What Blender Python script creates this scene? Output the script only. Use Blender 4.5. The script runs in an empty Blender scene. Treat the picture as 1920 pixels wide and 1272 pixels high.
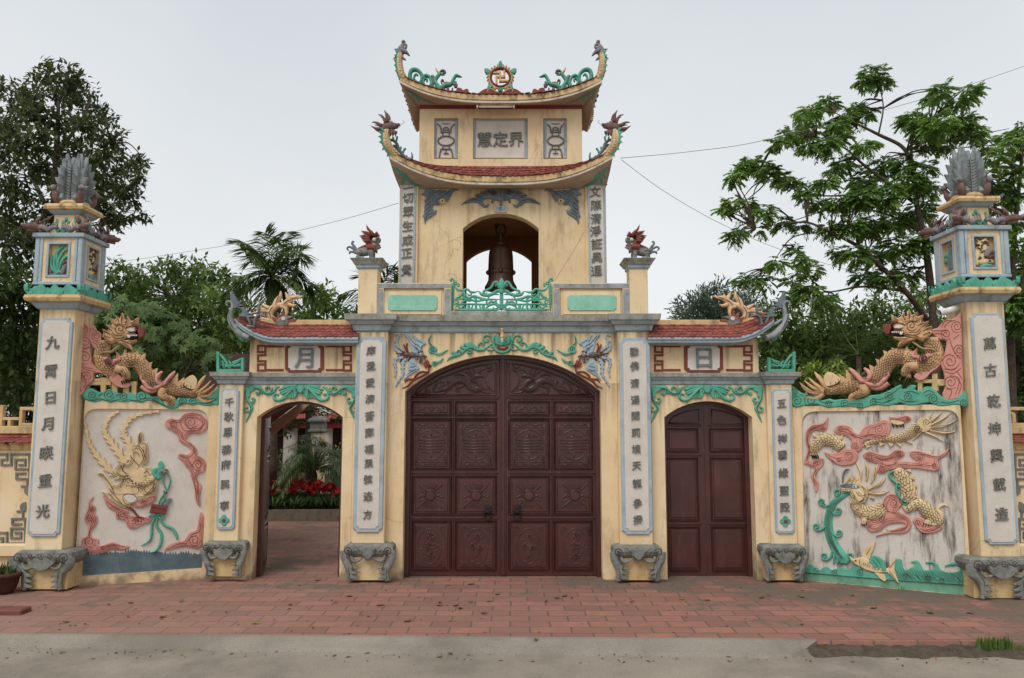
import bpy, bmesh, math, random
import numpy as np
from math import sin, cos, pi, radians, sqrt, atan2
from mathutils import Vector, Matrix, noise
from mathutils.geometry import tessellate_polygon
random.seed(7)
SC = bpy.context.scene
COL = SC.collection
# ---------------------------------------------------------------- camera
PITCH, EYE, FPX = radians(6.2), 1.7, 1493.0
cam = bpy.data.cameras.new('camera'); cam.lens = 28.0; cam.sensor_width = 36.0; cam.sensor_fit = 'HORIZONTAL'
cam.clip_start = 0.1; cam.clip_end = 2000
camo = bpy.data.objects.new('camera', cam); COL.objects.link(camo)
camo.location = (0, 0, EYE); camo.rotation_euler = (pi/2 + PITCH, 0, 0); SC.camera = camo
# ---------------------------------------------------------------- world, sun
SUN_EL, SUN_AZ = radians(52), radians(205)   # azimuth clockwise from +Y: behind the camera, to its left
w = bpy.data.worlds.new('World'); SC.world = w; w.use_nodes = True
nt = w.node_tree; bg = nt.nodes['Background']
sky = nt.nodes.new('ShaderNodeTexSky'); sky.sky_type = 'NISHITA'; sky.sun_disc = False
sky.sun_elevation = SUN_EL; sky.sun_rotation = SUN_AZ; sky.air_density = 1.0; sky.dust_density = 4.0; sky.ozone_density = 1.0
hs = nt.nodes.new('ShaderNodeHueSaturation'); hs.inputs['Saturation'].default_value = 0.12
mx = nt.nodes.new('ShaderNodeMix'); mx.data_type = 'RGBA'; mx.inputs[0].default_value = 0.8
mx.inputs[7].default_value = (8.3, 8.6, 8.85, 1)       # even cloud layer
tcw = nt.nodes.new('ShaderNodeTexCoord'); sxw = nt.nodes.new('ShaderNodeSeparateXYZ'); nt.links.new(tcw.outputs['Generated'], sxw.inputs[0])
nzw = nt.nodes.new('ShaderNodeTexNoise'); nzw.inputs['Scale'].default_value = 2.2; nzw.inputs['Detail'].default_value = 4; nt.links.new(tcw.outputs['Generated'], nzw.inputs['Vector'])
mrw = nt.nodes.new('ShaderNodeMapRange'); mrw.inputs[1].default_value = 0.08; mrw.inputs[2].default_value = 0.62; nt.links.new(sxw.outputs['Z'], mrw.inputs[0])
mrn = nt.nodes.new('ShaderNodeMapRange'); mrn.inputs[1].default_value = 0.3; mrn.inputs[2].default_value = 0.7; mrn.inputs[3].default_value = -0.22; mrn.inputs[4].default_value = 0.22; nt.links.new(nzw.outputs[0], mrn.inputs[0])
adw = nt.nodes.new('ShaderNodeMath'); adw.operation = 'ADD'; adw.use_clamp = True; nt.links.new(mrw.outputs[0], adw.inputs[0]); nt.links.new(mrn.outputs[0], adw.inputs[1])
cmx = nt.nodes.new('ShaderNodeMix'); cmx.data_type = 'RGBA'; cmx.inputs[6].default_value = (8.5, 8.75, 8.9, 1); cmx.inputs[7].default_value = (6.3, 6.75, 7.2, 1)
nt.links.new(adw.outputs[0], cmx.inputs[0]); nt.links.new(cmx.outputs[2], mx.inputs[7])
nt.links.new(sky.outputs[0], hs.inputs['Color']); nt.links.new(hs.outputs[0], mx.inputs[6])
nt.links.new(mx.outputs[2], bg.inputs[0]); bg.inputs[1].default_value = 0.1
sl = bpy.data.lights.new('sun', 'SUN'); sl.energy = 1.45; sl.angle = radians(30); sl.color = (1, 0.98, 0.95)
slo = bpy.data.objects.new('sun', sl); COL.objects.link(slo)
sd = Vector((sin(SUN_AZ)*cos(SUN_EL), cos(SUN_AZ)*cos(SUN_EL), sin(SUN_EL)))
slo.rotation_euler = (-sd).to_track_quat('-Z', 'Y').to_euler(); slo.location = sd*40
SC.view_settings.view_transform = 'Standard'; SC.view_settings.look = 'None'
SC.view_settings.exposure = 0.2; SC.view_settings.gamma = 1.0; SC.view_settings.use_curve_mapping = False
try:
    SC.cycles.max_bounces = 6; SC.cycles.diffuse_bounces = 3; SC.cycles.transparent_max_bounces = 8
    SC.cycles.use_denoising = True
except Exception: pass
# ---------------------------------------------------------------- measuring helpers
FWD, UP = Vector((0, cos(PITCH), sin(PITCH))), Vector((0, -sin(PITCH), cos(PITCH)))
def ray(px, py):
    return FWD + Vector(((px-960)/FPX, 0, 0)) + UP*((636-py)/FPX)
def at(px, py, Y):
    d = ray(px, py); t = Y/d.y
    return Vector((d.x*t, Y, EYE + d.z*t))
def X(px, py, Y): return at(px, py, Y).x
def Zh(py, Y): return at(960, py, Y).z
def ground_y(py): 
    d = ray(960, py); return -EYE/d.z*d.y
class Pl:                       # an upright plane: u along it, n out of it towards the viewer
    def __init__(s, O, u):
        s.O = Vector(O); s.u = Vector(u).normalized(); s.n = Vector((s.u.y, -s.u.x, 0))
    def hit(s, p):
        d = ray(p[0], p[1]); e = Vector((0, 0, EYE))
        t = (s.O-e).dot(s.n)/d.dot(s.n); q = e + d*t - s.O
        return Vector((q.dot(s.u), q.z))
    def w(s, a, b, d=0.0): return s.O + s.u*a + Vector((0, 0, b)) + s.n*d
    def k(s, p):                # metres per photo pixel here
        return (s.hit((p[0]+0.5, p[1])) - s.hit((p[0]-0.5, p[1]))).length
def PY(Y): return Pl((0, Y, 0), (1, 0, 0))
def Zm(x0, y0, s): return lambda pts: [(x0+p[0]/s, y0+p[1]/s) + tuple(p[2:]) for p in pts]
# ---------------------------------------------------------------- materials
def srgb(r, g, b):
    f = lambda c: (c/255/12.92 if c/255 <= 0.04045 else ((c/255+0.055)/1.055)**2.4)
    return (f(r), f(g), f(b), 1)
def mat(name, col, col2=None, scale=6.0, amt=0.5, dirt=None, dirt_amt=0.0, streak=0.0, rough=0.85, bump=0.15, bscale=60, crack=False, streaky=False, island=0.0, runs=False, spec=0.3):
    m = bpy.data.materials.new(name); m.use_nodes = True
    t = m.node_tree; N = t.nodes.new; L = t.links.new
    bs = t.nodes['Principled BSDF']; bs.inputs['Roughness'].default_value = rough
    bs.inputs['Specular IOR Level'].default_value = spec
    tc = N('ShaderNodeTexCoord')
    n1 = N('ShaderNodeTexNoise'); n1.inputs['Scale'].default_value = scale; n1.inputs['Detail'].default_value = 6; n1.inputs['Roughness'].default_value = 0.65
    L(tc.outputs['Object'], n1.inputs['Vector'])
    r1 = N('ShaderNodeMapRange'); r1.inputs[1].default_value = 0.35; r1.inputs[2].default_value = 0.7
    L(n1.outputs[0], r1.inputs[0])
    mm = N('ShaderNodeMath'); mm.operation = 'MULTIPLY'; mm.inputs[1].default_value = amt; L(r1.outputs[0], mm.inputs[0])
    if island:                # each tile fired a little differently
        gi = N('ShaderNodeNewGeometry'); mi = N('ShaderNodeMath'); mi.operation = 'MULTIPLY'; mi.inputs[1].default_value = island; L(gi.outputs['Random Per Island'], mi.inputs[0])
        ma = N('ShaderNodeMath'); ma.operation = 'ADD'; ma.use_clamp = True; L(mm.outputs[0], ma.inputs[0]); L(mi.outputs[0], ma.inputs[1]); mm = ma
    m1 = N('ShaderNodeMix'); m1.data_type = 'RGBA'; m1.inputs[6].default_value = srgb(*col)
    m1.inputs[7].default_value = srgb(*(col2 or [max(0, c*0.82) for c in col])); L(mm.outputs[0], m1.inputs[0])
    out = m1.outputs[2]
    if dirt_amt > 0:
        mp = N('ShaderNodeMapping'); mp.inputs['Scale'].default_value = (5, 5, 5*(1-0.88*streak)) ; L(tc.outputs['Object'], mp.inputs[0])
        n2 = N('ShaderNodeTexNoise'); n2.inputs['Scale'].default_value = 1.6; n2.inputs['Detail'].default_value = 8; n2.inputs['Roughness'].default_value = 0.7
        L(mp.outputs[0], n2.inputs['Vector'])
        r2 = N('ShaderNodeMapRange'); r2.inputs[1].default_value = 0.5 if streaky else 0.52; r2.inputs[2].default_value = 0.68 if streaky else 0.78; L(n2.outputs[0], r2.inputs[0])
        m3 = N('ShaderNodeMath'); m3.operation = 'MULTIPLY'; m3.inputs[1].default_value = dirt_amt; L(r2.outputs[0], m3.inputs[0])
        m2 = N('ShaderNodeMix'); m2.data_type = 'RGBA'; m2.inputs[7].default_value = srgb(*(dirt or (70, 62, 55)))
        L(m3.outputs[0], m2.inputs[0]); L(out, m2.inputs[6]); out = m2.outputs[2]
    if crack:
        nv = N('ShaderNodeTexNoise'); nv.inputs['Scale'].default_value = 2.2; nv.inputs['Detail'].default_value = 5; L(tc.outputs['Object'], nv.inputs['Vector'])
        vs_ = N('ShaderNodeVectorMath'); vs_.operation = 'SCALE'; vs_.inputs[3].default_value = 0.5; L(nv.outputs[1], vs_.inputs[0])
        va = N('ShaderNodeVectorMath'); va.operation = 'ADD'; L(tc.outputs['Object'], va.inputs[0]); L(vs_.outputs[0], va.inputs[1])
        vo = N('ShaderNodeTexVoronoi'); vo.feature = 'DISTANCE_TO_EDGE'; vo.inputs['Scale'].default_value = 1.1; L(va.outputs[0], vo.inputs['Vector'])
        r5 = N('ShaderNodeMapRange'); r5.inputs[1].default_value = 0.0; r5.inputs[2].default_value = 0.006; r5.inputs[3].default_value = 0.5; r5.inputs[4].default_value = 0.0; L(vo.outputs[0], r5.inputs[0])
        n6 = N('ShaderNodeTexNoise'); n6.inputs['Scale'].default_value = 1.3; L(tc.outputs['Object'], n6.inputs['Vector'])
        r6 = N('ShaderNodeMapRange'); r6.inputs[1].default_value = 0.5; r6.inputs[2].default_value = 0.58; L(n6.outputs[0], r6.inputs[0])
        m7 = N('ShaderNodeMath'); m7.operation = 'MULTIPLY'; L(r5.outputs[0], m7.inputs[0]); L(r6.outputs[0], m7.inputs[1])
        m8 = N('ShaderNodeMix'); m8.data_type = 'RGBA'; m8.inputs[7].default_value = srgb(112, 84, 60); L(m7.outputs[0], m8.inputs[0]); L(out, m8.inputs[6]); out = m8.outputs[2]
        # pale lime patches where the wash has worn through
        n9 = N('ShaderNodeTexNoise'); n9.inputs['Scale'].default_value = 0.9; n9.inputs['Detail'].default_value = 7; L(tc.outputs['Object'], n9.inputs['Vector'])
        r9 = N('ShaderNodeMapRange'); r9.inputs[1].default_value = 0.56; r9.inputs[2].default_value = 0.74; r9.inputs[4].default_value = 0.55; L(n9.outputs[0], r9.inputs[0])
        m9 = N('ShaderNodeMix'); m9.data_type = 'RGBA'; m9.inputs[7].default_value = srgb(226, 212, 184); L(r9.outputs[0], m9.inputs[0]); L(out, m9.inputs[6]); out = m9.outputs[2]
    if runs:                  # rain runs under the ledges and splashed mud at the foot, broken up by noise
        sz = N('ShaderNodeSeparateXYZ'); L(tc.outputs['Object'], sz.inputs[0])
        mpr = N('ShaderNodeMapping'); mpr.inputs['Scale'].default_value = (14, 14, 0.7); L(tc.outputs['Object'], mpr.inputs[0])
        nr = N('ShaderNodeTexNoise'); nr.inputs['Scale'].default_value = 1.0; nr.inputs['Detail'].default_value = 6; L(mpr.outputs[0], nr.inputs['Vector'])
        nf = N('ShaderNodeTexNoise'); nf.inputs['Scale'].default_value = 5.0; nf.inputs['Detail'].default_value = 8; L(tc.outputs['Object'], nf.inputs['Vector'])
        def amount(src, lo, hi, zfar, znear, top, col, k):
            nonlocal out
            a = N('ShaderNodeMapRange'); a.inputs[1].default_value = zfar; a.inputs[2].default_value = znear; a.inputs[3].default_value = -0.2; a.inputs[4].default_value = 0.1; L(sz.outputs['Z'], a.inputs[0])
            b1 = N('ShaderNodeMath'); b1.operation = 'ADD'; L(src, b1.inputs[0]); L(a.outputs[0], b1.inputs[1])
            c = N('ShaderNodeMapRange'); c.inputs[1].default_value = lo; c.inputs[2].default_value = hi; c.inputs[4].default_value = k; L(b1.outputs[0], c.inputs[0]); f = c.outputs[0]
            if top is not None:
                g = N('ShaderNodeMath'); g.operation = 'LESS_THAN'; g.inputs[1].default_value = top; L(sz.outputs['Z'], g.inputs[0]); h = N('ShaderNodeMath'); h.operation = 'MULTIPLY'; L(f, h.inputs[0]); L(g.outputs[0], h.inputs[1]); f = h.outputs[0]
            x = N('ShaderNodeMix'); x.data_type = 'RGBA'; x.inputs[7].default_value = srgb(*col); L(f, x.inputs[0]); L(out, x.inputs[6]); out = x.outputs[2]
        for zl in (Zh(722, 9.08), Zh(625, 9.08), Zh(581, 8.5), Zh(355, 9.7)): amount(nr.outputs[0], 0.5, 0.72, zl-0.75, zl, zl+0.02, (124, 104, 82), 0.55)
        amount(nf.outputs[0], 0.5, 0.66, 0.42, 0.0, None, (112, 96, 78), 0.75)
    L(out, bs.inputs['Base Color'])
    n4 = N('ShaderNodeTexNoise'); n4.inputs['Scale'].default_value = bscale; n4.inputs['Detail'].default_value = 4; L(tc.outputs['Object'], n4.inputs['Vector'])
    bp = N('ShaderNodeBump'); bp.inputs['Strength'].default_value = bump; bp.inputs['Distance'].default_value = 0.02
    L(n4.outputs[0], bp.inputs['Height']); L(bp.outputs[0], bs.inputs['Normal'])
    return m
M = {}
M['yellow'] = mat('ochre_plaster', (230, 207, 168), (214, 185, 143), 1.6, 1.0, (118, 96, 76), 0.68, 0.85, bump=0.15, crack=True, runs=True)
M['yellow_dirty'] = mat('stained_ochre_plaster', (210, 182, 134), (184, 150, 104), 3, 0.8, (80, 70, 60), 0.8, 0.6, bump=0.25, crack=True)
M['blue'] = mat('blue_grey_paint', (168, 182, 188), (148, 164, 172), 7, 0.9, (96, 92, 86), 0.55, 0.3)
M['cornice'] = mat('grey_blue_cornice', (164, 178, 182), (142, 156, 160), 6, 0.9, (70, 66, 58), 0.8, 0.6, bump=0.25)
M['cornice_top'] = mat('stained_concrete_top', (168, 168, 158), (128, 126, 116), 9, 1.0, (50, 46, 40), 0.95, 0.7, bump=0.4)
M['white'] = mat('off_white_plaster', (212, 203, 192), (196, 186, 174), 3, 0.8, (140, 126, 112), 0.35, 0.2)
M['glyph'] = mat('grey_relief_paint', (126, 124, 116), (94, 94, 90), 20, 0.8, (60, 58, 54), 0.4, 0)
M['blade'] = mat('slate_relief_paint', (120, 130, 134), (90, 100, 106), 14, 0.9, (66, 64, 62), 0.5, 0)
M['finial'] = mat('pale_weathered_relief', (146, 152, 152), (112, 120, 122), 14, 0.9, (66, 64, 60), 0.65, 0.3)
M['stone'] = mat('weathered_grey_stone', (138, 138, 130), (98, 100, 96), 12, 1.0, (48, 44, 40), 0.75, 0, bump=0.35)
M['line'] = mat('groove_shade_dirt_line', (84, 66, 54), (62, 50, 44), 20, 0.8)  # shade and dirt of the relief grooves, painted as dark raised strokes
M['pinkline'] = mat('pink_shadow_line', (146, 84, 74), (120, 70, 62), 20, 0.8)
M['pink'] = mat('salmon_pink_paint', (212, 154, 140), (190, 128, 114), 6, 0.9, (124, 100, 90), 0.5, 0.3)
M['green'] = mat('jade_green_paint', (98, 172, 148), (76, 146, 124), 8, 0.9, (70, 92, 82), 0.5, 0.2)
M['paleg'] = mat('pale_green_panel', (128, 184, 160), (156, 202, 182), 9, 1.0, (104, 160, 138), 0.5, 0)
M['cream'] = mat('cream_relief_paint', (222, 198, 156), (200, 170, 126), 8, 0.9, (122, 98, 74), 0.45, 0.2)
M['orange'] = mat('ochre_brown_dragon', (216, 176, 132), (186, 144, 104), 12, 0.9, (92, 76, 64), 0.75, 0.1)
M['red'] = mat('oxblood_paint', (132, 70, 60), (112, 58, 50), 8, 0.8, (80, 50, 46), 0.4, 0.2)
M['maroon'] = mat('mauve_brown_paint', (128, 98, 92), (96, 72, 68), 16, 0.9, (60, 52, 50), 0.5, 0)
M['antler'] = mat('peach_relief_paint', (222, 190, 150), (196, 158, 118), 10, 0.9, (120, 92, 72), 0.5, 0)
M['redlion'] = mat('faded_red_paint', (146, 82, 70), (116, 68, 60), 14, 0.9, (86, 62, 54), 0.5, 0)
M['tile'] = mat('red_clay_tile', (158, 88, 74), (112, 56, 50), 12, 0.6, (70, 52, 46), 0.75, 0, rough=0.75, island=0.6)
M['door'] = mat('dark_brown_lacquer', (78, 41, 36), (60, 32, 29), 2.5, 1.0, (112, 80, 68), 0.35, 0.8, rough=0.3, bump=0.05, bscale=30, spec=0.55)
M['iron'] = mat('black_iron', (44, 34, 32), (32, 26, 24), 20, 0.6, rough=0.5)
M['bronze'] = mat('dark_bronze', (92, 62, 46), (64, 42, 32), 9, 0.9, (40, 30, 26), 0.5, 0.2, rough=0.55, spec=0.5)
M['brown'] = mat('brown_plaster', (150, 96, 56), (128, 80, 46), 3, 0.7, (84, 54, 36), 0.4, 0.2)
M['bluewing'] = mat('pale_blue_relief', (160, 180, 190), (136, 158, 170), 9, 0.8, (96, 100, 104), 0.35, 0)
M['greyrelief'] = mat('mauve_grey_relief', (140, 132, 134), (108, 102, 106), 18, 0.9, (74, 66, 66), 0.5, 0)
M['ridge'] = mat('grey_ridge_plaster', (164, 168, 166), (122, 126, 126), 9, 1.0, (54, 50, 46), 0.75, 0.3, bump=0.3)
M['black'] = mat('dark_cavity', (30, 26, 24))
M['lampwhite'] = mat('white_enamel', (226, 224, 218), rough=0.4)
M['fascia'] = mat('ochre_fascia', (218, 190, 142), (194, 158, 110), 4, 0.9, (50, 40, 34), 0.95, 0.35, streaky=True)
M['bead'] = mat('pale_fascia_bead', (212, 202, 186), (188, 174, 154), 6, 0.9, (60, 48, 40), 0.8, 0.3)
M['soffit'] = mat('beige_soffit', (190, 166, 146), (170, 146, 128), 5, 0.9, (110, 90, 76), 0.3, 0)
# ---------------------------------------------------------------- object helpers
ORG = {}
def inset(pts, e, frac=0.38):
    """anticlockwise outline moved inwards by e, less where the shape is thin"""
    P = np.array([p[:2] for p in pts], float); n = len(P); A = P; C = np.roll(P, -1, 0); Bk = np.roll(P, 1, 0)
    t1 = A-Bk; t2 = C-A; l1 = np.linalg.norm(t1, axis=1)+1e-12; l2 = np.linalg.norm(t2, axis=1)+1e-12; t1 /= l1[:, None]; t2 /= l2[:, None]
    q = np.stack([-(t1[:, 1]+t2[:, 1]), t1[:, 0]+t2[:, 0]], 1); l = np.linalg.norm(q, axis=1); ok = l > 0.3; q[ok] /= l[ok][:, None]; q[~ok] = 0
    # distance along the inward normal to the far side
    d = C-A; den = q[:, None, 0]*d[None, :, 1]-q[:, None, 1]*d[None, :, 0]; w = A[None]-A[:, None]
    with np.errstate(divide='ignore', invalid='ignore'):
        tt = (w[..., 0]*d[None, :, 1]-w[..., 1]*d[None, :, 0])/den; uu = (w[..., 0]*q[:, None, 1]-w[..., 1]*q[:, None, 0])/den
    tt[~np.isfinite(tt)] = 1e9; bad = (tt < 1e-6) | (uu < -0.01) | (uu > 1.01); tt[bad] = 1e9
    i = np.arange(n); tt[i, i] = 1e9; tt[i, (i-1) % n] = 1e9
    far = tt.min(1); m = np.minimum(np.minimum(e/np.maximum(l/2, 0.62), far*frac), e*1.6)
    return [tuple(v) for v in A+q*m[:, None]]
def thing(name, label, cat, loc=(0, 0, 0), group=None):
    o = bpy.data.objects.new(name, None); o.empty_display_size = 0.2; COL.objects.link(o); o.location = loc
    o['label'] = label; o['category'] = cat; o['kind'] = 'thing'
    if group: o['group'] = group
    ORG[o.name] = Vector(loc); return o
def tag(o, label=None, cat=None, group=None, kind=None):
    if label: o['label'] = label
    if cat: o['category'] = cat
    if group: o['group'] = group
    if kind: o['kind'] = kind
    return o
class B:
    """collects shapes in world metres, then links them as ONE mesh object"""
    def __init__(s): s.bm = bmesh.new(); s.off = 0.0
    def mark(s, f0, m):
        if m:
            s.bm.faces.ensure_lookup_table()
            for f in s.bm.faces[f0:]: f.material_index = m
    def face(s, pts, m=0):
        f = s.bm.faces.new([s.bm.verts.new(p) for p in pts]); f.material_index = m; return f
    def box(s, x0, x1, y0, y1, z0, z1, m=0, bev=0.006):
        return s.loft(x0, x1, y0, y1, [(z0, 0), (z1, 0)], m, bev)
    def loft(s, x0, x1, y0, y1, prof, m=0, bev=0.0, ms=None):
        """rings of a rectangle grown by p at height z"""
        if x0 > x1: x0, x1 = x1, x0
        f0 = len(s.bm.faces); rings = []
        for z, p in prof:
            rings.append([s.bm.verts.new(v) for v in ((x0-p, y0-p, z), (x1+p, y0-p, z), (x1+p, y1+p, z), (x0-p, y1+p, z))])
        fs = []
        for k, (a, b) in enumerate(zip(rings, rings[1:])):
            for i in range(4):
                f = s.bm.faces.new((a[i], a[(i+1) % 4], b[(i+1) % 4], b[i])); f.material_index = ms[k] if ms else m; fs.append(f)
        f1 = s.bm.faces.new(rings[0][::-1]); f2 = s.bm.faces.new(rings[-1])
        f1.material_index = f2.material_index = (ms[-1] if ms else m)
        if bev > 0:
            es = list({e for f in (f1, f2) for e in f.edges} | {e for f in fs for e in f.edges})
            bmesh.ops.bevel(s.bm, geom=es, offset=bev, segments=1, affect='EDGES', clamp_overlap=True)
    def prism(s, pts, y0, y1, m=0, cap_back=True):
        """outline of (x, z) points pushed from y0 back to y1"""
        a = [s.bm.verts.new((p[0], y0, p[1])) for p in pts]; b = [s.bm.verts.new((p[0], y1, p[1])) for p in pts]
        n = len(pts); fs = [s.bm.faces.new(a)]
        if cap_back: fs.append(s.bm.faces.new(b[::-1]))
        for i in range(n): fs.append(s.bm.faces.new((a[i], b[i], b[(i+1) % n], a[(i+1) % n])))
        for f in fs: f.material_index = m
    def slab(s, pts, pl, d0, d1, bev=0.004, m=0, back=False):
        """outline of plane coordinates, from depth d0 out to d1, its front edge chamfered"""
        n = len(pts)
        if n < 3: return
        ar = sum(pts[i][0]*pts[(i+1) % n][1]-pts[(i+1) % n][0]*pts[i][1] for i in range(n))
        if ar < 0: pts = pts[::-1]
        def ins(e): return inset(pts, e)
        rings = [(pts, d0), (pts, d1-bev)] + ([(ins(bev), d1)] if bev else [])
        if back and bev: rings = [(ins(bev), d0)] + [(pts, d0+bev)] + rings[1:]
        vs = [[s.bm.verts.new(pl.w(p[0], p[1], d)) for p in r] for r, d in rings]
        for a, b in zip(vs, vs[1:]):
            for i in range(n):
                f = s.bm.faces.new((a[i], a[(i+1) % n], b[(i+1) % n], b[i])); f.material_index = m
        for vv in ([vs[-1]] + ([vs[0]] if back else [])):
            if n <= 8:
                f = s.bm.faces.new(vv); f.material_index = m; continue
            loc = rings[-1][0] if vv is vs[-1] else rings[0][0]
            for tri in tessellate_polygon([[Vector((p[0], p[1], 0)) for p in loc]]):
                try: f = s.bm.faces.new([vv[i] for i in tri]); f.material_index = m
                except ValueError: pass
    def strip(s, pts, ws, pl, d0, h, m=0, back=False, seg=2):
        """a rounded band along plane points with half widths ws"""
        n = len(pts); rows = []
        prof = [(-1, 0), (-0.72, 0.72), (0, 1), (0.72, 0.72), (1, 0)]
        if seg == 1: prof = [(-1, 0), (0, 1), (1, 0)]
        if back: prof = prof + [(0.72, -0.72), (0, -1), (-0.72, -0.72)]
        for i in range(n):
            a = Vector(pts[max(i-1, 0)][:2]); c = Vector(pts[min(i+1, n-1)][:2]); t = c-a
            if t.length < 1e-8: t = Vector((1, 0))
            t.normalize(); q = Vector((-t.y, t.x)); b = Vector(pts[i][:2]); wv = ws[i]
            hh = h*min(1, wv/(max(ws)+1e-9)*1.0+0.15)
            rows.append([s.bm.verts.new(pl.w(*(b+q*(o*wv)), d0 + e*hh)) for o, e in prof])
        k = len(prof)
        for a, b in zip(rows, rows[1:]):
            for i in range(k if back else k-1):
                f = s.bm.faces.new((a[i], b[i], b[(i+1) % k], a[(i+1) % k])); f.material_index = m; f.smooth = True
        for r in (rows[0][::-1], rows[-1]):
            f = s.bm.faces.new(r); f.material_index = m
    def tube(s, pts, rs, m=0, n=8, cap=True):
        rows = []; up = Vector((0.13, 0.2, 1)).normalized()
        for i, p in enumerate(pts):
            a = Vector(pts[max(i-1, 0)]); c = Vector(pts[min(i+1, len(pts)-1)]); t = (c-a).normalized()
            x = t.cross(up)
            if x.length < 0.05: x = t.cross(Vector((1, 0, 0)))
            x.normalize(); y = t.cross(x); r = rs[i] if isinstance(rs, (list, tuple)) else rs
            rows.append([s.bm.verts.new(Vector(p) + (x*cos(2*pi*j/n)+y*sin(2*pi*j/n))*r) for j in range(n)])
        for a, b in zip(rows, rows[1:]):
            for j in range(n):
                f = s.bm.faces.new((a[j], a[(j+1) % n], b[(j+1) % n], b[j])); f.material_index = m; f.smooth = True
        if cap:
            for r in (rows[0][::-1], rows[-1]): f = s.bm.faces.new(r); f.material_index = m
    def lathe(s, c, prof, n=24, m=0):
        rows = [[s.bm.verts.new((c[0]+r*cos(2*pi*j/n), c[1]+r*sin(2*pi*j/n), c[2]+z)) for j in range(n)] for r, z in prof]
        for a, b in zip(rows, rows[1:]):
            for j in range(n):
                f = s.bm.faces.new((a[j], a[(j+1) % n], b[(j+1) % n], b[j])); f.material_index = m; f.smooth = True
        for r in (rows[0][::-1], rows[-1]): s.bm.faces.new(r).material_index = m
    def ball(s, c, r, m=0, sub=2, mtx=None):
        f0 = len(s.bm.faces)
        mt = Matrix.Translation(c) @ (mtx or Matrix()) @ Matrix.Diagonal((r if isinstance(r, (int, float)) else r[0], r if isinstance(r, (int, float)) else r[1], r if isinstance(r, (int, float)) else r[2], 1))
        g = bmesh.ops.create_icosphere(s.bm, subdivisions=sub, radius=1, matrix=mt)
        for v in g['verts']:
            for f in v.link_faces: f.material_index = m; f.smooth = True
    def obj(s, name, mats, parent=None, kind=None, smooth=False, autosmooth=None, fixn=True):
        me = bpy.data.meshes.new(name)
        if fixn: bmesh.ops.recalc_face_normals(s.bm, faces=s.bm.faces)
        if smooth:
            for f in s.bm.faces: f.smooth = True
        s.bm.to_mesh(me); s.bm.free()
        for m_ in (mats if isinstance(mats, (list, tuple)) else [mats]): me.materials.append(M[m_] if isinstance(m_, str) else m_)
        o = bpy.data.objects.new(name, me); COL.objects.link(o)
        if parent is not None:
            o.parent = parent; org = ORG[parent.name]; ORG[o.name] = org
            o.matrix_parent_inverse = Matrix.Translation(-org) if parent.type == 'EMPTY' else Matrix()
        else: ORG[o.name] = Vector((0, 0, 0))
        if kind: o['kind'] = kind
        return o
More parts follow.
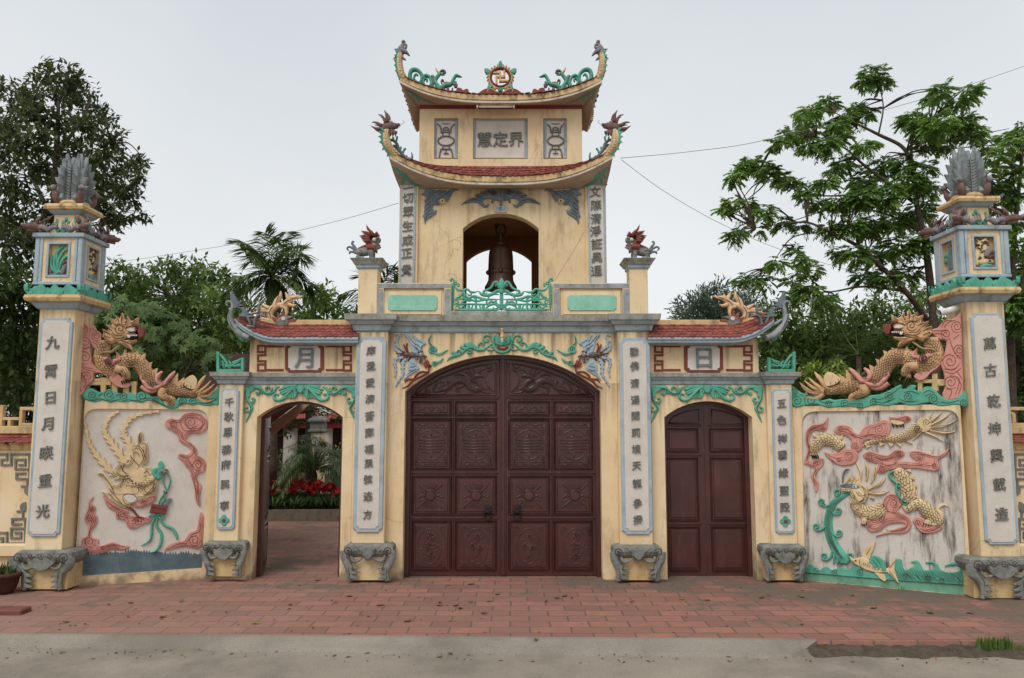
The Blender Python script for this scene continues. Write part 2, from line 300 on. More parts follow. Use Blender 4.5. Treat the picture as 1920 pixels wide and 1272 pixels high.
# ---------------------------------------------------------------- drawing helpers in photo pixels
def cr(pts, n=6, closed=False):
    """smooth curve through points (any number of columns)"""
    P = [tuple(p) for p in pts]; m = len(P); out = []
    rng = range(m if closed else m-1)
    for i in rng:
        p0 = P[(i-1) % m] if closed or i > 0 else P[0]; p1 = P[i]; p2 = P[(i+1) % m]
        p3 = P[(i+2) % m] if closed or i+2 < m else P[-1]
        for j in range(n):
            t = j/n
            out.append(tuple(0.5*((2*b)+(c-a)*t+(2*a-5*b+4*c-d)*t*t+(3*b-a-3*c+d)*t**3) for a, b, c, d in zip(p0, p1, p2, p3)))
    if not closed: out.append(P[-1])
    return out
class R:
    """a relief on a plane, drawn in photo pixels; d0 = where it starts, h = how far it stands out"""
    def __init__(s, pl, d0=0.0, h=0.02, tick=0.0006):
        s.b = B(); s.pl = pl; s.d0 = d0; s.h = h; s.step = 0; s.tick = tick; s.back = False; s.seg = 2
    def _d(s): s.step += 1; return s.tick*(s.step % 9)
    def P(s, pts): return [s.pl.hit(p) for p in pts]
    def poly(s, pts, m=0, h=None, smooth=3, bev=0.004, d=0.0):
        q = cr(pts, smooth, True) if smooth > 1 else pts
        s.b.slab(s.P(q), s.pl, s.d0-0.004 if not s.back else s.d0-(h or s.h), s.d0+(h or s.h)+s._d()+d, bev, m, s.back)
    def echo(s, pts, e, m=1, w=0.9, h=None, smooth=3):
        """strokes coloured as shaded grooves that follow the outline, e pixels inside it"""
        q = [(p[0], p[1]) for p in cr(pts, smooth, True)]
        ar = sum(q[i][0]*q[(i+1) % len(q)][1]-q[(i+1) % len(q)][0]*q[i][1] for i in range(len(q)))
        if ar < 0: q = q[::-1]
        r = inset(q, e, 0.5); P = np.array(q); run = []
        def flush():
            if len(run) > 3: s.line(run[:], w, m, h, n=1)
            run.clear()
        for i, p in enumerate(r):
            dd = np.hypot(P[:, 0]-p[0], P[:, 1]-p[1]).min()
            if dd > 0.8*e and (i*7+int(e*3)) % 61 > 3: run.append(p)
            else: flush()
        flush()
    def stroke(s, pts, w=3, m=0, h=None, n=6, taper=(0.2, 0.2), d=0.0, seg=None):
        """pts of (x, y[, width]); w = full width in pixels"""
        ww = [p[2] if len(p) > 2 else None for p in pts]; q = cr([p[:2] for p in pts], n)
        k = s.pl.k(pts[len(pts)//2]); N = len(q); ws = []
        for i in range(N):
            t = i/(N-1)
            if ww[0] is not None:
                u = t*(len(ww)-1); a = int(min(u, len(ww)-2)); ws.append((ww[a]+(ww[a+1]-ww[a])*(u-a))*0.5*k)
            else:
                e = min(1, taper[0]+t*5*(1-taper[0])) * min(1, taper[1]+(1-t)*5*(1-taper[1])); ws.append(w*0.5*k*e)
        s.b.strip(s.P(q), ws, s.pl, s.d0+d+(s._d() if not s.back else 0), h or s.h, m, s.back, seg or s.seg)
    def line(s, pts, w=1.0, m=1, d=None, n=5):
        """a thin raised line lying on the relief, groove shade and dirt put into its colour"""
        s.stroke(pts, w, m, h=0.0035, n=n, taper=(0.4, 0.4), d=(s.h if d is None else d)+0.003, seg=1)
    def spiral(s, c, r, turns=1.6, a0=0.0, w=3, m=0, h=None, sgn=1, r1=0.12, d=0.0, line=False):
        n = int(14*turns)+4
        pts = [(c[0]+cos(a0+sgn*2*pi*turns*i/n)*r*(1-(1-r1)*i/n), c[1]+sin(a0+sgn*2*pi*turns*i/n)*r*(1-(1-r1)*i/n)) for i in range(n+1)]
        if line: s.line(pts, w, m, n=2, d=d or None)
        else: s.stroke(pts, w, m, h, n=2, taper=(0.7, 0.6), d=d)
    def dot(s, c, r, m=0, h=None, d=0.0, ry=None):
        s.poly([(c[0]+r*cos(a*pi/5), c[1]+(ry or r)*sin(a*pi/5)) for a in range(10)], m, h, 2, d=d)
    def feather(s, pts, w=8, m=0, teeth=9, h=None):
        q = cr(pts, 8); n = len(q); L_, R_ = [], []
        for k in range(teeth):
            for sub, wid in ((0.0, 0.36), (0.35, 0.48), (0.98, 1.0)):
                t = (k+sub)/teeth*(n-1); i = int(min(t, n-2)); f = t-i
                x = q[i][0]+(q[i+1][0]-q[i][0])*f; y = q[i][1]+(q[i+1][1]-q[i][1])*f
                dx, dy = q[i+1][0]-q[i][0], q[i+1][1]-q[i][1]; l = math.hypot(dx, dy) or 1
                tap = (1-0.75*(t/(n-1)))*w
                L_.append((x-dy/l*wid*tap, y+dx/l*wid*tap)); R_.append((x+dy/l*wid*tap, y-dx/l*wid*tap))
        s.poly(L_+[q[-1]]+R_[::-1], m, h, 1)
    def scales(s, pts, w, m=1, size=5.0, hh=None, d=0.0):
        """arcs of scales over a body drawn along pts (x, y, width)"""
        q = cr(pts, 8); hh = s.h if hh is None else hh; acc = 0; row = 0; k = s.pl.k(pts[0][:2])
        for i in range(1, len(q)):
            acc += math.hypot(q[i][0]-q[i-1][0], q[i][1]-q[i-1][1])
            if acc < size*0.8: continue
            acc = 0; row += 1; ang = atan2(q[i][1]-q[i-1][1], q[i][0]-q[i-1][0]); W = q[i][2]*0.42; cnt = max(1, int(2*W/size))
            for j in range(cnt + (row % 2)):
                o = (j-(cnt-1+(row % 2))/2)*size
                if abs(o) > W: continue
                cx, cy = q[i][0]-sin(ang)*o, q[i][1]+cos(ang)*o
                arc = [(cx+cos(ang)*size*lx-sin(ang)*size*ly, cy+sin(ang)*size*lx+cos(ang)*size*ly) for lx, ly in ((-0.35, -0.52), (0.25, -0.42), (0.62, 0), (0.25, 0.42), (-0.35, 0.52))]
                s.stroke(arc, max(size*0.17, 0.75), m, h=0.003, n=2, taper=(0.5, 0.5), d=d + hh*(1-0.75*(o/(q[i][2]*0.5))**2)+0.001, seg=1)
    def obj(s, name, mats, parent=None): return s.b.obj(name, mats, parent)
# ---------------------------------------------------------------- lettering
_GC = {}
def glyph_mesh(ch):
    if ch not in _GC:
        a0 = 0
        for off in (0.0, 0.009, 0.006, 0.003, 0.0):           # boldest weight that still fills cleanly
            cu = bpy.data.curves.new('g', 'FONT'); cu.body = ch; cu.size = 1.0; cu.offset = off; cu.resolution_u = 3; cu.fill_mode = 'FRONT'
            ob = bpy.data.objects.new('g', cu); COL.objects.link(ob)
            dg = bpy.context.evaluated_depsgraph_get(); me = bpy.data.meshes.new_from_object(ob.evaluated_get(dg)); ar = sum(p.area for p in me.polygons)
            if a0 and (off == 0 or ar > a0*(1+20*off)): break
            a0 = a0 or ar; bpy.data.objects.remove(ob); bpy.data.curves.remove(cu); bpy.data.meshes.remove(me)
        vs = [v.co.to_2d() for v in me.vertices]; fs = [tuple(p.vertices) for p in me.polygons]
        bpy.data.objects.remove(ob); bpy.data.curves.remove(cu); bpy.data.meshes.remove(me)
        if vs:
            x0, x1 = min(v.x for v in vs), max(v.x for v in vs); y0, y1 = min(v.y for v in vs), max(v.y for v in vs)
            c = Vector(((x0+x1)/2, (y0+y1)/2)); vs = [v-c for v in vs]
        _GC[ch] = (vs, fs)
    return _GC[ch]
def glyph(b, ch, pl, px, py, hpx, d0=0.0, t=0.012, shear=0.1, wf=1.0, brush=0.0, m=0):
    vs, fs = glyph_mesh(ch); c = pl.hit((px, py)); k = pl.k((px, py))*hpx*1.06; seed = ord(ch)*0.37+px*0.01; tl = 0.09*noise.noise(Vector((seed, 3, 1))) if brush else 0
    def tr(v):
        x, y = v.x*wf - v.y*tl, v.y + v.x*(shear+tl)
        if brush:
            x += brush*noise.noise(Vector((v.x*5, v.y*5, seed))); y += brush*noise.noise(Vector((v.x*5, v.y*5, seed+9)))
        return c + Vector((x, y))*k
    q = [tr(v) for v in vs]
    top = [b.bm.verts.new(pl.w(v.x, v.y, d0+t)) for v in q]; cnt = {}
    for f in fs:
        try: b.bm.faces.new([top[i] for i in f]).material_index = m
        except ValueError: continue
        for i in range(len(f)):
            e = (f[i], f[(i+1) % len(f)]); cnt[e] = 1
    bot = {}
    for (i, j) in cnt:
        if (j, i) in cnt: continue
        for q_ in (i, j):
            if q_ not in bot: bot[q_] = b.bm.verts.new(pl.w(q[q_].x, q[q_].y, d0-0.002))
        b.bm.faces.new((top[j], top[i], bot[i], bot[j])).material_index = m
# ================================================================ ground, road, paving
def ground_mat(name, kind):
    m = bpy.data.materials.new(name); m.use_nodes = True; t = m.node_tree; N = t.nodes.new; L = t.links.new
    bs = t.nodes['Principled BSDF']; bs.inputs['Roughness'].default_value = 0.9; bs.inputs['Specular IOR Level'].default_value = 0.25
    tc = N('ShaderNodeTexCoord')
    def noise_(sc, det=6, vec=None, rough=0.65):
        n = N('ShaderNodeTexNoise'); n.inputs['Scale'].default_value = sc; n.inputs['Detail'].default_value = det; n.inputs['Roughness'].default_value = rough
        L(vec or tc.outputs['Object'], n.inputs['Vector']); return n.outputs[0]
    def rng(x, a, b, c=0.0, d=1.0):
        r = N('ShaderNodeMapRange'); r.inputs[1].default_value = a; r.inputs[2].default_value = b; r.inputs[3].default_value = c; r.inputs[4].default_value = d; L(x, r.inputs[0]); return r.outputs[0]
    def mixc(f, a, b):
        x = N('ShaderNodeMix'); x.data_type = 'RGBA'
        if isinstance(f, float): x.inputs[0].default_value = f
        else: L(f, x.inputs[0])
        for i, c in ((6, a), (7, b)):
            if isinstance(c, tuple): x.inputs[i].default_value = srgb(*c)
            else: L(c, x.inputs[i])
        return x.outputs[2]
    def math_(op, a, b):
        x = N('ShaderNodeMath'); x.operation = op
        for i, c in ((0, a), (1, b)):
            if isinstance(c, (int, float)): x.inputs[i].default_value = c
            else: L(c, x.inputs[i])
        return x.outputs[0]
    bp = N('ShaderNodeBump'); bp.inputs['Strength'].default_value = 0.5; bp.inputs['Distance'].default_value = 0.01
    if kind == 'brick':
        # a little wobble so that no joint is ruler straight
        wob = N('ShaderNodeTexNoise'); wob.inputs['Scale'].default_value = 2.5; L(tc.outputs['Object'], wob.inputs['Vector'])
        va = N('ShaderNodeVectorMath'); va.operation = 'SCALE'; va.inputs[3].default_value = 0.03; L(wob.outputs[1], va.inputs[0])
        vb = N('ShaderNodeVectorMath'); vb.operation = 'ADD'; L(tc.outputs['Object'], vb.inputs[0]); L(va.outputs[0], vb.inputs[1])
        br = N('ShaderNodeTexBrick'); br.inputs['Scale'].default_value = 1; br.inputs['Brick Width'].default_value = 0.34; br.inputs['Row Height'].default_value = 0.2
        br.inputs['Mortar Size'].default_value = 0.009; br.inputs['Mortar Smooth'].default_value = 0.4; br.inputs['Bias'].default_value = 0.0
        br.inputs['Color1'].default_value = srgb(164, 112, 96); br.inputs['Color2'].default_value = srgb(136, 94, 84); br.inputs['Mortar'].default_value = srgb(92, 82, 74)
        L(vb.outputs[0], br.inputs['Vector'])
        c = mixc(rng(noise_(9), 0.4, 0.75, 0, 0.55), br.outputs['Color'], (116, 94, 84))
        sx = N('ShaderNodeSeparateXYZ'); L(tc.outputs['Object'], sx.inputs[0])
        dust = rng(sx.outputs['X'], -7.0, 0.5, 0.75, 0.1)
        c = mixc(math_('MULTIPLY', rng(noise_(0.9, 8), 0.3, 0.6), dust), c, (142, 122, 106))         # pale dust, thicker at the left
        wallside = rng(sx.outputs['Y'], 7.0, 9.0, -0.05, 0.07); right = rng(sx.outputs['X'], -0.5, 5.0, -0.05, 0.12)
        pat = math_('ADD', math_('ADD', noise_(1.3, 9, rough=0.72), wallside), right)
        c = mixc(rng(pat, 0.53, 0.61, 0, 0.85), c, (104, 94, 82))                                     # grey silt patches
        c = mixc(rng(noise_(14, 8), 0.66, 0.74, 0, 0.6), c, (190, 166, 146))
        L(c, bs.inputs['Base Color'])
        hh = math_('ADD', math_('MULTIPLY', br.outputs['Fac'], -0.6), math_('MULTIPLY', noise_(30), 0.5)); L(hh, bp.inputs['Height'])
    else:
        base = {'road': ((160, 148, 132), (132, 122, 110)), 'apron': ((152, 144, 130), (126, 118, 106)), 'earth': ((112, 98, 78), (84, 78, 56))}[kind]
        c = mixc(rng(noise_(1.1, 8), 0.35, 0.7), base[0], base[1])
        c = mixc(rng(noise_(160, 3), 0.5, 0.7, 0, 0.8), c, (92, 86, 78))
        c = mixc(rng(noise_(210, 2), 0.64, 0.74, 0, 0.7), c, (196, 190, 178))
        c = mixc(rng(noise_(3.2, 9, rough=0.75), 0.58, 0.72, 0, 0.5), c, (104, 92, 80))
        c = mixc(rng(noise_(0.55, 7), 0.5, 0.62, 0, 0.4), c, (112, 102, 90))
        L(c, bs.inputs['Base Color']); L(math_('ADD', noise_(120, 4), math_('MULTIPLY', noise_(9, 5), 1.5)), bp.inputs['Height'])
    L(bp.outputs[0], bs.inputs['Normal']); return m
M['brick'] = ground_mat('red_clay_paving', 'brick'); M['road'] = ground_mat('dusty_asphalt', 'road')
M['apron'] = ground_mat('worn_concrete', 'apron'); M['earth'] = ground_mat('bare_earth', 'earth')
def edge_y(x):        # kerb line of the paving, not quite square to the gate
    return 6.62 - 0.026*x
b = B(); b.face([(-400, -60, -0.13), (400, -60, -0.13), (400, 700, -0.13), (-400, 700, -0.13)]); b.obj('ground', 'earth', kind='structure')
b = B(); b.face([(-60, -30, -0.07), (60, -30, -0.07), (60, edge_y(60)+0.02, -0.07), (-60, edge_y(-60)+0.02, -0.07)]); b.obj('road', 'road', kind='structure')
b = B(); n = 160; xs = [-14+28*i/n for i in range(n+1)]; rnd = random.Random(3)
ey = [edge_y(x)+noise.noise(Vector((x*2.3, 0, 1)))*0.03+noise.noise(Vector((x*9, 0, 4)))*0.012 for x in xs]
top = [b.bm.verts.new((x, y, 0)) for x, y in zip(xs, ey)]; bot = [b.bm.verts.new((x, y-0.012, -0.125)) for x, y in zip(xs, ey)]
far = [b.bm.verts.new((x, 26, 0)) for x in xs]
for i in range(n):
    b.bm.faces.new((top[i], top[i+1], far[i+1], far[i])); b.bm.faces.new((bot[i], bot[i+1], top[i+1], top[i]))
b.obj('pavement', 'brick', kind='structure', fixn=False)
# concrete apron sloping from the paving down to the road, broken off at its right end
b = B(); xe = X(1555, 1225, 6.3); prev = None
for i in range(121):
    x = -14 + (xe+14)*i/120; nz = noise.noise(Vector((x*1.7, 3, 0)))*0.05+noise.noise(Vector((x*7, 3, 0)))*0.02
    wd = 0.11 + 0.09*max(0, min(1, (x+3.2)/1.6)) + 0.05*max(0, min(1, (x-0.3)/1.2)) + nz
    wd *= min(1, max(0.15, (xe-x)/0.25)); yt = edge_y(x)+0.035
    row = [b.bm.verts.new(v) for v in ((x, yt, 0.006), (x, yt-0.05, 0.005), (x, yt-wd, -0.045), (x, yt-wd-0.03, -0.074))]
    if prev:
        for k in range(3): b.bm.faces.new((prev[k+1], row[k+1], row[k], prev[k]))
    prev = row
b.obj('kerb_apron', 'apron', kind='structure')

# crumbling earth edge where the apron is missing
b = B(); prev = None; rnd = random.Random(6)
for i in range(90):
    x = xe-0.1+5.5*i/89; y = edge_y(x); nz = noise.noise(Vector((x*4, 7, 0)))*0.04
    row = [b.bm.verts.new(v) for v in ((x, y+0.02, -0.03+rnd.uniform(-.01, .01)), (x+rnd.uniform(-.02, .02), y-0.05+nz, -0.03+rnd.uniform(-.02, .012)), (x, y-0.14+nz, -0.055+rnd.uniform(-.01, .008)), (x, y-0.22+nz*2, -0.075))]
    if prev:
        for k in range(3): b.bm.faces.new((prev[k+1], row[k+1], row[k], prev[k]))
    prev = row
b.obj('earth_edge', mat('damp_earth', (92, 80, 66), (62, 54, 44), 14, 1.0, bump=0.8, bscale=40), kind='structure')
# ================================================================ main gateway
YF, YP, YD = 9.08, 8.98, 9.26
PF, PP, PD = PY(YF), PY(YP), PY(YD)
def arch(xl, xr, zs, zt, n=24):
    c = (xl+xr)/2; hw = (xr-xl)/2; r = zt-zs; R_ = (hw*hw+r*r)/(2*r); zc = zt-R_; a = math.asin(hw/R_)
    return [(c+R_*sin(-a+2*a*i/n), zc+R_*cos(-a+2*a*i/n)) for i in range(n+1)]
def wall_with_arch(b, x0, x1, z0, z1, dl, dr, zs, zt, y0, y1, m=0, mr=None):
    A = arch(dl, dr, zs, zt); n = len(A)
    for (p, q) in (((x0, z0), (dl, zs)), ((dr, z0), (x1, zs))):       # piers
        pass
    out = [(x0, z0), (dl, z0)] + A + [(dr, z0), (x1, z0), (x1, z1), (x0, z1)]
    f0 = len(b.bm.faces); b.prism(out, y0, y1, m)
def notched(px0, py0, px1, py1, r, pl, dx=0):
    """panel outline in photo pixels with scooped corners; dx = lean of the bottom end in pixels"""
    pts = []
    def c(cx, cy, a0, a1):
        for i in range(5):
            a = radians(a0+(a1-a0)*i/4); pts.append((cx+r*cos(a), cy+r*sin(a)))
    c(px0, py0, 90, 0); c(px1, py0, 180, 90); c(px1, py1, 270, 180); c(px0, py1, 0, -90)
    return [pl.hit((x+dx*(y-py0)/(py1-py0), y)) for x, y in pts]
def inscription(parent, pl, border, chars, hpx, lean, r=6, bw=7, d0=0.0, bcol='blue', notch=True, flower=None, glyph_t=0.016):
    """framed white panel with raised characters"""
    px0, py0, px1, py1 = border; b = B()
    b.slab(notched(px0, py0, px1, py1, r, pl, lean), pl, d0-0.01, d0+0.022, 0.005)
    pn = b.obj('panel_border', bcol, parent)
    b = B(); b.slab(notched(px0+bw, py0+bw, px1-bw, py1-bw, r*0.75, pl, lean*(1-2*bw/(py1-py0))), pl, d0, d0+0.028, 0.002); b.obj('inscription_panel', 'white', pn)
    b = B()
    for ch, x, y in chars: glyph(b, ch, pl, x, y, hpx, d0+0.028, glyph_t, brush=0.055)
    b.obj('lettering', 'glyph', pn)
    if flower:
        rr = R(pl, d0+0.028, 0.012)
        for k in range(4):
            a = k*pi/2; rr.dot((flower[0]+cos(a)*5.5, flower[1]+sin(a)*6), 4.6, 0)
        rr.dot(flower, 3.4, 1, 0.02); rr.obj('flower', ['green', 'red'], pn)
    return pn
def bracket(parent, cx, y0, y1, hw, Y, hwb=None, style=0):
    """carved stone console that a pilaster stands on; y0..y1 in pixels, front plane Y"""
    pl = PY(Y); hwb = hwb or hw*0.82; H = y1-y0
    za, zb = Zh(y0, Y), Zh(y1, Y); xm = X(cx, (y0+y1)/2, Y); k = pl.k((cx, y0)); d = YF-Y+0.05 if Y > 8.7 else 0.5
    b = B(); b.loft(xm-hw*k*0.84, xm+hw*k*0.84, Y+0.035, Y+d+0.1, [(max(zb, 0.002), 0), (za-0.05, 0)], 0, 0.006)
    base = b.obj('bracket_base', 'yellow_dirty', parent)
    b = B(); zt, zl = za, za-(za-zb)*0.36      # heavy rolled lip
    prof = [(zl-0.03, -0.05), (zl, -0.015), (zl+(zt-zl)*0.25, 0.012), (zl+(zt-zl)*0.55, 0.028), (zl+(zt-zl)*0.85, 0.02), (zt, -0.012)]
    b.loft(xm-hw*k*0.93, xm+hw*k*0.93, Y+0.02, Y+d+0.1, prof, 0, 0.0); o = b.obj('carved_lip', 'stone', base)
    r = R(pl, 0.006, 0.022); T = lambda u, v: (cx+u*hw, y0+v*H)
    lu = 0.8 if Y < 8.7 else 1.0; T1 = lambda u, v: (cx+u*hw*(1-(1-lu)*min(1, max(0, (v-0.3)/0.2))), y0+v*H)
    for s in (-1, 1):
        r.stroke([T(s*1.0, 0.16)+(hw*0.34,), T(s*0.97, 0.36)+(hw*0.36,), T1(s*0.84, 0.56)+(hw*0.34*lu,), T1(s*0.76, 0.78)+(hw*0.26*lu,), T1(s*0.8, 0.99)+(hw*0.2*lu,)], 0, 0, 0.03)
        r.spiral(T(s*0.84, 0.17), hw*0.2, 1.7, pi/2, 1.6, 1, h=0.006, sgn=s, d=0.026)
        r.stroke([T(s*0.72, 0.3)+(5,), T(s*0.6, 0.44)+(7,), T(s*0.38, 0.43)+(5,), T(s*0.16, 0.3)+(1.5,)], 0, 0, 0.03)
        for v, u in ((0.58, 0.4), (0.72, 0.44), (0.85, 0.42)):
            r.poly([T1(s*0.76, v-0.06), T1(s*u, v+0.05), T1(s*(u+0.02), v+0.08), T1(s*0.76, v+0.07)], 0, 0.024, 1)
        r.line([T(s*0.9, 0.3), T(s*0.66, 0.52), T(s*0.62, 0.7)], 1.1, 1, 0.026); r.line([T(s*0.82, 0.6), T(s*0.76, 0.8), T(s*0.8, 0.95)], 1.0, 1, 0.026)
        r.line([T(s*0.55, 0.03), T(s*0.3, 0.16), T(s*0.05, 0.06)], 1.1, 1, 0.03); r.line([T(s*0.6, 0.08), T(s*0.45, 0.26), T(s*0.62, 0.3)], 1.0, 1, 0.028)
    if style == 0: r.poly([T(-0.3, 0.1), T(0, 0.06), T(0.3, 0.1), T(0.26, 0.26), T(0, 0.44), T(-0.26, 0.26)], 0, 0.04, 1); r.line([T(-0.24, 0.14), T(-0.2, 0.26), T(0, 0.39), T(0.2, 0.26), T(0.24, 0.14)], 1, 1, 0.04)
    else:
        r.poly([T(-0.5, 0.2), T(0.5, 0.2), T(0.3, 0.42), T(0, 0.5), T(-0.3, 0.42)], 0, 0.03, 2)
        for u in (-0.35, 0, 0.35): r.spiral(T(u, 0.12), hw*0.12, 1.3, 0, 1.2, 1, h=0.006, d=0.032)
    r.obj('carving', ['stone', 'line'], base)
    return base
CORN = lambda zb, zt: [(zb, 0.0), (zb+(zt-zb)*0.08, 0.025), (zb+(zt-zb)*0.38, 0.04), (zb+(zt-zb)*0.42, 0.062), (zb+(zt-zb)*0.62, 0.085), (zb+(zt-zb)*0.66, 0.11), (zt, 0.118)]
CM = [0, 0, 1, 0, 1, 1]

GW = thing('main_gateway', 'tall ochre central gateway with a wide arched opening, couplet pilasters and railed balcony', 'gateway', (X(942, 1085, YF), YF, 0))
zc0, zc1 = Zh(625, YF), Zh(594, YF)
dl, dr, dzs, dzt = X(757, 900, YF), X(1128, 900, YF), Zh(734, YF), Zh(665, YF)
b = B(); wall_with_arch(b, X(661, 850, YF), X(1222, 850, YF), 0.0, zc0+0.01, dl, dr, dzs, dzt, YF, YF+0.42); b.obj('wall', 'yellow', GW)
b = B(); b.loft(X(728, 610, YF), X(1157, 610, YF), YF, YF+0.4, CORN(zc0, zc1), ms=CM); b.obj('cornice', ['cornice', 'cornice_top'], GW)
DECK = zc1
b = B(); b.box(X(668, 600, YF), X(1217, 600, YF), YF+0.3, 11.6, zc0, DECK-0.004); b.obj('balcony_deck', 'cornice_top', GW)
for xs_ in (X(661, 850, 9.5), X(1222, 850, 9.5)-0.3):
    b = B(); b.box(xs_, xs_+0.3, YF+0.42, 11.5, 0, zc0-0.005); b.obj('side_wall', 'yellow', GW)
LT = '庠還愛濟蒼鄭福果弦逃方'; RT = '勸佛清湯聞莉境天龍參揆'
LY = (658, 687, 718, 748, 780, 811, 842, 869, 898, 930, 964); RY = (660, 687, 719, 750, 780, 811, 842, 873, 906, 943, 974)
for side, (xa, xb, cap0, cap1, bx) in enumerate(((668, 727, 668, 727, 690.5), (1157, 1217, 1158, 1217, 1196))):
    b = B(); b.box(X(xa, 640, YP), X(xb, 640, YP), YP, YF+0.02, 0.15, zc0+0.004); p = b.obj('pilaster', 'yellow', GW)
    b = B(); b.loft(X(cap0, 610, YP), X(cap1, 610, YP), YP, YF+0.1, CORN(zc0+0.004, zc1+0.006), ms=CM); b.obj('pilaster_cap', ['cornice', 'cornice_top'], p)
    if side == 0: inscription(p, PP, (670, 632, 725, 998), [(c, 696.5-6.5*(y-658)/306, y) for c, y in zip(LT, LY)], 16.5, -8, 7, 7)
    else: inscription(p, PP, (1160, 634, 1217.5, 1002), [(c, 1188+7*(y-660)/314, y) for c, y in zip(RT, RY)], 16.5, 6.5, 7, 7)
    bracket(GW, bx, 1021 if side == 0 else 1024, 1090, 45, 8.87)
# ---- balcony parapet
PB = 9.0
b = B(); b.box(X(845, 585, PB), X(1037, 585, PB), PB, PB+0.16, DECK-0.01, Zh(583.5, PB)); b.obj('railing_plinth', 'cornice_top', GW)
for s, (xa, xb, ga, gb, qa, qb) in enumerate(((707, 846, 728, 820, 671, 707), (1037, 1181, 1064, 1155, 1181, 1215))):
    zt, zb = Zh(531, PB), DECK-0.01; x0, x1 = X(xa, 560, PB), X(xb, 560, PB)
    b = B(); b.box(x0, x1, PB+0.05, PB+0.17, zb, zt-0.01); k = 0.006           # core
    b.box(x0, x1, PB, PB+0.05, Zh(541, PB), zt, 1)
    b.box(x0, x0+13*k, PB, PB+0.05, zb, Zh(541, PB), 1); b.box(x1-14*k, x1, PB, PB+0.05, zb, Zh(541, PB), 1)
    b.box(x0+13*k, x1-14*k, PB+0.03, PB+0.05, zb, Zh(541, PB), 0)
    pp = b.obj('parapet', ['yellow', 'ridge'], GW)
    b = B(); b.slab([PY(PB+0.03).hit(q) for q in ((ga-8, 547), (gb+8, 547), (gb+8, 590), (ga-8, 590))], PY(PB+0.03), 0, 0.012, 0.003); b.obj('inner_frame', 'yellow', pp)
    b = B(); b.slab(notched(ga, 554, gb, 583, 3.5, PY(PB+0.03)), PY(PB+0.03), 0, 0.026, 0.003); b.obj('green_panel', 'paleg', pp)
    b = B(); b.box(X(qa, 560, 8.99), X(qb, 560, 8.99), 8.99, 8.99+0.24, DECK, Zh(504, 8.99)); po = b.obj('corner_post', 'yellow', GW)
    b = B(); z0, z1 = Zh(505, 8.99), Zh(486, 8.99); h = z1-z0
    b.loft(X(qa, 500, 8.99), X(qb, 500, 8.99), 8.99, 9.23, [(z0, 0.004), (z0+h*.15, 0.02), (z0+h*.42, 0.024), (z0+h*.46, 0.04), (z0+h*.62, 0.05), (z0+h*.95, 0.078), (z1, 0.078)], ms=[0, 0, 0, 1, 1, 1])
    b.obj('post_cap', ['cornice', 'cornice_top'], po)
# ---- cast green railing
rl = R(PY(PB+0.07), 0, 0.018); rl.back = True; T = Zm(830, 510, 8.727)
def rs(pts, w, m=0): rl.stroke(T(pts), w, 0)
for sg in (1, -1):
    Q = (lambda pts: pts) if sg == 1 else (lambda pts: [(1926-p[0],)+tuple(p[1:]) for p in pts])
    rs(Q([(160, 640), (165, 400), (170, 230), (175, 180)]), 6.0); rs(Q([(170, 200), (185, 150), (150, 112), (130, 140), (155, 160)]), 4); rs(Q([(185, 230), (220, 200), (262, 200), (262, 235), (225, 225)]), 3.4)
    rs(Q([(175, 190), (205, 175), (240, 165)]), 2.5)
    rs(Q([(190, 220), (240, 290), (330, 305), (400, 285), (460, 330), (520, 335), (595, 315)]), 4.6); rs(Q([(590, 315), (640, 370), (720, 385), (800, 370), (880, 320), (940, 290)]), 6.5)
    rs(Q([(450, 330), (470, 370), (430, 385), (400, 350)]), 3); rs(Q([(220, 430), (290, 400), (350, 310)]), 5); rs(Q([(355, 310), (360, 450)]), 4.5)
    rs(Q([(170, 445), (400, 445), (560, 480), (720, 455), (960, 455)]), 4.2); rs(Q([(370, 360), (420, 430), (520, 400), (640, 440), (720, 440)]), 5)
    rs(Q([(500, 430), (545, 440), (540, 480), (500, 480)]), 4); rs(Q([(180, 480), (240, 465), (250, 520), (190, 500)]), 3.2); rs(Q([(170, 540), (400, 530), (700, 535), (780, 530)]), 3.8)
    rs(Q([(270, 560), (350, 480), (440, 450)]), 4); rs(Q([(200, 590), (240, 560), (300, 600), (340, 560), (370, 600), (330, 610)]), 3)
    rs(Q([(545, 480), (545, 640)]), 5); rs(Q([(470, 610), (505, 520)]), 3.2); rs(Q([(630, 610), (590, 530)]), 3.2); rs(Q([(420, 540), (440, 640)]), 6); rs(Q([(660, 540), (680, 640)]), 6)
    rs(Q([(160, 622), (960, 622)]), 6); rs(Q([(700, 610), (760, 550), (850, 530), (930, 580), (960, 615)]), 5); rs(Q([(880, 540), (900, 590), (850, 610), (820, 575)]), 3.6)
    rs(Q([(735, 530), (790, 490), (870, 510), (920, 570)]), 4); rs(Q([(735, 440), (800, 375), (930, 370)]), 3.4); rs(Q([(720, 440), (720, 540)]), 3.6); rs(Q([(870, 450), (880, 520), (950, 560)]), 4.4)
    rs(Q([(940, 330), (900, 310)]), 4); rs(Q([(920, 300), (905, 230), (895, 170), (840, 180), (790, 260), (720, 300), (670, 320), (690, 365), (730, 335)]), 4.6); rs(Q([(860, 200), (885, 215), (860, 240)]), 3)
    rs(Q([(370, 470), (440, 480), (470, 470)]), 3)
rs([(963, 640), (963, 300)], 7); rl.poly(T([(963, 100), (1000, 160), (1022, 210), (1000, 270), (985, 330), (963, 345), (941, 330), (926, 270), (904, 210), (926, 160)]), 0, 0.03, 2)
rl.dot(T([(963, 320)])[0], 4.2, 0, 0.034); rl.dot(T([(963, 215)])[0], 3.4, 0, 0.038, ry=8)
rl.obj('balcony_railing', ['green', 'line'], GW)
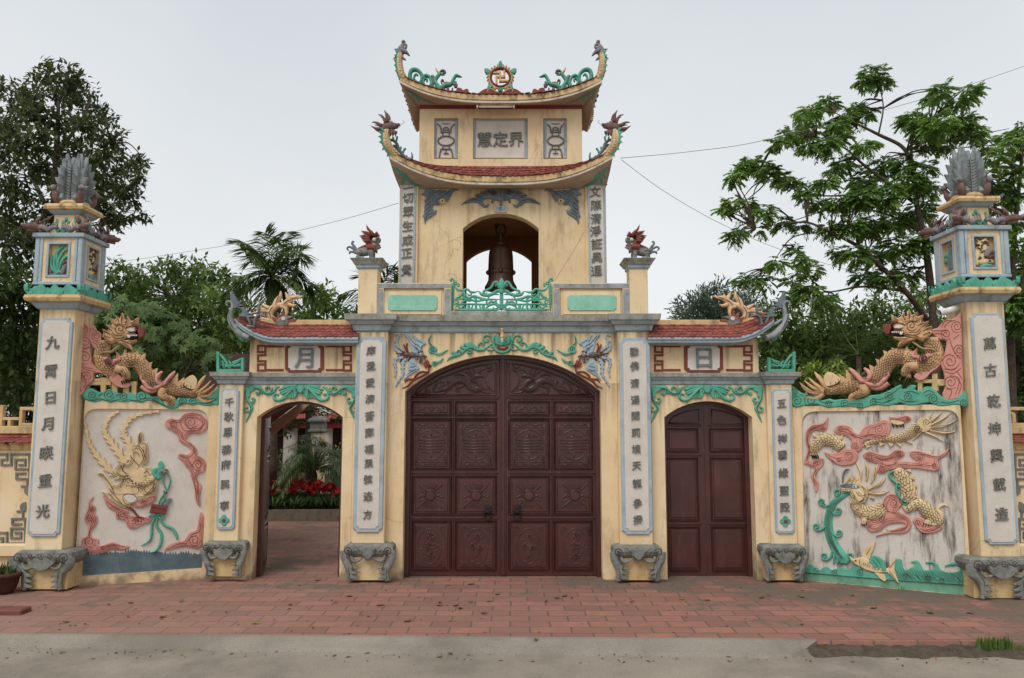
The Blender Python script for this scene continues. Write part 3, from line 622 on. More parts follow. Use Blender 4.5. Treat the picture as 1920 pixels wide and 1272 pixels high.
# ================================================================ door leaves
def moulded(b, pl, q0, q1, d, wd=0.018, h=0.014, field=True):
    """panel with a bolection frame: photo pixel corners q0 (top left), q1 (bottom right)"""
    a, c = pl.hit(q0), pl.hit(q1); x0, x1, z1, z0 = a.x, c.x, a.y, c.y
    for k, (w0, hh) in enumerate(((0, h), (wd*1.15, h*0.6))):
        xa, xb, za, zb = x0+w0, x1-w0, z0+w0, z1-w0; ww = wd*(1 if k == 0 else 0.6)
        O = [(xa, za), (xb, za), (xb, zb), (xa, zb)]; I = [(xa+ww, za+ww), (xb-ww, za+ww), (xb-ww, zb-ww), (xa+ww, zb-ww)]
        Mi = [((o[0]+i[0])/2, (o[1]+i[1])/2) for o, i in zip(O, I)]
        vo = [b.bm.verts.new(pl.w(p[0], p[1], d-0.001)) for p in O]; vm = [b.bm.verts.new(pl.w(p[0], p[1], d+hh)) for p in Mi]; vi = [b.bm.verts.new(pl.w(p[0], p[1], d-0.001)) for p in I]
        for i in range(4):
            j = (i+1) % 4; b.bm.faces.new((vo[i], vo[j], vm[j], vm[i])); b.bm.faces.new((vm[i], vm[j], vi[j], vi[i]))
    if field:
        e = wd*2.6; b.slab([(x0+e, z0+e), (x1-e, z0+e), (x1-e, z1-e), (x0+e, z1-e)], pl, d, d+0.012, 0.006)
    return x0, x1, z0, z1
cxd = X(942, 900, YD); ad = arch(dl-0.02, dr+0.02, dzs, dzt+0.02, 40)
b = B()                    # dark frame seen behind the reveal
fw = 0.05; o1 = [(dl-0.02, 0.0)] + ad + [(dr+0.02, 0.0)]; ai = arch(dl+fw, dr-fw, dzs-0.012, dzt-0.035, 40); i1 = [(dl+fw, 0.0)] + ai + [(dr-fw, 0.0)]
vo = [b.bm.verts.new((p[0], YD-0.05, p[1])) for p in o1]; vi = [b.bm.verts.new((p[0], YD-0.05, p[1])) for p in i1]; vb = [b.bm.verts.new((p[0], YD+0.06, p[1])) for p in i1]; vc = [b.bm.verts.new((p[0], YD+0.06, p[1])) for p in o1]
for i in range(len(o1)-1):
    b.bm.faces.new((vo[i], vo[i+1], vi[i+1], vi[i])); b.bm.faces.new((vi[i], vi[i+1], vb[i+1], vb[i])); b.bm.faces.new((vb[i], vb[i+1], vc[i+1], vc[i])); b.bm.faces.new((vc[i], vc[i+1], vo[i+1], vo[i]))
b.obj('door_frame', 'door', GW)
TD = Zm(750, 660, 5.3)
def door_relief(new, mir):
    """carving of the left leaf in photo pixels; mir maps x to the right leaf"""
    q = lambda pts: [(mir(p[0]),)+tuple(p[1:]) for p in pts]
    for cx in (808.5, 892.5):                        # longevity roundels in a fret
        r = new(); c = (mir(cx), 834)
        r.stroke([(c[0]+27*cos(a*pi/12), c[1]+27.5*sin(a*pi/12)) for a in range(25)], 2.2, 0, 0.0139, n=2, taper=(1, 1))
        for dy, hl in ((-15, 16), (-8.5, 25), (-3, 24), (2.5, 24), (8, 26), (14, 17)): r.stroke([(c[0]-hl, c[1]+dy), (c[0]+hl, c[1]+dy)], 2.0, 0, 0.0139, n=1, taper=(1, 1))
        for y0, y1 in ((-26, -15), (14, 26)): r.stroke([(c[0], c[1]+y0), (c[0], c[1]+y1)], 2.2, 0, 0.0139, n=1, taper=(1, 1))
        for sx in (-1, 1):
            r.stroke([(c[0]+sx*13, c[1]-8), (c[0]+sx*13, c[1]-3)], 1.6, 0, 0.0124, n=1); r.stroke([(c[0]+sx*13, c[1]+3), (c[0]+sx*13, c[1]+8)], 1.6, 0, 0.0124, n=1)
            for sy in (-1, 1):
                for k, (a, e, l) in enumerate(((4, 37, 25), (3, 32.5, 12), (14, 32.5, 28), (21, 28, 28))): r.stroke([(c[0]+sx*a, c[1]+sy*e), (c[0]+sx*l, c[1]+sy*e)], 1.8, 0, 0.0124, n=1, taper=(1, 1))
                r.stroke([(c[0]+sx*28, c[1]+sy*39), (c[0]+sx*28, c[1]+sy*19), (c[0]+sx*23, c[1]+sy*19)], 1.8, 0, 0.0124, n=1, taper=(1, 1))
                r.spiral((c[0]+sx*24.5, c[1]+sy*24), 2.6, 1.2, 0, 1.2, 0, 0.0124); r.stroke([(c[0]+sx*12, c[1]+sy*32), (c[0]+sx*12, c[1]+sy*37)], 1.6, 0, 0.0124, n=1); r.stroke([(c[0], c[1]+sy*28), (c[0], c[1]+sy*39)], 1.5, 0, 0.0124, n=1)
    for k, cx in enumerate((807, 893)):              # sun flowers with flaming petals
        r = new(); c = (mir(cx), 929.5); r.dot(c, 8.5, 0, 0.0217); r.stroke([(c[0]+10*cos(a*pi/8), c[1]+10*sin(a*pi/8)) for a in range(17)], 1.8, 0, 0.0186, n=2, taper=(1, 1))
        for a in (0.72, -0.72, pi-0.72, pi+0.72):
            e = (cos(a), sin(a)); r.stroke([(c[0]+e[0]*9, c[1]+e[1]*10), (c[0]+e[0]*15, c[1]+e[1]*(18 if k == 0 else 15)), (c[0]+e[0]*26, c[1]+e[1]*(29 if k == 0 else 27)), (c[0]+e[0]*31, c[1]+e[1]*37)], 2.8, 0, 0.0186)
        for s in (-1, 1):
            r.stroke([(c[0]+s*9, c[1]+2), (c[0]+s*16, c[1]-1), (c[0]+s*20, c[1]+2), (c[0]+s*25, c[1]+1)], 2.4, 0, 0.0170)
            r.stroke([(c[0]+s*9, c[1]-5), (c[0]+s*16, c[1]-8), (c[0]+s*21, c[1]-11)], 1.6, 0, 0.0124); r.stroke([(c[0]+s*9, c[1]+6), (c[0]+s*17, c[1]+8), (c[0]+s*22, c[1]+12)], 1.6, 0, 0.0124)
            for u in (-14, -10, -6, -2, 2, 6, 10, 14): r.stroke([(c[0]+u*0.5, c[1]+s*11), (c[0]+u*0.9, c[1]+s*19), (c[0]+u, c[1]+s*(25-abs(u)*0.2))], 1.3, 0, 0.0124)
    for k, cx in enumerate((806, 893.5)):            # oval medallions of flowers and birds
        r = new(); c = (mir(cx), 1024); r.stroke([(c[0]+22*cos(a*pi/12), c[1]+33*sin(a*pi/12)) for a in range(25)], 1.4, 0, 0.0109, n=2, taper=(1, 1))
        for sx in (-1, 1):
            for sy in (-1, 1):
                r.stroke([(c[0]+sx*27, c[1]+sy*20), (c[0]+sx*23, c[1]+sy*28), (c[0]+sx*14, c[1]+sy*38)], 1.5, 0, 0.0109); r.spiral((c[0]+sx*25, c[1]+sy*35), 4, 1.3, 0.5, 1.4, 0, 0.0124, sgn=sx)
                r.stroke([(c[0]+sx*28, c[1]+sy*26), (c[0]+sx*24, c[1]+sy*33)], 1.6, 0, 0.0109); r.stroke([(c[0]+sx*18, c[1]+sy*39), (c[0]+sx*22, c[1]+sy*33)], 1.6, 0, 0.0109)
        rnd = random.Random(20+k)
        for (fx, fy, fr) in ((2, -20, 8), (0, 0, 9), (3, 17, 7)) if k == 0 else ((2, -18, 8), (-7, 1, 6), (8, 3, 6)):
            for j in range(9):
                a = j*2*pi/9+rnd.random()*0.4; L_ = fr*rnd.uniform(0.8, 1.25); r.stroke([(c[0]+fx+cos(a)*1.5, c[1]+fy+sin(a)*1.5), (c[0]+fx+cos(a+0.25)*L_*0.6, c[1]+fy+sin(a+0.25)*L_*0.6), (c[0]+fx+cos(a)*L_, c[1]+fy+sin(a)*L_)], 2.4, 0, 0.0139, n=3)
            r.dot((c[0]+fx, c[1]+fy), 1.6, 0, 0.0186)
        r.stroke([(c[0]+2, c[1]-12), (c[0]-6, c[1]-2), (c[0]+5, c[1]+8), (c[0]-3, c[1]+24)], 1.5, 0, 0.0124)
        for j in range(7):
            x, y = rnd.uniform(-15, 15), rnd.uniform(-24, 27); a = rnd.uniform(0, 6.28); r.stroke([(c[0]+x, c[1]+y), (c[0]+x+cos(a)*4, c[1]+y+sin(a)*4), (c[0]+x+cos(a+0.6)*7, c[1]+y+sin(a+0.6)*7)], 1.8, 0, 0.0109, n=3)
    for cx in (809, 893):                            # scroll friezes
        r = new()
        for s in (-1, 1):
            c = (mir(cx), 767); r.stroke([(c[0], c[1]+1), (c[0]+s*9, c[1]-4), (c[0]+s*18, c[1]+1), (c[0]+s*27, c[1]+6)], 2.2, 0, 0.0139); r.spiral((c[0]+s*14, c[1]+3), 3.4, 1.2, 0, 1.6, 0, 0.0124, sgn=s); r.spiral((c[0]+s*23, c[1]-3), 3.4, 1.2, 1, 1.6, 0, 0.0124, sgn=-s); r.stroke([(c[0]+s*3, c[1]+5), (c[0]+s*8, c[1]+7), (c[0]+s*12, c[1]+6)], 1.4, 0, 0.0109)
        r.dot((mir(cx), 767), 3.6, 0, 0.0186)
    r = new(); body = q([(t[0], t[1], t[2]) for t in TD([(330, 400, 4), (400, 380, 7), (480, 360, 9), (530, 310, 10), (600, 290, 11), (660, 310, 11), (700, 360, 11), (760, 380, 11), (800, 350, 10), (770, 300, 9), (720, 280, 8), (740, 245, 8)])])
    r.stroke(body, 0, 0, 0.02); r.scales(body, 0, 0, 3.0, 0.0248)
    for pts in ([(740, 250, 9), (790, 235, 8), (830, 250, 4)], [(700, 240, 4), (660, 200, 2), (640, 210, 1)], [(710, 230, 4), (690, 185, 2), (670, 170, 1)], [(740, 225, 4), (740, 190, 2), (720, 165, 1)], [(780, 225, 3), (800, 190, 2), (850, 175, 1)],
                [(560, 330, 4), (560, 390, 3), (600, 410, 2)], [(640, 330, 5), (600, 350, 4), (570, 370, 2), (610, 400, 2)], [(800, 370, 5), (830, 400, 3), (900, 410, 2)], [(800, 350, 4), (850, 370, 2), (890, 360, 1)], [(500, 320, 6), (480, 300, 5), (510, 300, 2)],
                [(400, 370, 5), (440, 330, 4), (410, 300, 2), (380, 320, 1)], [(330, 380, 4), (360, 320, 3), (380, 300, 1)], [(300, 400, 3), (270, 370, 4), (250, 400, 2), (280, 400, 1)], [(170, 425, 2), (230, 410, 3), (300, 415, 3), (420, 415, 3), (470, 390, 2)], [(540, 240, 2), (580, 225, 3), (640, 240, 2)], [(560, 420, 2), (640, 415, 3), (720, 420, 2)], [(850, 150, 2), (880, 165, 3), (920, 140, 1)], [(870, 200, 2), (900, 185, 3), (930, 170, 1)]):
        r.stroke(q(TD(pts)), 0, 0, 0.0186)
    r.poly([(mir(x), y) for x, y in TD([(940, 200), (880, 215), (850, 270), (870, 340), (915, 385), (940, 390)])], 0, 0.0186, 2)
for side in (0, 1):
    mir = (lambda x: x) if side == 0 else (lambda x: 1884.5-x)
    b = B(); A2 = [p for p in arch(dl+0.01, dr-0.01, dzs-0.005, dzt-0.01, 40) if (p[0] < cxd-0.001 if side == 0 else p[0] > cxd+0.001)]
    mid = (cxd-0.001 if side == 0 else cxd+0.001); A2 = (A2+[(mid, dzt-0.01)]) if side == 0 else ([(mid, dzt-0.01)]+A2)
    out = [(A2[0][0], 0.012)] + A2 + [(A2[-1][0], 0.012)]
    b.prism(out, YD, YD+0.05)
    for (xa, xb) in ((772, 847), (853, 932)):
        for (ya, yb) in ((752, 781), (786, 882), (892, 967), (976, 1071)):
            x0, x1 = sorted((mir(xa), mir(xb))); moulded(b, PD, (x0, ya), (x1, yb), 0.0, 0.017, 0.016)
    xm0, xm1 = sorted((mir(757), mir(937)))
    for y in (747.5, 783.5, 887, 971.5): b.slab([PD.hit(p) for p in ((xm0+8, y-1.6), (xm1-3, y-1.6), (xm1-3, y+1.6), (xm0+8, y+1.6))], PD, 0, 0.022, 0.008)
    for x in (849.5,): b.slab([PD.hit((mir(x)+e, y)) for e, y in ((-1.3, 749), (1.3, 749), (1.3, 1074), (-1.3, 1074))], PD, 0, 0.02, 0.007)
    lun = [(mir(x), y) for x, y in ((779, 741), (790, 731), (830, 708), (870, 693), (905, 685), (931, 682), (931, 741))]
    lp = [PD.hit(p) for p in lun]; b.strip(lp+[lp[0]], [0.011]*8, PD, 0, 0.016)
    lun2 = [(mir(x), y) for x, y in ((772, 745), (785, 729), (826, 702), (868, 686), (905, 678), (936, 675), (936, 745))]
    lp = [PD.hit(p) for p in lun2]; b.strip(lp+[lp[0]], [0.008]*8, PD, 0, 0.012)
    if side == 0:
        for x0_, x1_, h_ in ((937.5, 949, 0.02), (940.5, 946, 0.03)): b.slab([PD.hit(p) for p in ((x0_, 669), (x1_, 669), (x1_, 1078), (x0_, 1078))], PD, 0, h_, 0.006)
    leaf = b.obj('door_leaf', 'door', GW)
    made = []
    def new():
        r_ = R(PD, 0.008, 0.016); r_.tick = 0.0003; r_.seg = 1; made.append(r_); return r_
    door_relief(new, mir)
    for r_ in made: r_.obj('door_carving', ['door'], leaf)
    r = R(PD, 0.02, 0.02); kx = mir(915)              # lion mask knocker with ring
    r.poly([(kx-5, 952), (kx-7, 948), (kx-3, 948), (kx, 945), (kx+3, 948), (kx+7, 948), (kx+5, 952), (kx+7, 956), (kx+3, 959), (kx, 962), (kx-3, 959), (kx-7, 956)], 0, 0.03, 2)
    for s in (-1, 1): r.dot((kx+s*2.5, 952), 1.3, 0, 0.04)
    r.stroke([(kx+7*cos(a*pi/8-pi/2), 965+8*sin(a*pi/8-pi/2)) for a in range(17)], 2.4, 0, 0.028, n=2, taper=(1, 1))
    r.obj('door_knocker', ['iron'], leaf)
# ================================================================ reliefs over the main arch
def phoenix(parent, mir, name):
    T0 = Zm(730, 610, 8.727); T = lambda pts: [(mir(p[0]),)+tuple(p[1:]) for p in T0(pts)]
    r = R(PF, 0, 0.018)
    # upper wing, lower wing
    r.poly(T([(255, 150), (285, 135), (330, 165), (400, 250), (440, 285), (425, 240), (375, 160), (400, 165), (470, 215), (540, 245), (600, 285), (590, 310), (545, 335), (520, 390), (500, 440), (420, 470), (375, 440), (350, 370), (330, 290), (350, 300), (320, 240)]), 0, 0.02, 2)
    r.poly(T([(380, 540), (430, 560), (450, 640), (490, 700), (455, 745), (380, 790), (300, 845), (235, 910), (280, 820), (310, 760), (300, 690), (310, 640), (330, 590)]), 0, 0.02, 2)
    for pts in ([(300, 170), (400, 290), (440, 330)], [(440, 240), (520, 280), (560, 300)], [(360, 320), (420, 360), (480, 400)], [(420, 300), (480, 340), (510, 370)], [(330, 690), (400, 680), (450, 660)], [(320, 740), (390, 740), (450, 720)], [(350, 620), (390, 640), (430, 630)], [(290, 820), (350, 770), (420, 750)]):
        r.line(T(pts), 0.9, 1)
    # tail plumes
    r.feather(T([(240, 440), (150, 360), (130, 260), (160, 170), (90, 175)]), 5.5, 0, 6); r.feather(T([(210, 450), (120, 420), (75, 350), (90, 260)]), 4.5, 0, 4)
    r.feather(T([(230, 520), (120, 540), (90, 640), (110, 720), (95, 850)]), 6.0, 0, 6); r.feather(T([(270, 540), (230, 600), (220, 700), (225, 800), (160, 900), (105, 1000)]), 6.5, 0, 7)
    # plum-coloured quills
    for pts in ([(290, 470), (200, 420), (140, 370)], [(300, 450), (260, 380), (235, 305)], [(310, 440), (285, 360), (297, 285)], [(280, 470), (180, 470), (105, 455)], [(290, 490), (200, 500), (120, 520)], [(300, 510), (220, 560), (165, 610)], [(350, 530), (320, 560), (300, 590)]):
        r.stroke(T(pts), 3.0, 3, 0.026, taper=(0.7, 0.15))
    # body, neck, head, crest
    r.stroke(T([(250, 480, 3), (300, 480, 9), (370, 490, 10), (440, 490, 8), (500, 490, 7)]), 0, 2, 0.045); r.scales(T([(270, 480, 7), (340, 485, 10), (430, 490, 8)]), 0, 1, 2.4, 0.045)
    r.dot(T([(525, 485)])[0], 4.2, 2, 0.055); r.stroke(T([(540, 490), (580, 500), (620, 520)]), 2.4, 2, 0.05, taper=(1, 0.1))
    r.stroke(T([(490, 460), (475, 400), (445, 370), (425, 390)]), 2.2, 2, 0.04); r.stroke(T([(520, 450), (530, 425), (555, 430)]), 2.2, 2, 0.04); r.dot(T([(520, 480)])[0], 1.4, 4, 0.066)
    for pts in ([(500, 530), (500, 580), (485, 620)], [(525, 530), (530, 580), (510, 630)], [(460, 520), (455, 570)]): r.stroke(T(pts), 2.6, 2, 0.035)
    # scroll and ribbons held in the beak
    r.poly(T([(550, 625), (635, 570), (670, 645), (590, 700)]), 3, 0.03, 1); r.stroke(T([(570, 520), (600, 590), (640, 680), (650, 740), (610, 770), (560, 770)]), 2.4, 3, 0.036); r.stroke(T([(640, 660), (685, 660), (670, 685), (630, 670)]), 2.2, 3, 0.04)
    r.stroke(T([(610, 760), (520, 765), (440, 820), (400, 880), (300, 890), (250, 950)]), 4.0, 3, 0.022); r.stroke(T([(640, 710), (640, 770), (560, 820), (440, 880), (370, 920), (310, 990), (210, 1030)]), 4.2, 3, 0.026)
    return r.obj(name, ['bluewing', 'line', 'greyrelief', 'red', 'white'], parent)
mirC = lambda x: 1884.0-x
phoenix(GW, lambda x: x, 'phoenix_relief'); phoenix(GW, mirC, 'phoenix_relief')
for mir in (lambda x: x, mirC):
    T0 = Zm(730, 610, 8.727); T = lambda pts: [(mir(p[0]),)+tuple(p[1:]) for p in T0(pts)]
    sg = 1 if mir(1) < mir(2) else -1
    r = R(PF, 0, 0.02)
    r.poly(T([(685, 160), (660, 240), (670, 300), (730, 340), (780, 390), (760, 440), (810, 460), (870, 440), (960, 400), (900, 450), (840, 490), (770, 485), (720, 460), (660, 455), (640, 410), (660, 340), (630, 260), (650, 200)]), 0, 0.02, 3); r.spiral(T([(715, 390)])[0], 5.2, 1.5, 0.5, 1.0, 1, sgn=sg, line=True); r.line(T([(650, 200), (660, 290), (700, 330)]), 1, 1)
    r.obj('cloud_relief', ['green', 'line'], GW)
    r = R(PF, 0, 0.02); r.poly(T([(885, 535), (850, 600), (790, 630), (740, 670), (700, 640), (705, 595), (760, 590), (820, 580)]), 0, 0.02, 3); r.spiral(T([(745, 618)])[0], 3.4, 1.3, 0, 0.9, 1, sgn=sg, line=True)
    r.obj('cloud_relief', ['green', 'line'], GW)
# lotus and leafy scroll on the crown of the arch
r = R(PF, 0, 0.02); T0 = Zm(730, 610, 8.727)
for mir in (lambda x: x, mirC):
    T = lambda pts: [(mir(p[0]),)+tuple(p[1:]) for p in T0(pts)]; sg = 1 if mir(1) < mir(2) else -1
    r.stroke(T([(945, 590, 1), (1000, 530, 5), (1090, 500, 6), (1180, 470, 4), (1260, 390, 6), (1350, 360, 7), (1450, 400, 7), (1540, 400, 5), (1640, 330, 3.5), (1720, 280, 3)]), 0, 0, 0.024)
    for pts in ([(1080, 500), (1060, 460), (1020, 435)], [(1260, 400), (1200, 370), (1155, 345)], [(1300, 370), (1260, 330), (1215, 300)], [(1420, 380), (1350, 320), (1280, 295)], [(1380, 370), (1330, 330), (1270, 340)]): r.stroke(T(pts), 7.0, 0, 0.022, taper=(0.9, 0.1))
    r.stroke(T([(1150, 480), (1170, 430), (1130, 410), (1105, 440), (1130, 455)]), 2.6, 0, 0.024); r.stroke(T([(1270, 400), (1340, 410), (1330, 460), (1280, 450), (1300, 425)]), 3.0, 0, 0.024)
    r.stroke(T([(1460, 400), (1460, 320), (1510, 285), (1550, 310), (1530, 335), (1510, 320)]), 3.4, 0, 0.024); r.stroke(T([(1580, 390), (1640, 410), (1700, 400), (1700, 360), (1665, 360)]), 3.0, 0, 0.024)
    r.stroke(T([(1700, 290), (1650, 190), (1590, 170), (1540, 200), (1545, 255), (1600, 275), (1615, 240), (1585, 230)]), 3.6, 0, 0.026)
    r.poly(T([(1670, 240), (1725, 160), (1780, 230), (1770, 290), (1720, 310)]), 0, 0.03, 2); r.line(T([(1725, 180), (1730, 290)]), 0.9, 1, 0.03); r.line(T([(1700, 230), (1730, 300)]), 0.9, 1, 0.03)
    r.stroke(T([(1700, 290), (1740, 400), (1800, 440), (1850, 448)]), 5.0, 0, 0.026, taper=(0.8, 1)); r.stroke(T([(1760, 345), (1800, 385), (1850, 395)]), 4.0, 2, 0.024, taper=(0.3, 1)); r.stroke(T([(1750, 280), (1800, 320), (1850, 325)]), 5, 0, 0.034, taper=(0.6, 1)); r.dot(T([(1750, 432)])[0], 1.8, 2, 0.02)
    r.poly(T([(1775, 180), (1810, 230), (1850, 260), (1850, 320), (1790, 290)]), 0, 0.03, 2)
r.obj('lotus_scroll_relief', ['green', 'line', 'red'], GW)
# small lamp in front of the lotus
LMP = thing('wall_lamp', 'small white tube lamp on an ivory holder over the main arch', 'lamp', at(941.5, 625, YF-0.06))
p = at(941.5, 630, 9.0); kk = 0.006
b = B(); b.lathe((p.x, 9.0, at(0, 634, 9.0).z), [(0.012, 0), (0.022, 0.004), (0.022, 0.03), (0.016, 0.034), (0.019, 0.05), (0.019, 0.085), (0.026, 0.092), (0.026, 0.104), (0.012, 0.11)], 16); b.tube([(p.x-0.012, 9.0, at(0, 621, 9.0).z), (p.x-0.03, 9.03, at(0, 622, 9.0).z), (p.x-0.035, YF, at(0, 626, 9).z)], 0.007); b.obj('lamp_holder', 'fascia', LMP)
b = B(); b.lathe((p.x, 9.0, at(0, 643, 9.0).z), [(0.006, 0), (0.014, 0.004), (0.015, 0.06), (0.015, 0.062)], 14); b.obj('lamp_tube', 'lampwhite', LMP)
# ================================================================ side gates
def tiled_slope(b, S, rows, cols, m=0, lift=0.012, jit=0.004, seed=0):
    """rows of round-nosed tiles over a surface S(u, v) -> point, v 0 at the eave; each tile a little thick"""
    rnd = random.Random(seed)
    for j in range(rows):
        for i in range(cols + (j % 2)):
            u0 = (i-0.5*(j % 2))/cols; u1 = u0+1/cols*0.97
            ua, ub = max(0, u0), min(1, u1)
            if ub-ua < 0.25/cols: continue
            v0 = (j-0.22)/rows; v1 = (j+1.15)/rows; v1 = min(v1, 1.0); vn = v0+0.3/rows; um = (ua+ub)/2
            dv = rnd.uniform(-1, 1)*0.08/rows; li = lift+rnd.uniform(-jit, jit)
            def q(u, v, l):
                v_ = v+dv; P = S(u, max(v_, 0)); 
                if v_ < 0: P = P + (S(u, 0)-S(u, 0.05))*(-v_/0.05)
                e = 1e-3; a = S(min(u+e, 1), max(v_, 0))-S(max(u-e, 0), max(v_, 0)); c = S(u, min(max(v_, 0)+e, 1))-S(u, max(max(v_, 0)-e, 0)); nn = a.cross(c)
                if nn.length < 1e-12: nn = Vector((0, 0, 1))
                nn.normalize(); nn = nn if nn.z > 0 else -nn
                return P + nn*l
            lo = [q(um, v0, li), q(ua+(ub-ua)*0.12, v0+0.1/rows, li), q(ua, vn, li), q(ua, v1, 0.002), q(ub, v1, 0.002), q(ub, vn, li), q(ub-(ub-ua)*0.12, v0+0.1/rows, li)]
            bt = [q(um, v0, li-0.011), q(ua+(ub-ua)*0.12, v0+0.1/rows, li-0.011), q(ua, vn, li-0.011), q(ub, vn, li-0.011), q(ub-(ub-ua)*0.12, v0+0.1/rows, li-0.011)]
            vt = [b.bm.verts.new(p) for p in lo]; vb = [b.bm.verts.new(p) for p in bt]
            f = b.bm.faces.new(vt); f.material_index = m
            T_ = [vt[2], vt[1], vt[0], vt[6], vt[5]]; B_ = [vb[2], vb[1], vb[0], vb[4], vb[3]]
            for a in range(4): b.bm.faces.new((T_[a], T_[a+1], B_[a+1], B_[a])).material_index = m
def vine_relief(parent, pl, mir):
    T0 = Zm(450, 700, 8.348); T = lambda pts: [(mir(p[0]),)+tuple(p[1:]) for p in T0(pts)]
    r = R(pl, 0, 0.02)
    for half in (0, 1):
        H = (lambda pts: pts) if half == 0 else (lambda pts: [(1915-p[0],)+tuple(p[1:]) for p in pts])
        Q = lambda pts: T(H(pts))
        r.stroke(Q([(100, 235, 6), (200, 225, 9), (310, 230, 7), (360, 285, 6), (440, 320, 7), (520, 300, 6), (560, 240, 5), (620, 212, 3)]), 0, 0, 0.024)
        r.poly(Q([(85, 210), (180, 215), (240, 235), (220, 275), (160, 300), (165, 360), (120, 380), (95, 320)]), 0, 0.022, 2)
        r.stroke(Q([(110, 330, 7), (115, 400, 6), (150, 470, 6), (190, 540, 6), (170, 600, 5), (130, 690, 4), (95, 775, 1)]), 0, 0, 0.024)
        r.stroke(Q([(140, 440), (200, 450), (235, 415), (205, 390), (190, 420)]), 3.4, 0, 0.024); r.stroke(Q([(170, 590), (100, 600), (85, 555), (115, 535), (125, 560)]), 3.4, 0, 0.024); r.stroke(Q([(180, 470), (230, 475)]), 3, 0, 0.02, taper=(1, 0.1))
        r.stroke(Q([(300, 240), (315, 300), (280, 335), (258, 310), (285, 300)]), 3.4, 0, 0.024); r.stroke(Q([(470, 270), (460, 220), (420, 220), (405, 250), (435, 260)]), 3.4, 0, 0.024); r.stroke(Q([(490, 290), (510, 220)]), 3, 0, 0.02, taper=(1, 0.1)); r.stroke(Q([(345, 280), (345, 335)]), 3, 0, 0.02, taper=(1, 0.1))
        r.stroke(Q([(900, 215, 5), (830, 250, 6), (750, 330, 7), (660, 410, 7), (580, 420, 6), (530, 380, 5), (550, 330, 4), (600, 330, 3.5), (590, 355, 3)]), 0, 0, 0.026)
        for pts in ([(880, 210), (740, 220), (600, 270)], [(860, 225), (740, 260), (620, 310)], [(840, 245), (720, 300), (640, 330)], [(900, 205), (780, 205), (660, 220)]): r.stroke(Q(pts), 5.5, 0, 0.024, taper=(0.7, 0.15))
        r.poly(Q([(850, 240), (890, 290), (900, 340), (860, 400), (790, 385), (720, 400), (665, 430), (760, 330), (800, 270)]), 0, 0.02, 1)
        for u in (730, 770, 810, 850): r.line(Q([(u, 385), (u*0.5+415, 320), (840, 260)]), 0.8, 1, 0.02)
        r.stroke(Q([(930, 215), (880, 260), (870, 310)]), 3.2, 0, 0.028, taper=(0.9, 0.2)); r.stroke(Q([(940, 215), (910, 270), (900, 330)]), 3.2, 0, 0.03, taper=(0.9, 0.2))
        r.line(Q([(100, 260), (110, 400), (180, 530), (150, 640)]), 0.8, 1, 0.022); r.line(Q([(210, 225), (330, 260), (440, 320), (540, 270)]), 0.8, 1, 0.022)
    r.poly(T([(957, 195), (1010, 210), (1000, 280), (957, 320), (914, 280), (905, 210)]), 0, 0.034, 3); r.dot(T([(957, 260)])[0], 4, 0, 0.04, ry=6)
    return r.obj('vine_relief', ['green', 'line'], parent)
def fret(r, x0, x1, y0, y1, sx):
    """red key fret; x0 the outer end, sx the way it runs"""
    g = (y1-y0)
    q = lambda pts: [(x0+sx*a*(abs(x1-x0)), y0+c*g) for a, c in pts]
    def ln(pts):
        P = q(pts)
        for a, c in zip(P, P[1:]):
            w = 1.9
            if abs(a[0]-c[0]) > abs(a[1]-c[1]): u0, u1 = sorted((a[0], c[0])); r.poly([(u0-w, a[1]-w), (u1+w, a[1]-w), (u1+w, a[1]+w), (u0-w, a[1]+w)], 0, None, 1, 0.002)
            else: v0, v1 = sorted((a[1], c[1])); r.poly([(a[0]-w, v0-w), (a[0]+w, v0-w), (a[0]+w, v1+w), (a[0]-w, v1+w)], 0, None, 1, 0.002)
    for s in (0, 1):
        f = (lambda c: c) if s == 0 else (lambda c: 1-c)
        ln([(0, f(0)), (0.3, f(0)), (0.3, f(0.38)), (0, f(0.38)), (0, f(0.62))] if s == 0 else [(0, f(0)), (0.3, f(0)), (0.3, f(0.38)), (0, f(0.38))])
        ln([(0, f(0)), (0, f(0.25)), (0.3, f(0.25))]); ln([(0.3, f(0.0)), (0.38, f(0.0)), (1, f(0.0))] if False else [(0.36, f(0.02)), (1, f(0.02))])
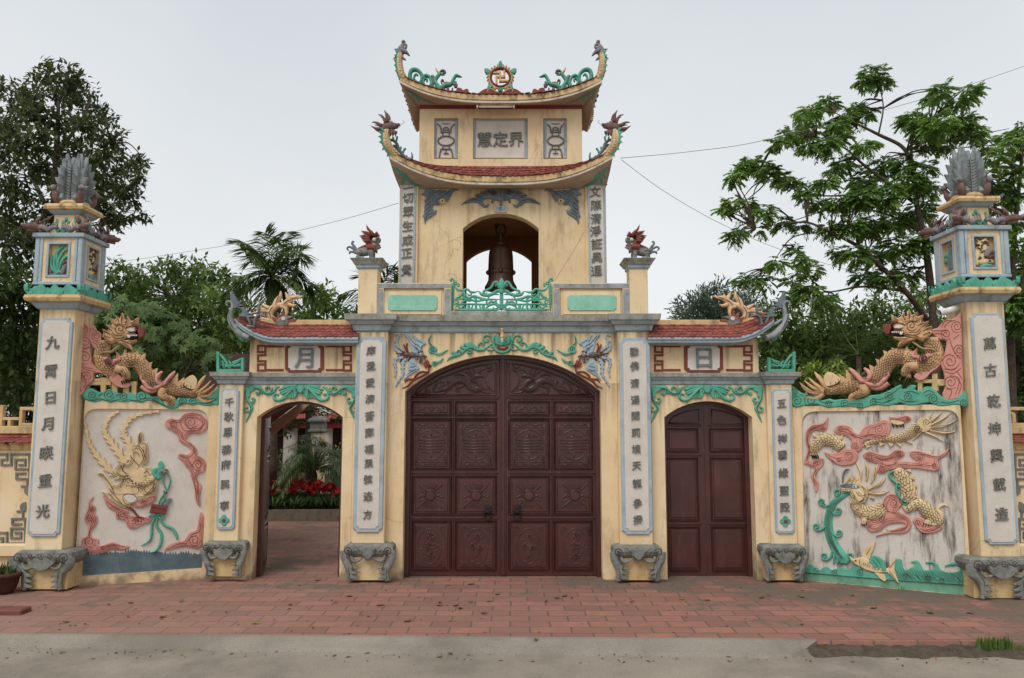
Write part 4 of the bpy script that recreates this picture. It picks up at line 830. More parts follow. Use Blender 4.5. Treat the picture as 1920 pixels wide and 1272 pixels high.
def side_gate(side):
    mirx = (lambda x: x) if side == 0 else (lambda x: 1890.5-x)      # photo pixels, left gate -> right gate
    lab = ['small ochre side gate with a tiled roof and its door standing open, 月 over the arch', 'small ochre side gate with a tiled roof and closed double door, 日 over the arch'][side]
    G = thing('side_gate', lab, 'gate', (X(565 if side == 0 else 1328, 1085, YF), YF, 0), 'side gates beside the main gateway')
    pl = PF; u = lambda x, y=850, Y=YF: X(mirx(x), y, Y)
    rng = lambda a, c: (min(a, c), max(a, c))
    z0, z1 = Zh(722, YF), Zh(700, YF)
    e0, e1 = rng(u(408, 850), u(661.5, 850)); 
    if side == 0: e1 = X(661, 850, YF)-0.002
    else: e0 = X(1222, 850, YF)+0.002
    a0, a1 = (X(477, 930, YF), X(639.5, 930, YF)) if side == 0 else (X(1248.5, 930, YF), X(1415, 930, YF))
    zs, zt = Zh(782.5, YF), Zh(752.5, YF)
    b = B(); wall_with_arch(b, e0, e1, 0, z0+0.008, a0, a1, zs, zt, YF, YF+0.3); b.obj('wall', 'yellow', G)
    # cornice
    c0, c1 = rng(u(462, 710), u(666, 710))
    if side == 0: c1 = e1
    else: c0 = e0
    pr = [(z, p*0.62) for z, p in CORN(z0, z1)]
    b = B(); b.loft(c0, c1, YF, YF+0.3, pr, ms=CM); b.obj('cornice', ['cornice', 'cornice_top'], G)
    # upper block with sign
    s0, s1 = rng(u(467, 670), u(667, 670)); YS = YF+0.02; zt2 = Zh(636, YS)
    if side == 0: s1 = X(668, 670, YS)
    else: s0 = X(1218, 670, YS)
    b = B(); b.box(s0, s1, YS, YS+0.26, z1-0.002, zt2+0.01); b.obj('sign_block', 'yellow', G)
    ps = PY(YS); cx = 571.5 if side == 0 else 1318.5
    b = B(); b.slab(notched(cx-36, 645, cx+36, 699, 6, ps), ps, -0.005, 0.022, 0.004); sg = b.obj('sign_frame', 'red', G)
    b = B(); b.slab(notched(cx-30, 649.5, cx+30, 694.5, 4.5, ps), ps, 0, 0.026, 0.002); b.obj('sign_panel', 'white', sg)
    b = B(); glyph(b, '月日'[side], ps, cx, 672, 40, 0.026, 0.02, shear=0.0); b.obj('sign_character', 'blade', sg)
    for args in (((484, 530, 649, 695, 1), (658, 613, 649, 695, -1)) if side == 0 else ((1228, 1274, 649, 695, 1), (1409, 1363, 649, 695, -1))):
        r = R(ps, 0, 0.01); r.tick = 0.0004; fret(r, *args); r.obj('key_fret', ['red'], G)
    # pilaster
    p0, p1 = rng(u(411, 740, YF-0.06), u(456, 740, YF-0.06)); Y2 = YF-0.06; p2 = PY(Y2)
    if side == 1: p0, p1 = X(1437.5, 740, Y2), X(1485, 740, Y2)
    b = B(); b.box(p0, p1, Y2, YF+0.28, 0.2, z0+0.002); pil = b.obj('pilaster', 'yellow', G)
    b = B(); b.loft(p0, p1, Y2, YF+0.29, [(z, p*0.75) for z, p in CORN(z0+0.002, z1+0.005)], ms=CM); b.obj('pilaster_cap', ['cornice', 'cornice_top'], pil)
    if side == 0:
        ch = [(c, 380+x/3.1, 700+y/3.1) for c, x, y in zip('千秋恩務府民寧', (160, 158, 152, 145, 140, 137, 132), (170, 252, 342, 442, 530, 645, 767))]
        inscription(pil, p2, (415.5, 729, 449.5, 993), ch, 17, -9, 4, 4, flower=(422, 975))
        bracket(G, 420, 1016, 1083, 38, 8.93, style=1)
    else:
        ch = [(c, 1140+x/3.03, 700+y/3.03) for c, x, y in zip('五色祥雲緣聖殿', (980, 980, 985, 985, 990, 995, 997), (172, 265, 372, 465, 565, 665, 760))]
        inscription(pil, p2, (1445.5, 730, 1481.5, 1000.5), ch, 17.5, 8, 4, 4, flower=(1470.5, 977))
        bracket(G, 1471, 1023, 1090, 39, 8.88, style=1)
    if side == 0: vine_relief(G, pl, lambda x: x)
    else: vine_relief(G, pl, lambda x: 1889.5-x)
    # green corner ornament on the cap
    r = R(PY(YF), 0, 0.03); r.back = True; T = Zm(380, 420, 3.742)
    P = lambda pts: [(mirx(p[0]) if side == 0 else 1897.5-p[0],)+tuple(p[1:]) for p in T(pts)]
    r.poly(P([(105, 1042), (293, 1042), (293, 1020), (105, 1020)]), 0, 0.03, 1); r.poly(P([(275, 1030), (293, 1030), (293, 938), (275, 942)]), 0, 0.03, 1); r.poly(P([(103, 1030), (122, 1030), (122, 905), (103, 895)]), 0, 0.03, 1)
    for pts, w in (([(105, 905), (140, 935), (165, 970), (185, 1000)], 5), ([(135, 960), (150, 985), (145, 1015)], 3.5), ([(180, 960), (200, 985), (175, 1000), (165, 980)], 4), ([(205, 975), (240, 965), (282, 945)], 5), ([(215, 1005), (250, 990), (285, 985)], 4), ([(120, 990), (290, 1000)], 3), ([(190, 1010), (220, 985), (270, 960)], 4), ([(150, 1020), (170, 1000), (200, 1020)], 3)): r.stroke(P(pts), w, 0, 0.022)
    r.obj('corner_ornament', ['green'], G)
    # roof: front slope with fascia, horn at the outer end
    yE, yR, yB = YF-0.17, YF+0.14, YF+0.45
    xi = (X(668, 630, yE)+0.02) if side == 0 else (X(1219, 630, yE)-0.02); xo = u(441, 640, yE) if side == 0 else X(1452, 640, yE)
    ze, zr = Zh(631.5, yE), Zh(606, yR); L_ = xo-xi
    def lift(t): k = max(0, (t-0.66)/0.34); return 0.2*k**2.0
    def S(uu, v):
        t = uu; k = lift(t); y = yE+(yR-yE)*v; return Vector((xi+L_*t, y-0.05*k, ze+(zr-ze)*v**1.15 + k*(1-0.35*v)))
    def S2(uu, v):
        t = uu; k = lift(t); y = yB+(yR-yB)*v; return Vector((xi+L_*t, y+0.05*k, ze+(zr-ze)*v**1.15 + k*(1-0.35*v)))
    b = B(); tiled_slope(b, S, 5, 24, 0, seed=side); tiled_slope(b, S2, 5, 24, 0, seed=side+5)
    n = 30
    for Sf in (S, S2):
        g = [[b.bm.verts.new(Sf(i/n, v)) for v in (0, 0.5, 1)] for i in range(n+1)]
        for i in range(n):
            for j in range(2): b.bm.faces.new((g[i][j], g[i+1][j], g[i+1][j+1], g[i][j+1]))
    rf = b.obj('roof', 'tile', G)
    b = B()                                           # fascia: two mouldings and a soffit
    prof = [(0.0, 0.0), (0.0, -0.028), (0.018, -0.034), (0.018, -0.06), (0.05, -0.072), (0.2, -0.085), (0.4, -0.085), (0.6, -0.072), (0.6, -0.0)]
    g = []
    for i in range(n+1):
        p = S(i/n, 0); kx = -0.1*lift(i/n)*(1 if L_ > 0 else -1)
        g.append([b.bm.verts.new((p.x+kx*c[0], p.y+c[0]-0.002, p.z+c[1]-0.004)) for c in prof])
    for i in range(n):
        for j in range(len(prof)-1): b.bm.faces.new((g[i][j], g[i+1][j], g[i+1][j+1], g[i][j+1])).material_index = 0 if j < 5 else 1
    b.bm.faces.new(g[-1]); b.obj('fascia', ['blue', 'soffit'], rf)
    b = B(); x_r = sorted((xi, xi+L_*0.86)); b.box(x_r[0], x_r[1], yR-0.05, yR+0.05, zr-0.03, Zh(604, yR)+0.02); b.obj('ridge', 'yellow_dirty', rf)
    T = Zm(410, 530, 7.111); hp = PY(yE+0.06)
    P = (lambda pts: T(pts)) if side == 0 else (lambda pts: [(1905-(p[0])-0.0,)+tuple(p[1:]) for p in T(pts)])
    r = R(hp, 0, 0.05); r.back = True             # upswept horn
    r.stroke(P([(420, 740, 11), (330, 705, 13), (250, 640, 14), (190, 560, 13), (160, 480, 11), (165, 400, 9), (190, 330, 7), (180, 270, 6), (130, 255, 5), (105, 290, 4), (125, 310, 3)]), 0, 0, 0.06)
    r.poly(P([(200, 340), (170, 250), (160, 190), (185, 110), (205, 170), (245, 215), (255, 260), (330, 250), (290, 290), (350, 310), (260, 330), (235, 350)]), 1, 0.03, 1)
    r.stroke(P([(240, 330, 4), (310, 350, 4), (350, 390, 5), (400, 480, 6), (430, 570, 4)]), 0, 1, 0.035); r.poly(P([(300, 340), (350, 330), (360, 360), (420, 370), (390, 395), (440, 425), (390, 430), (500, 460), (400, 470), (340, 460), (290, 460), (275, 420), (310, 430), (330, 390)]), 1, 0.03, 1)
    r.stroke(P([(220, 500, 5), (300, 550, 6), (400, 585, 5), (480, 590, 4)]), 0, 0, 0.05)
    r.stroke(P([(480, 570, 5), (495, 490, 5), (540, 440, 5), (600, 450, 4), (640, 460, 3)]), 0, 1, 0.04); r.stroke(P([(530, 430), (540, 350), (535, 290)]), 5, 1, 0.03)
    r.line(P([(230, 640), (180, 540), (150, 440), (180, 340)]), 1.0, 2, 0.06)
    r.obj('horn', ['ridge', 'blade', 'line'], rf)
    r = R(PY(yE+0.1), 0, 0.04); r.back = True
    for pts in ([(230, 640, 6), (190, 590, 5), (170, 560, 2)], [(270, 720, 8), (235, 650, 6), (200, 620, 2)], [(350, 765, 8), (300, 750, 7), (240, 690, 2)]): r.stroke(P(pts), 0, 0, 0.035)
    r.obj('horn_leaves', ['green'], rf)
    # dragon head with flame mane lying on the ridge
    D = R(PY(yR-0.01), 0, 0.05); D.back = True
    for pts in ([(770, 500, 6), (700, 470, 9), (690, 390, 11), (760, 320, 10), (830, 300, 8), (880, 290, 10), (940, 240, 9), (980, 205, 7), (1060, 200, 5), (1125, 180, 1)], [(745, 330, 9), (775, 250, 8), (820, 190, 7), (830, 115, 1)], [(940, 250, 7), (920, 190, 6), (890, 130, 1)], [(930, 290, 7), (990, 310, 5), (1040, 295, 1)], [(690, 400, 9), (620, 380, 9), (540, 400, 7), (440, 410, 1)], [(670, 350, 8), (620, 320, 6), (580, 285, 1)], [(650, 370, 7), (560, 360, 6), (490, 350, 1)], [(620, 400, 6), (540, 440, 4), (500, 435, 1)], [(730, 530, 5), (660, 500, 6), (590, 490, 5), (540, 490, 1)], [(830, 320, 7), (890, 340, 6), (905, 400, 5), (890, 460, 2)], [(890, 300, 5), (935, 350, 1)], [(960, 210, 4), (985, 150, 1)]): D.stroke(P([(x, y, w_*1.3) for x, y, w_ in pts]), 0, 0, 0.04)
    for pts in ([(740, 320), (690, 400), (720, 490)], [(870, 300), (950, 240), (1090, 190)], [(775, 310), (790, 240), (830, 150)], [(690, 410), (600, 400), (470, 415)], [(660, 360), (600, 310)]): D.line(P(pts), 1.2, 1, 0.042)
    D.poly(P([(745, 540), (720, 460), (790, 480), (790, 400), (840, 440), (870, 360), (885, 440), (900, 470), (860, 500), (800, 540)]), 2, 0.04, 1); D.poly(P([(760, 590), (790, 510), (840, 470), (910, 455), (1000, 455), (980, 480), (930, 500), (950, 540), (920, 580), (850, 600)]), 3, 0.05, 2)
    D.poly(P([(925, 515), (980, 490), (1050, 500), (1045, 525), (930, 540)]), 2, 0.045, 1); D.dot(P([(880, 490)])[0], 4, 4, 0.06); D.poly(P([(910, 590), (950, 545), (1010, 550), (1060, 530), (1080, 545), (1130, 530), (1140, 545), (1225, 505), (1200, 560), (1100, 580), (960, 600)]), 5, 0.03, 1)
    D.poly(P([(470, 600), (560, 550), (680, 540), (760, 550), (760, 600)]), 6, 0.04, 2)
    D.obj('ridge_dragon', ['antler', 'maroon', 'redlion', 'stone', 'white', 'greyrelief', 'ridge'], rf)
    # doors
    YD2 = YF+0.2; pd = PY(YD2); fw = 0.05
    o1 = [(a0-0.02, 0)] + arch(a0-0.02, a1+0.02, zs, zt+0.015) + [(a1+0.02, 0)]; i1 = [(a0+fw, 0)] + arch(a0+fw, a1-fw, zs-0.012, zt-0.03) + [(a1-fw, 0)]
    b = B(); q = [[b.bm.verts.new((p[0], y, p[1])) for p in P_] for P_, y in ((o1, YD2-0.04), (i1, YD2-0.04), (i1, YD2+0.06), (o1, YD2+0.06))]
    for k in range(4):
        for i in range(len(o1)-1): b.bm.faces.new((q[k][i], q[k][i+1], q[(k+1) % 4][i+1], q[(k+1) % 4][i]))
    b.obj('door_frame', 'door', G)
    if side == 1:
        cm = (a0+a1)/2-0.005
        for k in (0, 1):
            b = B(); A = [p for p in arch(a0+0.01, a1-0.01, zs-0.005, zt-0.01, 40) if (p[0] < cm if k == 0 else p[0] > cm)]; mid = cm-0.001 if k == 0 else cm+0.001
            A = A+[(mid, zt-0.01)] if k == 0 else [(mid, zt-0.01)]+A
            b.prism([(A[0][0], 0.012)]+A+[(A[-1][0], 0.012)], YD2, YD2+0.045)
            xa, xb = ((1249, 1313) if k == 0 else (1331, 1398))
            for ya, yb in ((803, 849), (858, 978), (987, 1072)):
                sh = (ya-930)*0.02
                moulded(b, pd, (xa+sh, ya), (xb+sh, yb), 0.0, 0.016, 0.014)
            for y in (798, 853.5, 982.5): b.slab([pd.hit(p) for p in ((xa-2, y-1.5), (xb+2, y-1.5), (xb+2, y+1.5), (xa-2, y+1.5))], pd, 0, 0.018, 0.006)
            lun = [(1253, 794), (1262, 782), (1285, 772), (1310, 768), (1310, 794)] if k == 0 else [(1334, 768), (1358, 772), (1384, 781), (1396, 794), (1334, 794)]
            lp = [pd.hit(p) for p in lun]; b.strip(lp+[lp[0]], [0.009]*6, pd, 0, 0.013)
            b.obj('door_leaf', 'door', G)
    else:
        h0 = at(489, 1080, YD2+0.06); h1 = at(499, 1062, 9.92); h0.z = h1.z = 0
        b = B(); ul = (h1-h0); ul.z = 0; L2 = ul.length; pq = Pl(h0, ul)
        prof = [(0, 0.012), (L2, 0.012), (L2, Zh(757, 9.9)), (L2*0.5, Zh(764, 9.6)), (0, Zh(786, YD2))]
        b.slab(prof, pq, -0.045, 0, 0, 0, True)
        for z0_, z1_ in ((0.08, 0.55), (0.62, 1.33), (1.4, 1.68)):
            for s_ in (0,):
                O = [(0.07, z0_), (L2-0.07, z0_), (L2-0.07, z1_), (0.07, z1_), (0.07, z0_)]; b.strip(O, [0.02]*5, pq, 0, 0.014); b.slab([(0.12, z0_+0.05), (L2-0.12, z0_+0.05), (L2-0.12, z1_-0.05), (0.12, z1_-0.05)], pq, 0, 0.012, 0.006)
        b.box(h1.x-0.02, h1.x+0.02, h1.y-0.04, h1.y, 0.92, 0.96)
        b.obj('door_leaf', 'door', G)
    return G
for s_ in (0, 1): side_gate(s_)
# ================================================================ bell tower
YT, YTB = 9.7, 11.1
PT = PY(YT)
TW = thing('bell_tower', 'ochre two-tiered bell tower with upturned dragon eaves above the gateway', 'bell tower', (X(939, 580, YT), YT, DECK))
tx0, tx1 = X(749, 420, YT), X(1136, 420, YT); tz1 = Zh(352, YT)
zl = DECK+0.002
al, ar, tzs, tzt = X(867.5, 480, YT), X(1010.5, 480, YT), Zh(429, YT), Zh(400.5, YT)
b = B(); wall_with_arch(b, tx0, tx1, zl, tz1+0.1, al, ar, tzs, tzt, YT, YT+0.18); b.obj('front_wall', 'yellow', TW)
bl, br_ = X(874, 500, YTB), X(997, 500, YTB); bzs, bzt = Zh(488, YTB), Zh(463, YTB)
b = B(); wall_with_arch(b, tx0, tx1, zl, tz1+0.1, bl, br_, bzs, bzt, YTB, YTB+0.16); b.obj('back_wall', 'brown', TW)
for xa, xb in ((tx0, tx0+0.4), (tx1-0.4, tx1)):
    b = B(); b.box(xa, xb, YT+0.18, YTB, zl, tz1+0.1); w_ = b.obj('side_wall', 'yellow', TW)
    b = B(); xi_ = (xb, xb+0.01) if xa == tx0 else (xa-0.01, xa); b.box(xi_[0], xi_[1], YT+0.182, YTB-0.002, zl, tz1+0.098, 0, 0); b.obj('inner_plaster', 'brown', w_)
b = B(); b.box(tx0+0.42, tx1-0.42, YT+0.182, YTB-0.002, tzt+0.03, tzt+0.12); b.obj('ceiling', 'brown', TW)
TL = [('一', 402, 78), ('切', 402, 138), ('眾', 402, 220), ('生', 400, 305), ('成', 398, 390), ('正', 396, 468), ('覺', 392, 568)]
TR = [('文', 1522, 100), ('陳', 1527, 180), ('清', 1525, 262), ('淨', 1523, 335), ('証', 1530, 412), ('奧', 1530, 490), ('通', 1528, 572)]
Y2 = YT-0.05
for s, (xa, xb, pa, pb, chs) in enumerate(((748.5, 783.5, 752.5, 784-3, TL), (1098, 1136.5, 1101.5, 1133.5, TR))):
    b = B(); b.box(X(xa, 420, Y2), X(xb, 420, Y2), Y2, YT+0.02, zl, tz1+0.09); p_ = b.obj('pilaster', 'yellow', TW)
    inscription(p_, PY(Y2), (pa, 347.5, pb, 545), [(c, 640+x/3.2, 330+y/3.2) for c, x, y in chs], 20, -4 if s == 0 else 4, 4, 3.6, bcol='blue')
# bats and coins
T = Zm(780, 330, 6.0)
r = R(PT, 0, 0.022)
for sg in (1, -1):
    Q = (lambda pts: T(pts)) if sg == 1 else (lambda pts: T([(1914-p[0],)+tuple(p[1:]) for p in pts]))
    r.poly(Q([(955, 150), (880, 150), (830, 160), (790, 175), (770, 172), (755, 185), (735, 182), (715, 205), (690, 205), (660, 225), (700, 238), (650, 245), (590, 265), (540, 300), (510, 327), (570, 310), (640, 300), (690, 305), (730, 335), (770, 362), (805, 352), (822, 325), (800, 335), (775, 330), (755, 300), (765, 270), (800, 260), (850, 262), (900, 280), (955, 285)]), 0, 0.022, 1)
    for pts in ([(750, 240), (700, 222), (665, 224)], [(780, 235), (740, 205), (715, 205)], [(810, 230), (775, 195), (755, 188)], [(840, 215), (810, 180), (795, 175)], [(740, 290), (640, 275), (530, 318)], [(760, 265), (720, 250), (690, 242)]): r.line(Q(pts), 1.0, 1, 0.022)
    r.spiral(Q([(868, 195)])[0], 5.0, 1.6, 0, 1.5, 1, h=0.006, sgn=sg, d=0.024)
    r.stroke(Q([(900, 265), (860, 280), (855, 300), (870, 303)]), 2.8, 0, 0.028)
r.poly(T([(957, 105), (990, 115), (1005, 160), (990, 230), (985, 280), (970, 300), (972, 325), (957, 340), (942, 325), (944, 300), (929, 280), (924, 230), (909, 160), (924, 115)]), 0, 0.04, 2)
for pts in ([(930, 95), (880, 110), (920, 125)], [(984, 95), (1034, 108), (994, 125)], [(957, 90), (930, 100), (957, 130), (984, 100), (957, 90)]): r.stroke(T(pts), 3.5, 0, 0.03)
for y in (170, 195, 220, 245): r.line(T([(935, y), (957, y+4), (979, y)]), 0.9, 1, 0.04)
r.obj('bat_relief', ['blade', 'line'], TW)
r = R(PT, 0, 0.02); r.poly(T([(878, 348), (1036, 348), (1015, 410), (888, 410)]), 0, 0.02, 1); r.poly(T([(890, 355), (1022, 355), (1006, 400), (898, 400)]), 1, 0.024, 1); r.stroke([(938.8+2.4*cos(a), 392.3+2.4*sin(a)) for a in [i*pi/6 for i in range(13)]], 0.9, 2, 0.006, n=1, d=0.026); r.obj('chime_plaque', ['white', 'bluewing', 'line'], TW)
for sg in (1, -1):
    Q = (lambda pts: T(pts)) if sg == 1 else (lambda pts: T([(1925-p[0],)+tuple(p[1:]) for p in pts]))
    r = R(PT, 0, 0.02)
    r.poly(Q([(105, 130), (130, 150), (150, 128), (165, 150), (190, 145), (185, 175), (220, 165), (245, 170), (270, 160), (295, 172), (330, 168), (350, 180), (385, 165), (430, 150), (470, 158), (480, 172), (445, 165), (415, 185), (390, 235), (350, 300), (335, 270), (300, 245), (265, 260), (240, 280), (270, 310), (255, 335), (205, 325), (185, 345), (190, 385), (215, 400), (232, 385), (225, 425), (190, 450), (140, 480), (110, 510), (108, 545), (90, 510), (95, 470), (75, 455), (95, 430), (88, 405), (100, 385), (92, 350), (105, 330), (95, 285), (110, 270), (120, 230), (65, 215), (75, 200), (105, 190), (95, 170)]), 0, 0.022, 1)
    for pts in ([(150, 190), (190, 240), (240, 310)], [(200, 200), (240, 190), (270, 170)], [(240, 220), (290, 195), (330, 175)], [(280, 235), (330, 215), (400, 170)], [(150, 250), (130, 280), (100, 300)], [(170, 290), (140, 320), (110, 345)], [(170, 330), (140, 370), (105, 395)], [(175, 380), (130, 420), (105, 440)], [(190, 420), (130, 450), (105, 500)]): r.line(Q(pts), 1.0, 1, 0.022)
    r.stroke(Q([(140, 200), (190, 250), (220, 290), (250, 318)]), 6, 0, 0.04); r.obj('corner_bat_relief', ['blade', 'line'], TW)
    r = R(PT, 0, 0.026); c = Q([(297, 290)])[0]; r.dot(c, 6.2, 0, 0.026); r.stroke([(c[0]+4.9*cos(a*pi/8), c[1]+4.9*sin(a*pi/8)) for a in range(17)], 0.8, 1, 0.004, n=1, d=0.027); r.poly([(c[0]-2, c[1]), (c[0], c[1]-2.2), (c[0]+2, c[1]), (c[0], c[1]+2.2)], 1, 0.03, 1, 0.001); r.obj('coin_relief', ['cream', 'line'], TW)
# ---------------------------------------------------------------- roofs
def hip_roof(par, name, xc, yc, hw, hd, ze, lift, out, ihw, ihd, zt, body, rows, cols, zb):
    """body = (x0, x1, y0, y1) of the walls below, zb = height where the soffit meets them"""
    def E(side, t):
        a = abs(t)**3; o = out*abs(t)**3.5*(1 if t > 0 else -1)
        if side == 0: return Vector((xc+hw*t+o, yc-hd-abs(o), ze+lift*a))
        if side == 1: return Vector((xc+hw+abs(o), yc+hd*t+o, ze+lift*a))
        if side == 2: return Vector((xc-hw*t-o, yc+hd+abs(o), ze+lift*a))
        return Vector((xc-hw-abs(o), yc-hd*t-o, ze+lift*a))
    def I(side, t):
        return [Vector((xc+ihw*t, yc-ihd, zt)), Vector((xc+ihw, yc+ihd*t, zt)), Vector((xc-ihw*t, yc+ihd, zt)), Vector((xc-ihw, yc-ihd*t, zt))][side]
    def S(side):
        def f(u, v):
            t = 2*u-1; e, i = E(side, t), I(side, t); p = e+(i-e)*v; p.z = e.z+(i.z-e.z)*(v**1.35 if i.z > e.z else v**0.7); return p
        return f
    def W(side, t):
        x0, x1, y0, y1 = body; mx_, my_ = (x0+x1)/2, (y0+y1)/2; hx, hy = (x1-x0)/2, (y1-y0)/2
        return [Vector((mx_+hx*t, y0, zb)), Vector((x1, my_+hy*t, zb)), Vector((mx_-hx*t, y1, zb)), Vector((x0, my_-hy*t, zb))][side]
    b = B(); n = 36
    for sd in range(4):
        f = S(sd); tiled_slope(b, f, rows, cols if sd % 2 == 0 else int(cols*hd/hw)+2, 0, seed=sd*3, lift=0.016)
        g = [[b.bm.verts.new(f(i/n, v)) for v in (0, 0.25, 0.5, 0.75, 1)] for i in range(n+1)]
        for i in range(n):
            for j in range(4): b.bm.faces.new((g[i][j], g[i+1][j], g[i+1][j+1], g[i][j+1]))
    b.face([I(0, -1), I(0, 1), I(2, -1), I(2, 1)])
    rf = b.obj(name, 'tile', par)
    b = B(); N_ = 48
    def inw(sd): return [Vector((0, 1, 0)), Vector((-1, 0, 0)), Vector((0, -1, 0)), Vector((1, 0, 0))][sd]
    prof = [(0.0, -0.002), (0.004, -0.066), (0.022, -0.07), (0.014, -0.078), (0.014, -0.1), (0.03, -0.106)]
    def soff(sd, t, v):
        e = E(sd, t)+inw(sd)*0.03+Vector((0, 0, -0.106)); w_ = W(sd, t); p = e+(w_-e)*v; p.z = e.z+(w_.z-e.z)*v**0.75; return p
    for sd in range(4):
        g = []
        for i in range(N_+1):
            t = -1+2*i/N_; e = E(sd, t); pull = 1-abs(t)**12
            row = [e+inw(sd)*c[0]*pull+Vector((0, 0, c[1])) for c in prof] + [soff(sd, t, v) for v in (0.35, 0.7, 1.0)]
            g.append([b.bm.verts.new(p) for p in row])
        for i in range(N_):
            for j in range(len(g[0])-1):
                b.bm.faces.new((g[i][j], g[i+1][j], g[i+1][j+1], g[i][j+1])).material_index = 0 if j < 2 else (1 if j < 5 else 2)
    b.obj('eave_moulding', ['fascia', 'bead', 'soffit'], rf)
    b = B()                                           # green leaves painted under the front corners
    for sd, sg in ((0, -1), (0, 1), (3, 1), (1, -1)):
        for (t0, v0, t1, v1, wd) in ((0.97, 0.1, 0.93, 0.35, .018), (0.945, 0.18, 0.86, 0.42, .03), (0.94, 0.3, 0.97, 0.55, .02), (0.92, 0.38, 0.82, 0.72, .03), (0.93, 0.45, 0.95, 0.8, .025), (0.9, 0.5, 0.76, 0.86, .028), (0.93, 0.2, 0.88, 0.6, .02)):
            ps = []
            for k in range(9):
                a = k/8; wv = wd*sin(pi*min(1, a*1.05+0.02))**0.8
                ps.append((t0+(t1-t0)*a, v0+(v1-v0)*a, wv))
            L_ = [soff(sd, sg*(t+w_*0.6), min(v+w_*2, 1))-Vector((0, 0, 0.005)) for t, v, w_ in ps]; R_ = [soff(sd, sg*(t-w_*0.6), max(v-w_*2, 0))-Vector((0, 0, 0.005)) for t, v, w_ in ps]
            for k in range(8): b.bm.faces.new([b.bm.verts.new(p) for p in (L_[k], L_[k+1], R_[k+1], R_[k])])
    b.obj('soffit_leaves', 'green', rf)
    return rf, E
YE1 = 9.42; xcT = X(939.2, 300, YE1); ycT = (YT+YTB+0.16)/2
hw1 = X(939.2+203, 300, YE1)-xcT; ze1 = Zh(331, YE1)
RF1, E1 = hip_roof(TW, 'lower_roof', xcT, ycT, hw1-0.06, ycT-YE1, ze1, 0.30, 0.09, (tx1-tx0)/2-0.3, 0.48, Zh(312, 9.95)+0.02, (tx0, tx1, YT, YTB+0.16), 6, 34, Zh(355, YT))
YU, YUB = 9.98, 10.84; PU = PY(YU); ux0, ux1 = X(786.3, 260, YU), X(1091.3, 260, YU)
zu0, zu1 = Zh(330, YU)-0.1, Zh(205, YU)
b = B(); b.box(ux0, ux1, YU+0.07, YUB, zu0, zu1+0.12); b.obj('upper_wall', 'yellow', TW)
wins = ((814, 859, 222, 298.5), (887, 989.3, 221.5, 298.5), (1018.7, 1063, 222, 298.5))
zt_, zb_ = Zh(221.8, YU), Zh(298.5, YU); b = B()
b.box(ux0, ux1, YU, YU+0.07, zt_, zu1, 0, 0); b.box(ux0, ux1, YU, YU+0.07, zu0, zb_, 0, 0)
cur = ux0
for wn in wins: b.box(cur, X(wn[0], 260, YU), YU, YU+0.07, zb_, zt_, 0, 0); cur = X(wn[1], 260, YU)
b.box(cur, ux1, YU, YU+0.07, zb_, zt_, 0, 0); fwl = b.obj('window_wall', 'yellow', TW)
b = B(); b.box(ux0-0.006, ux1+0.006, YU-0.012, YUB, zu1, Zh(192, YU)); b.obj('red_frieze', 'red', TW)
PW = PY(YU+0.066)
for k, wn in enumerate(wins):
    b = B(); q = [PW.hit(p) for p in ((wn[0]+0.8, wn[2]+1), (wn[1]-0.8, wn[2]+1), (wn[1]-0.8, wn[3]-1), (wn[0]+0.8, wn[3]-1))]; b.slab(q, PW, 0, 0.012, 0); fr = b.obj('niche_border', 'blue', TW)
    b = B(); q = [PW.hit(p) for p in ((wn[0]+6, wn[2]+7), (wn[1]-6, wn[2]+7), (wn[1]-6, wn[3]-1.5), (wn[0]+6, wn[3]-1.5))]; b.slab(q, PW, 0, 0.018, 0); b.obj('niche_panel', 'white', fr)
    if k == 1:
        b = B()
        for ch, x, y in (('慧', 861, 650), ('定', 955, 650), ('界', 1048, 650)): glyph(b, ch, PW, 640+x/3.2, 60+y/3.2, 28, 0.018, 0.02, shear=0.03, wf=1.0)
        b.obj('lettering', 'glyph', fr)
    else:
        r = R(PW, 0.018, 0.016); T2 = Zm(690, 200, 7.953); off = 0 if k == 0 else 1041-836.2
        U = lambda pts: [(p[0]+off,)+tuple(p[1:]) for p in T2(pts)]
        for sg in (1, -1):
            Q = (lambda pts: U(pts)) if sg == 1 else (lambda pts: U([(2332-p[0],)+tuple(p[1:]) for p in pts]))
            r.stroke(Q([(1040, 268), (1085, 320), (1098, 400)]), 3, 0, taper=(0.6, 1)); r.stroke(Q([(1085, 398), (1166, 392)]), 2.8, 0, taper=(1, 1)); r.stroke(Q([(1120, 390), (1130, 340), (1166, 322)]), 2.8, 0, taper=(1, 1))
            r.stroke(Q([(1118, 400), (1118, 450)]), 2.8, 0, taper=(1, 1)); r.stroke(Q([(1118, 585), (1118, 640)]), 2.8, 0, taper=(1, 1)); r.stroke(Q([(1080, 648), (1166, 645)]), 2.8, 0, taper=(1, 1)); r.stroke(Q([(1095, 650), (1075, 700), (1067, 772)]), 3, 0, taper=(1, 1)); r.stroke(Q([(1130, 710), (1166, 710)]), 2.6, 0, taper=(1, 1))
        r.stroke(U([(1166+118*cos(a*pi/12), 522+70*sin(a*pi/12)) for a in range(25)]), 3.0, 0, n=2, taper=(1, 1)); r.stroke(U([(1166, 660), (1166, 710)]), 2.4, 0, taper=(1, 1)); r.stroke(U([(1100, 266), (1166, 272), (1232, 266)]), 1.4, 0)
        r.stroke(U([(1120, 362), (1212, 362)]), 2.0, 0)
        r.obj('longevity_emblem', ['glyph'], fr)
YE2 = 9.7; hw2 = X(939+186, 160, YE2)-X(939, 160, YE2); ycU = (YU+YUB)/2; ze2 = Zh(178, YE2)
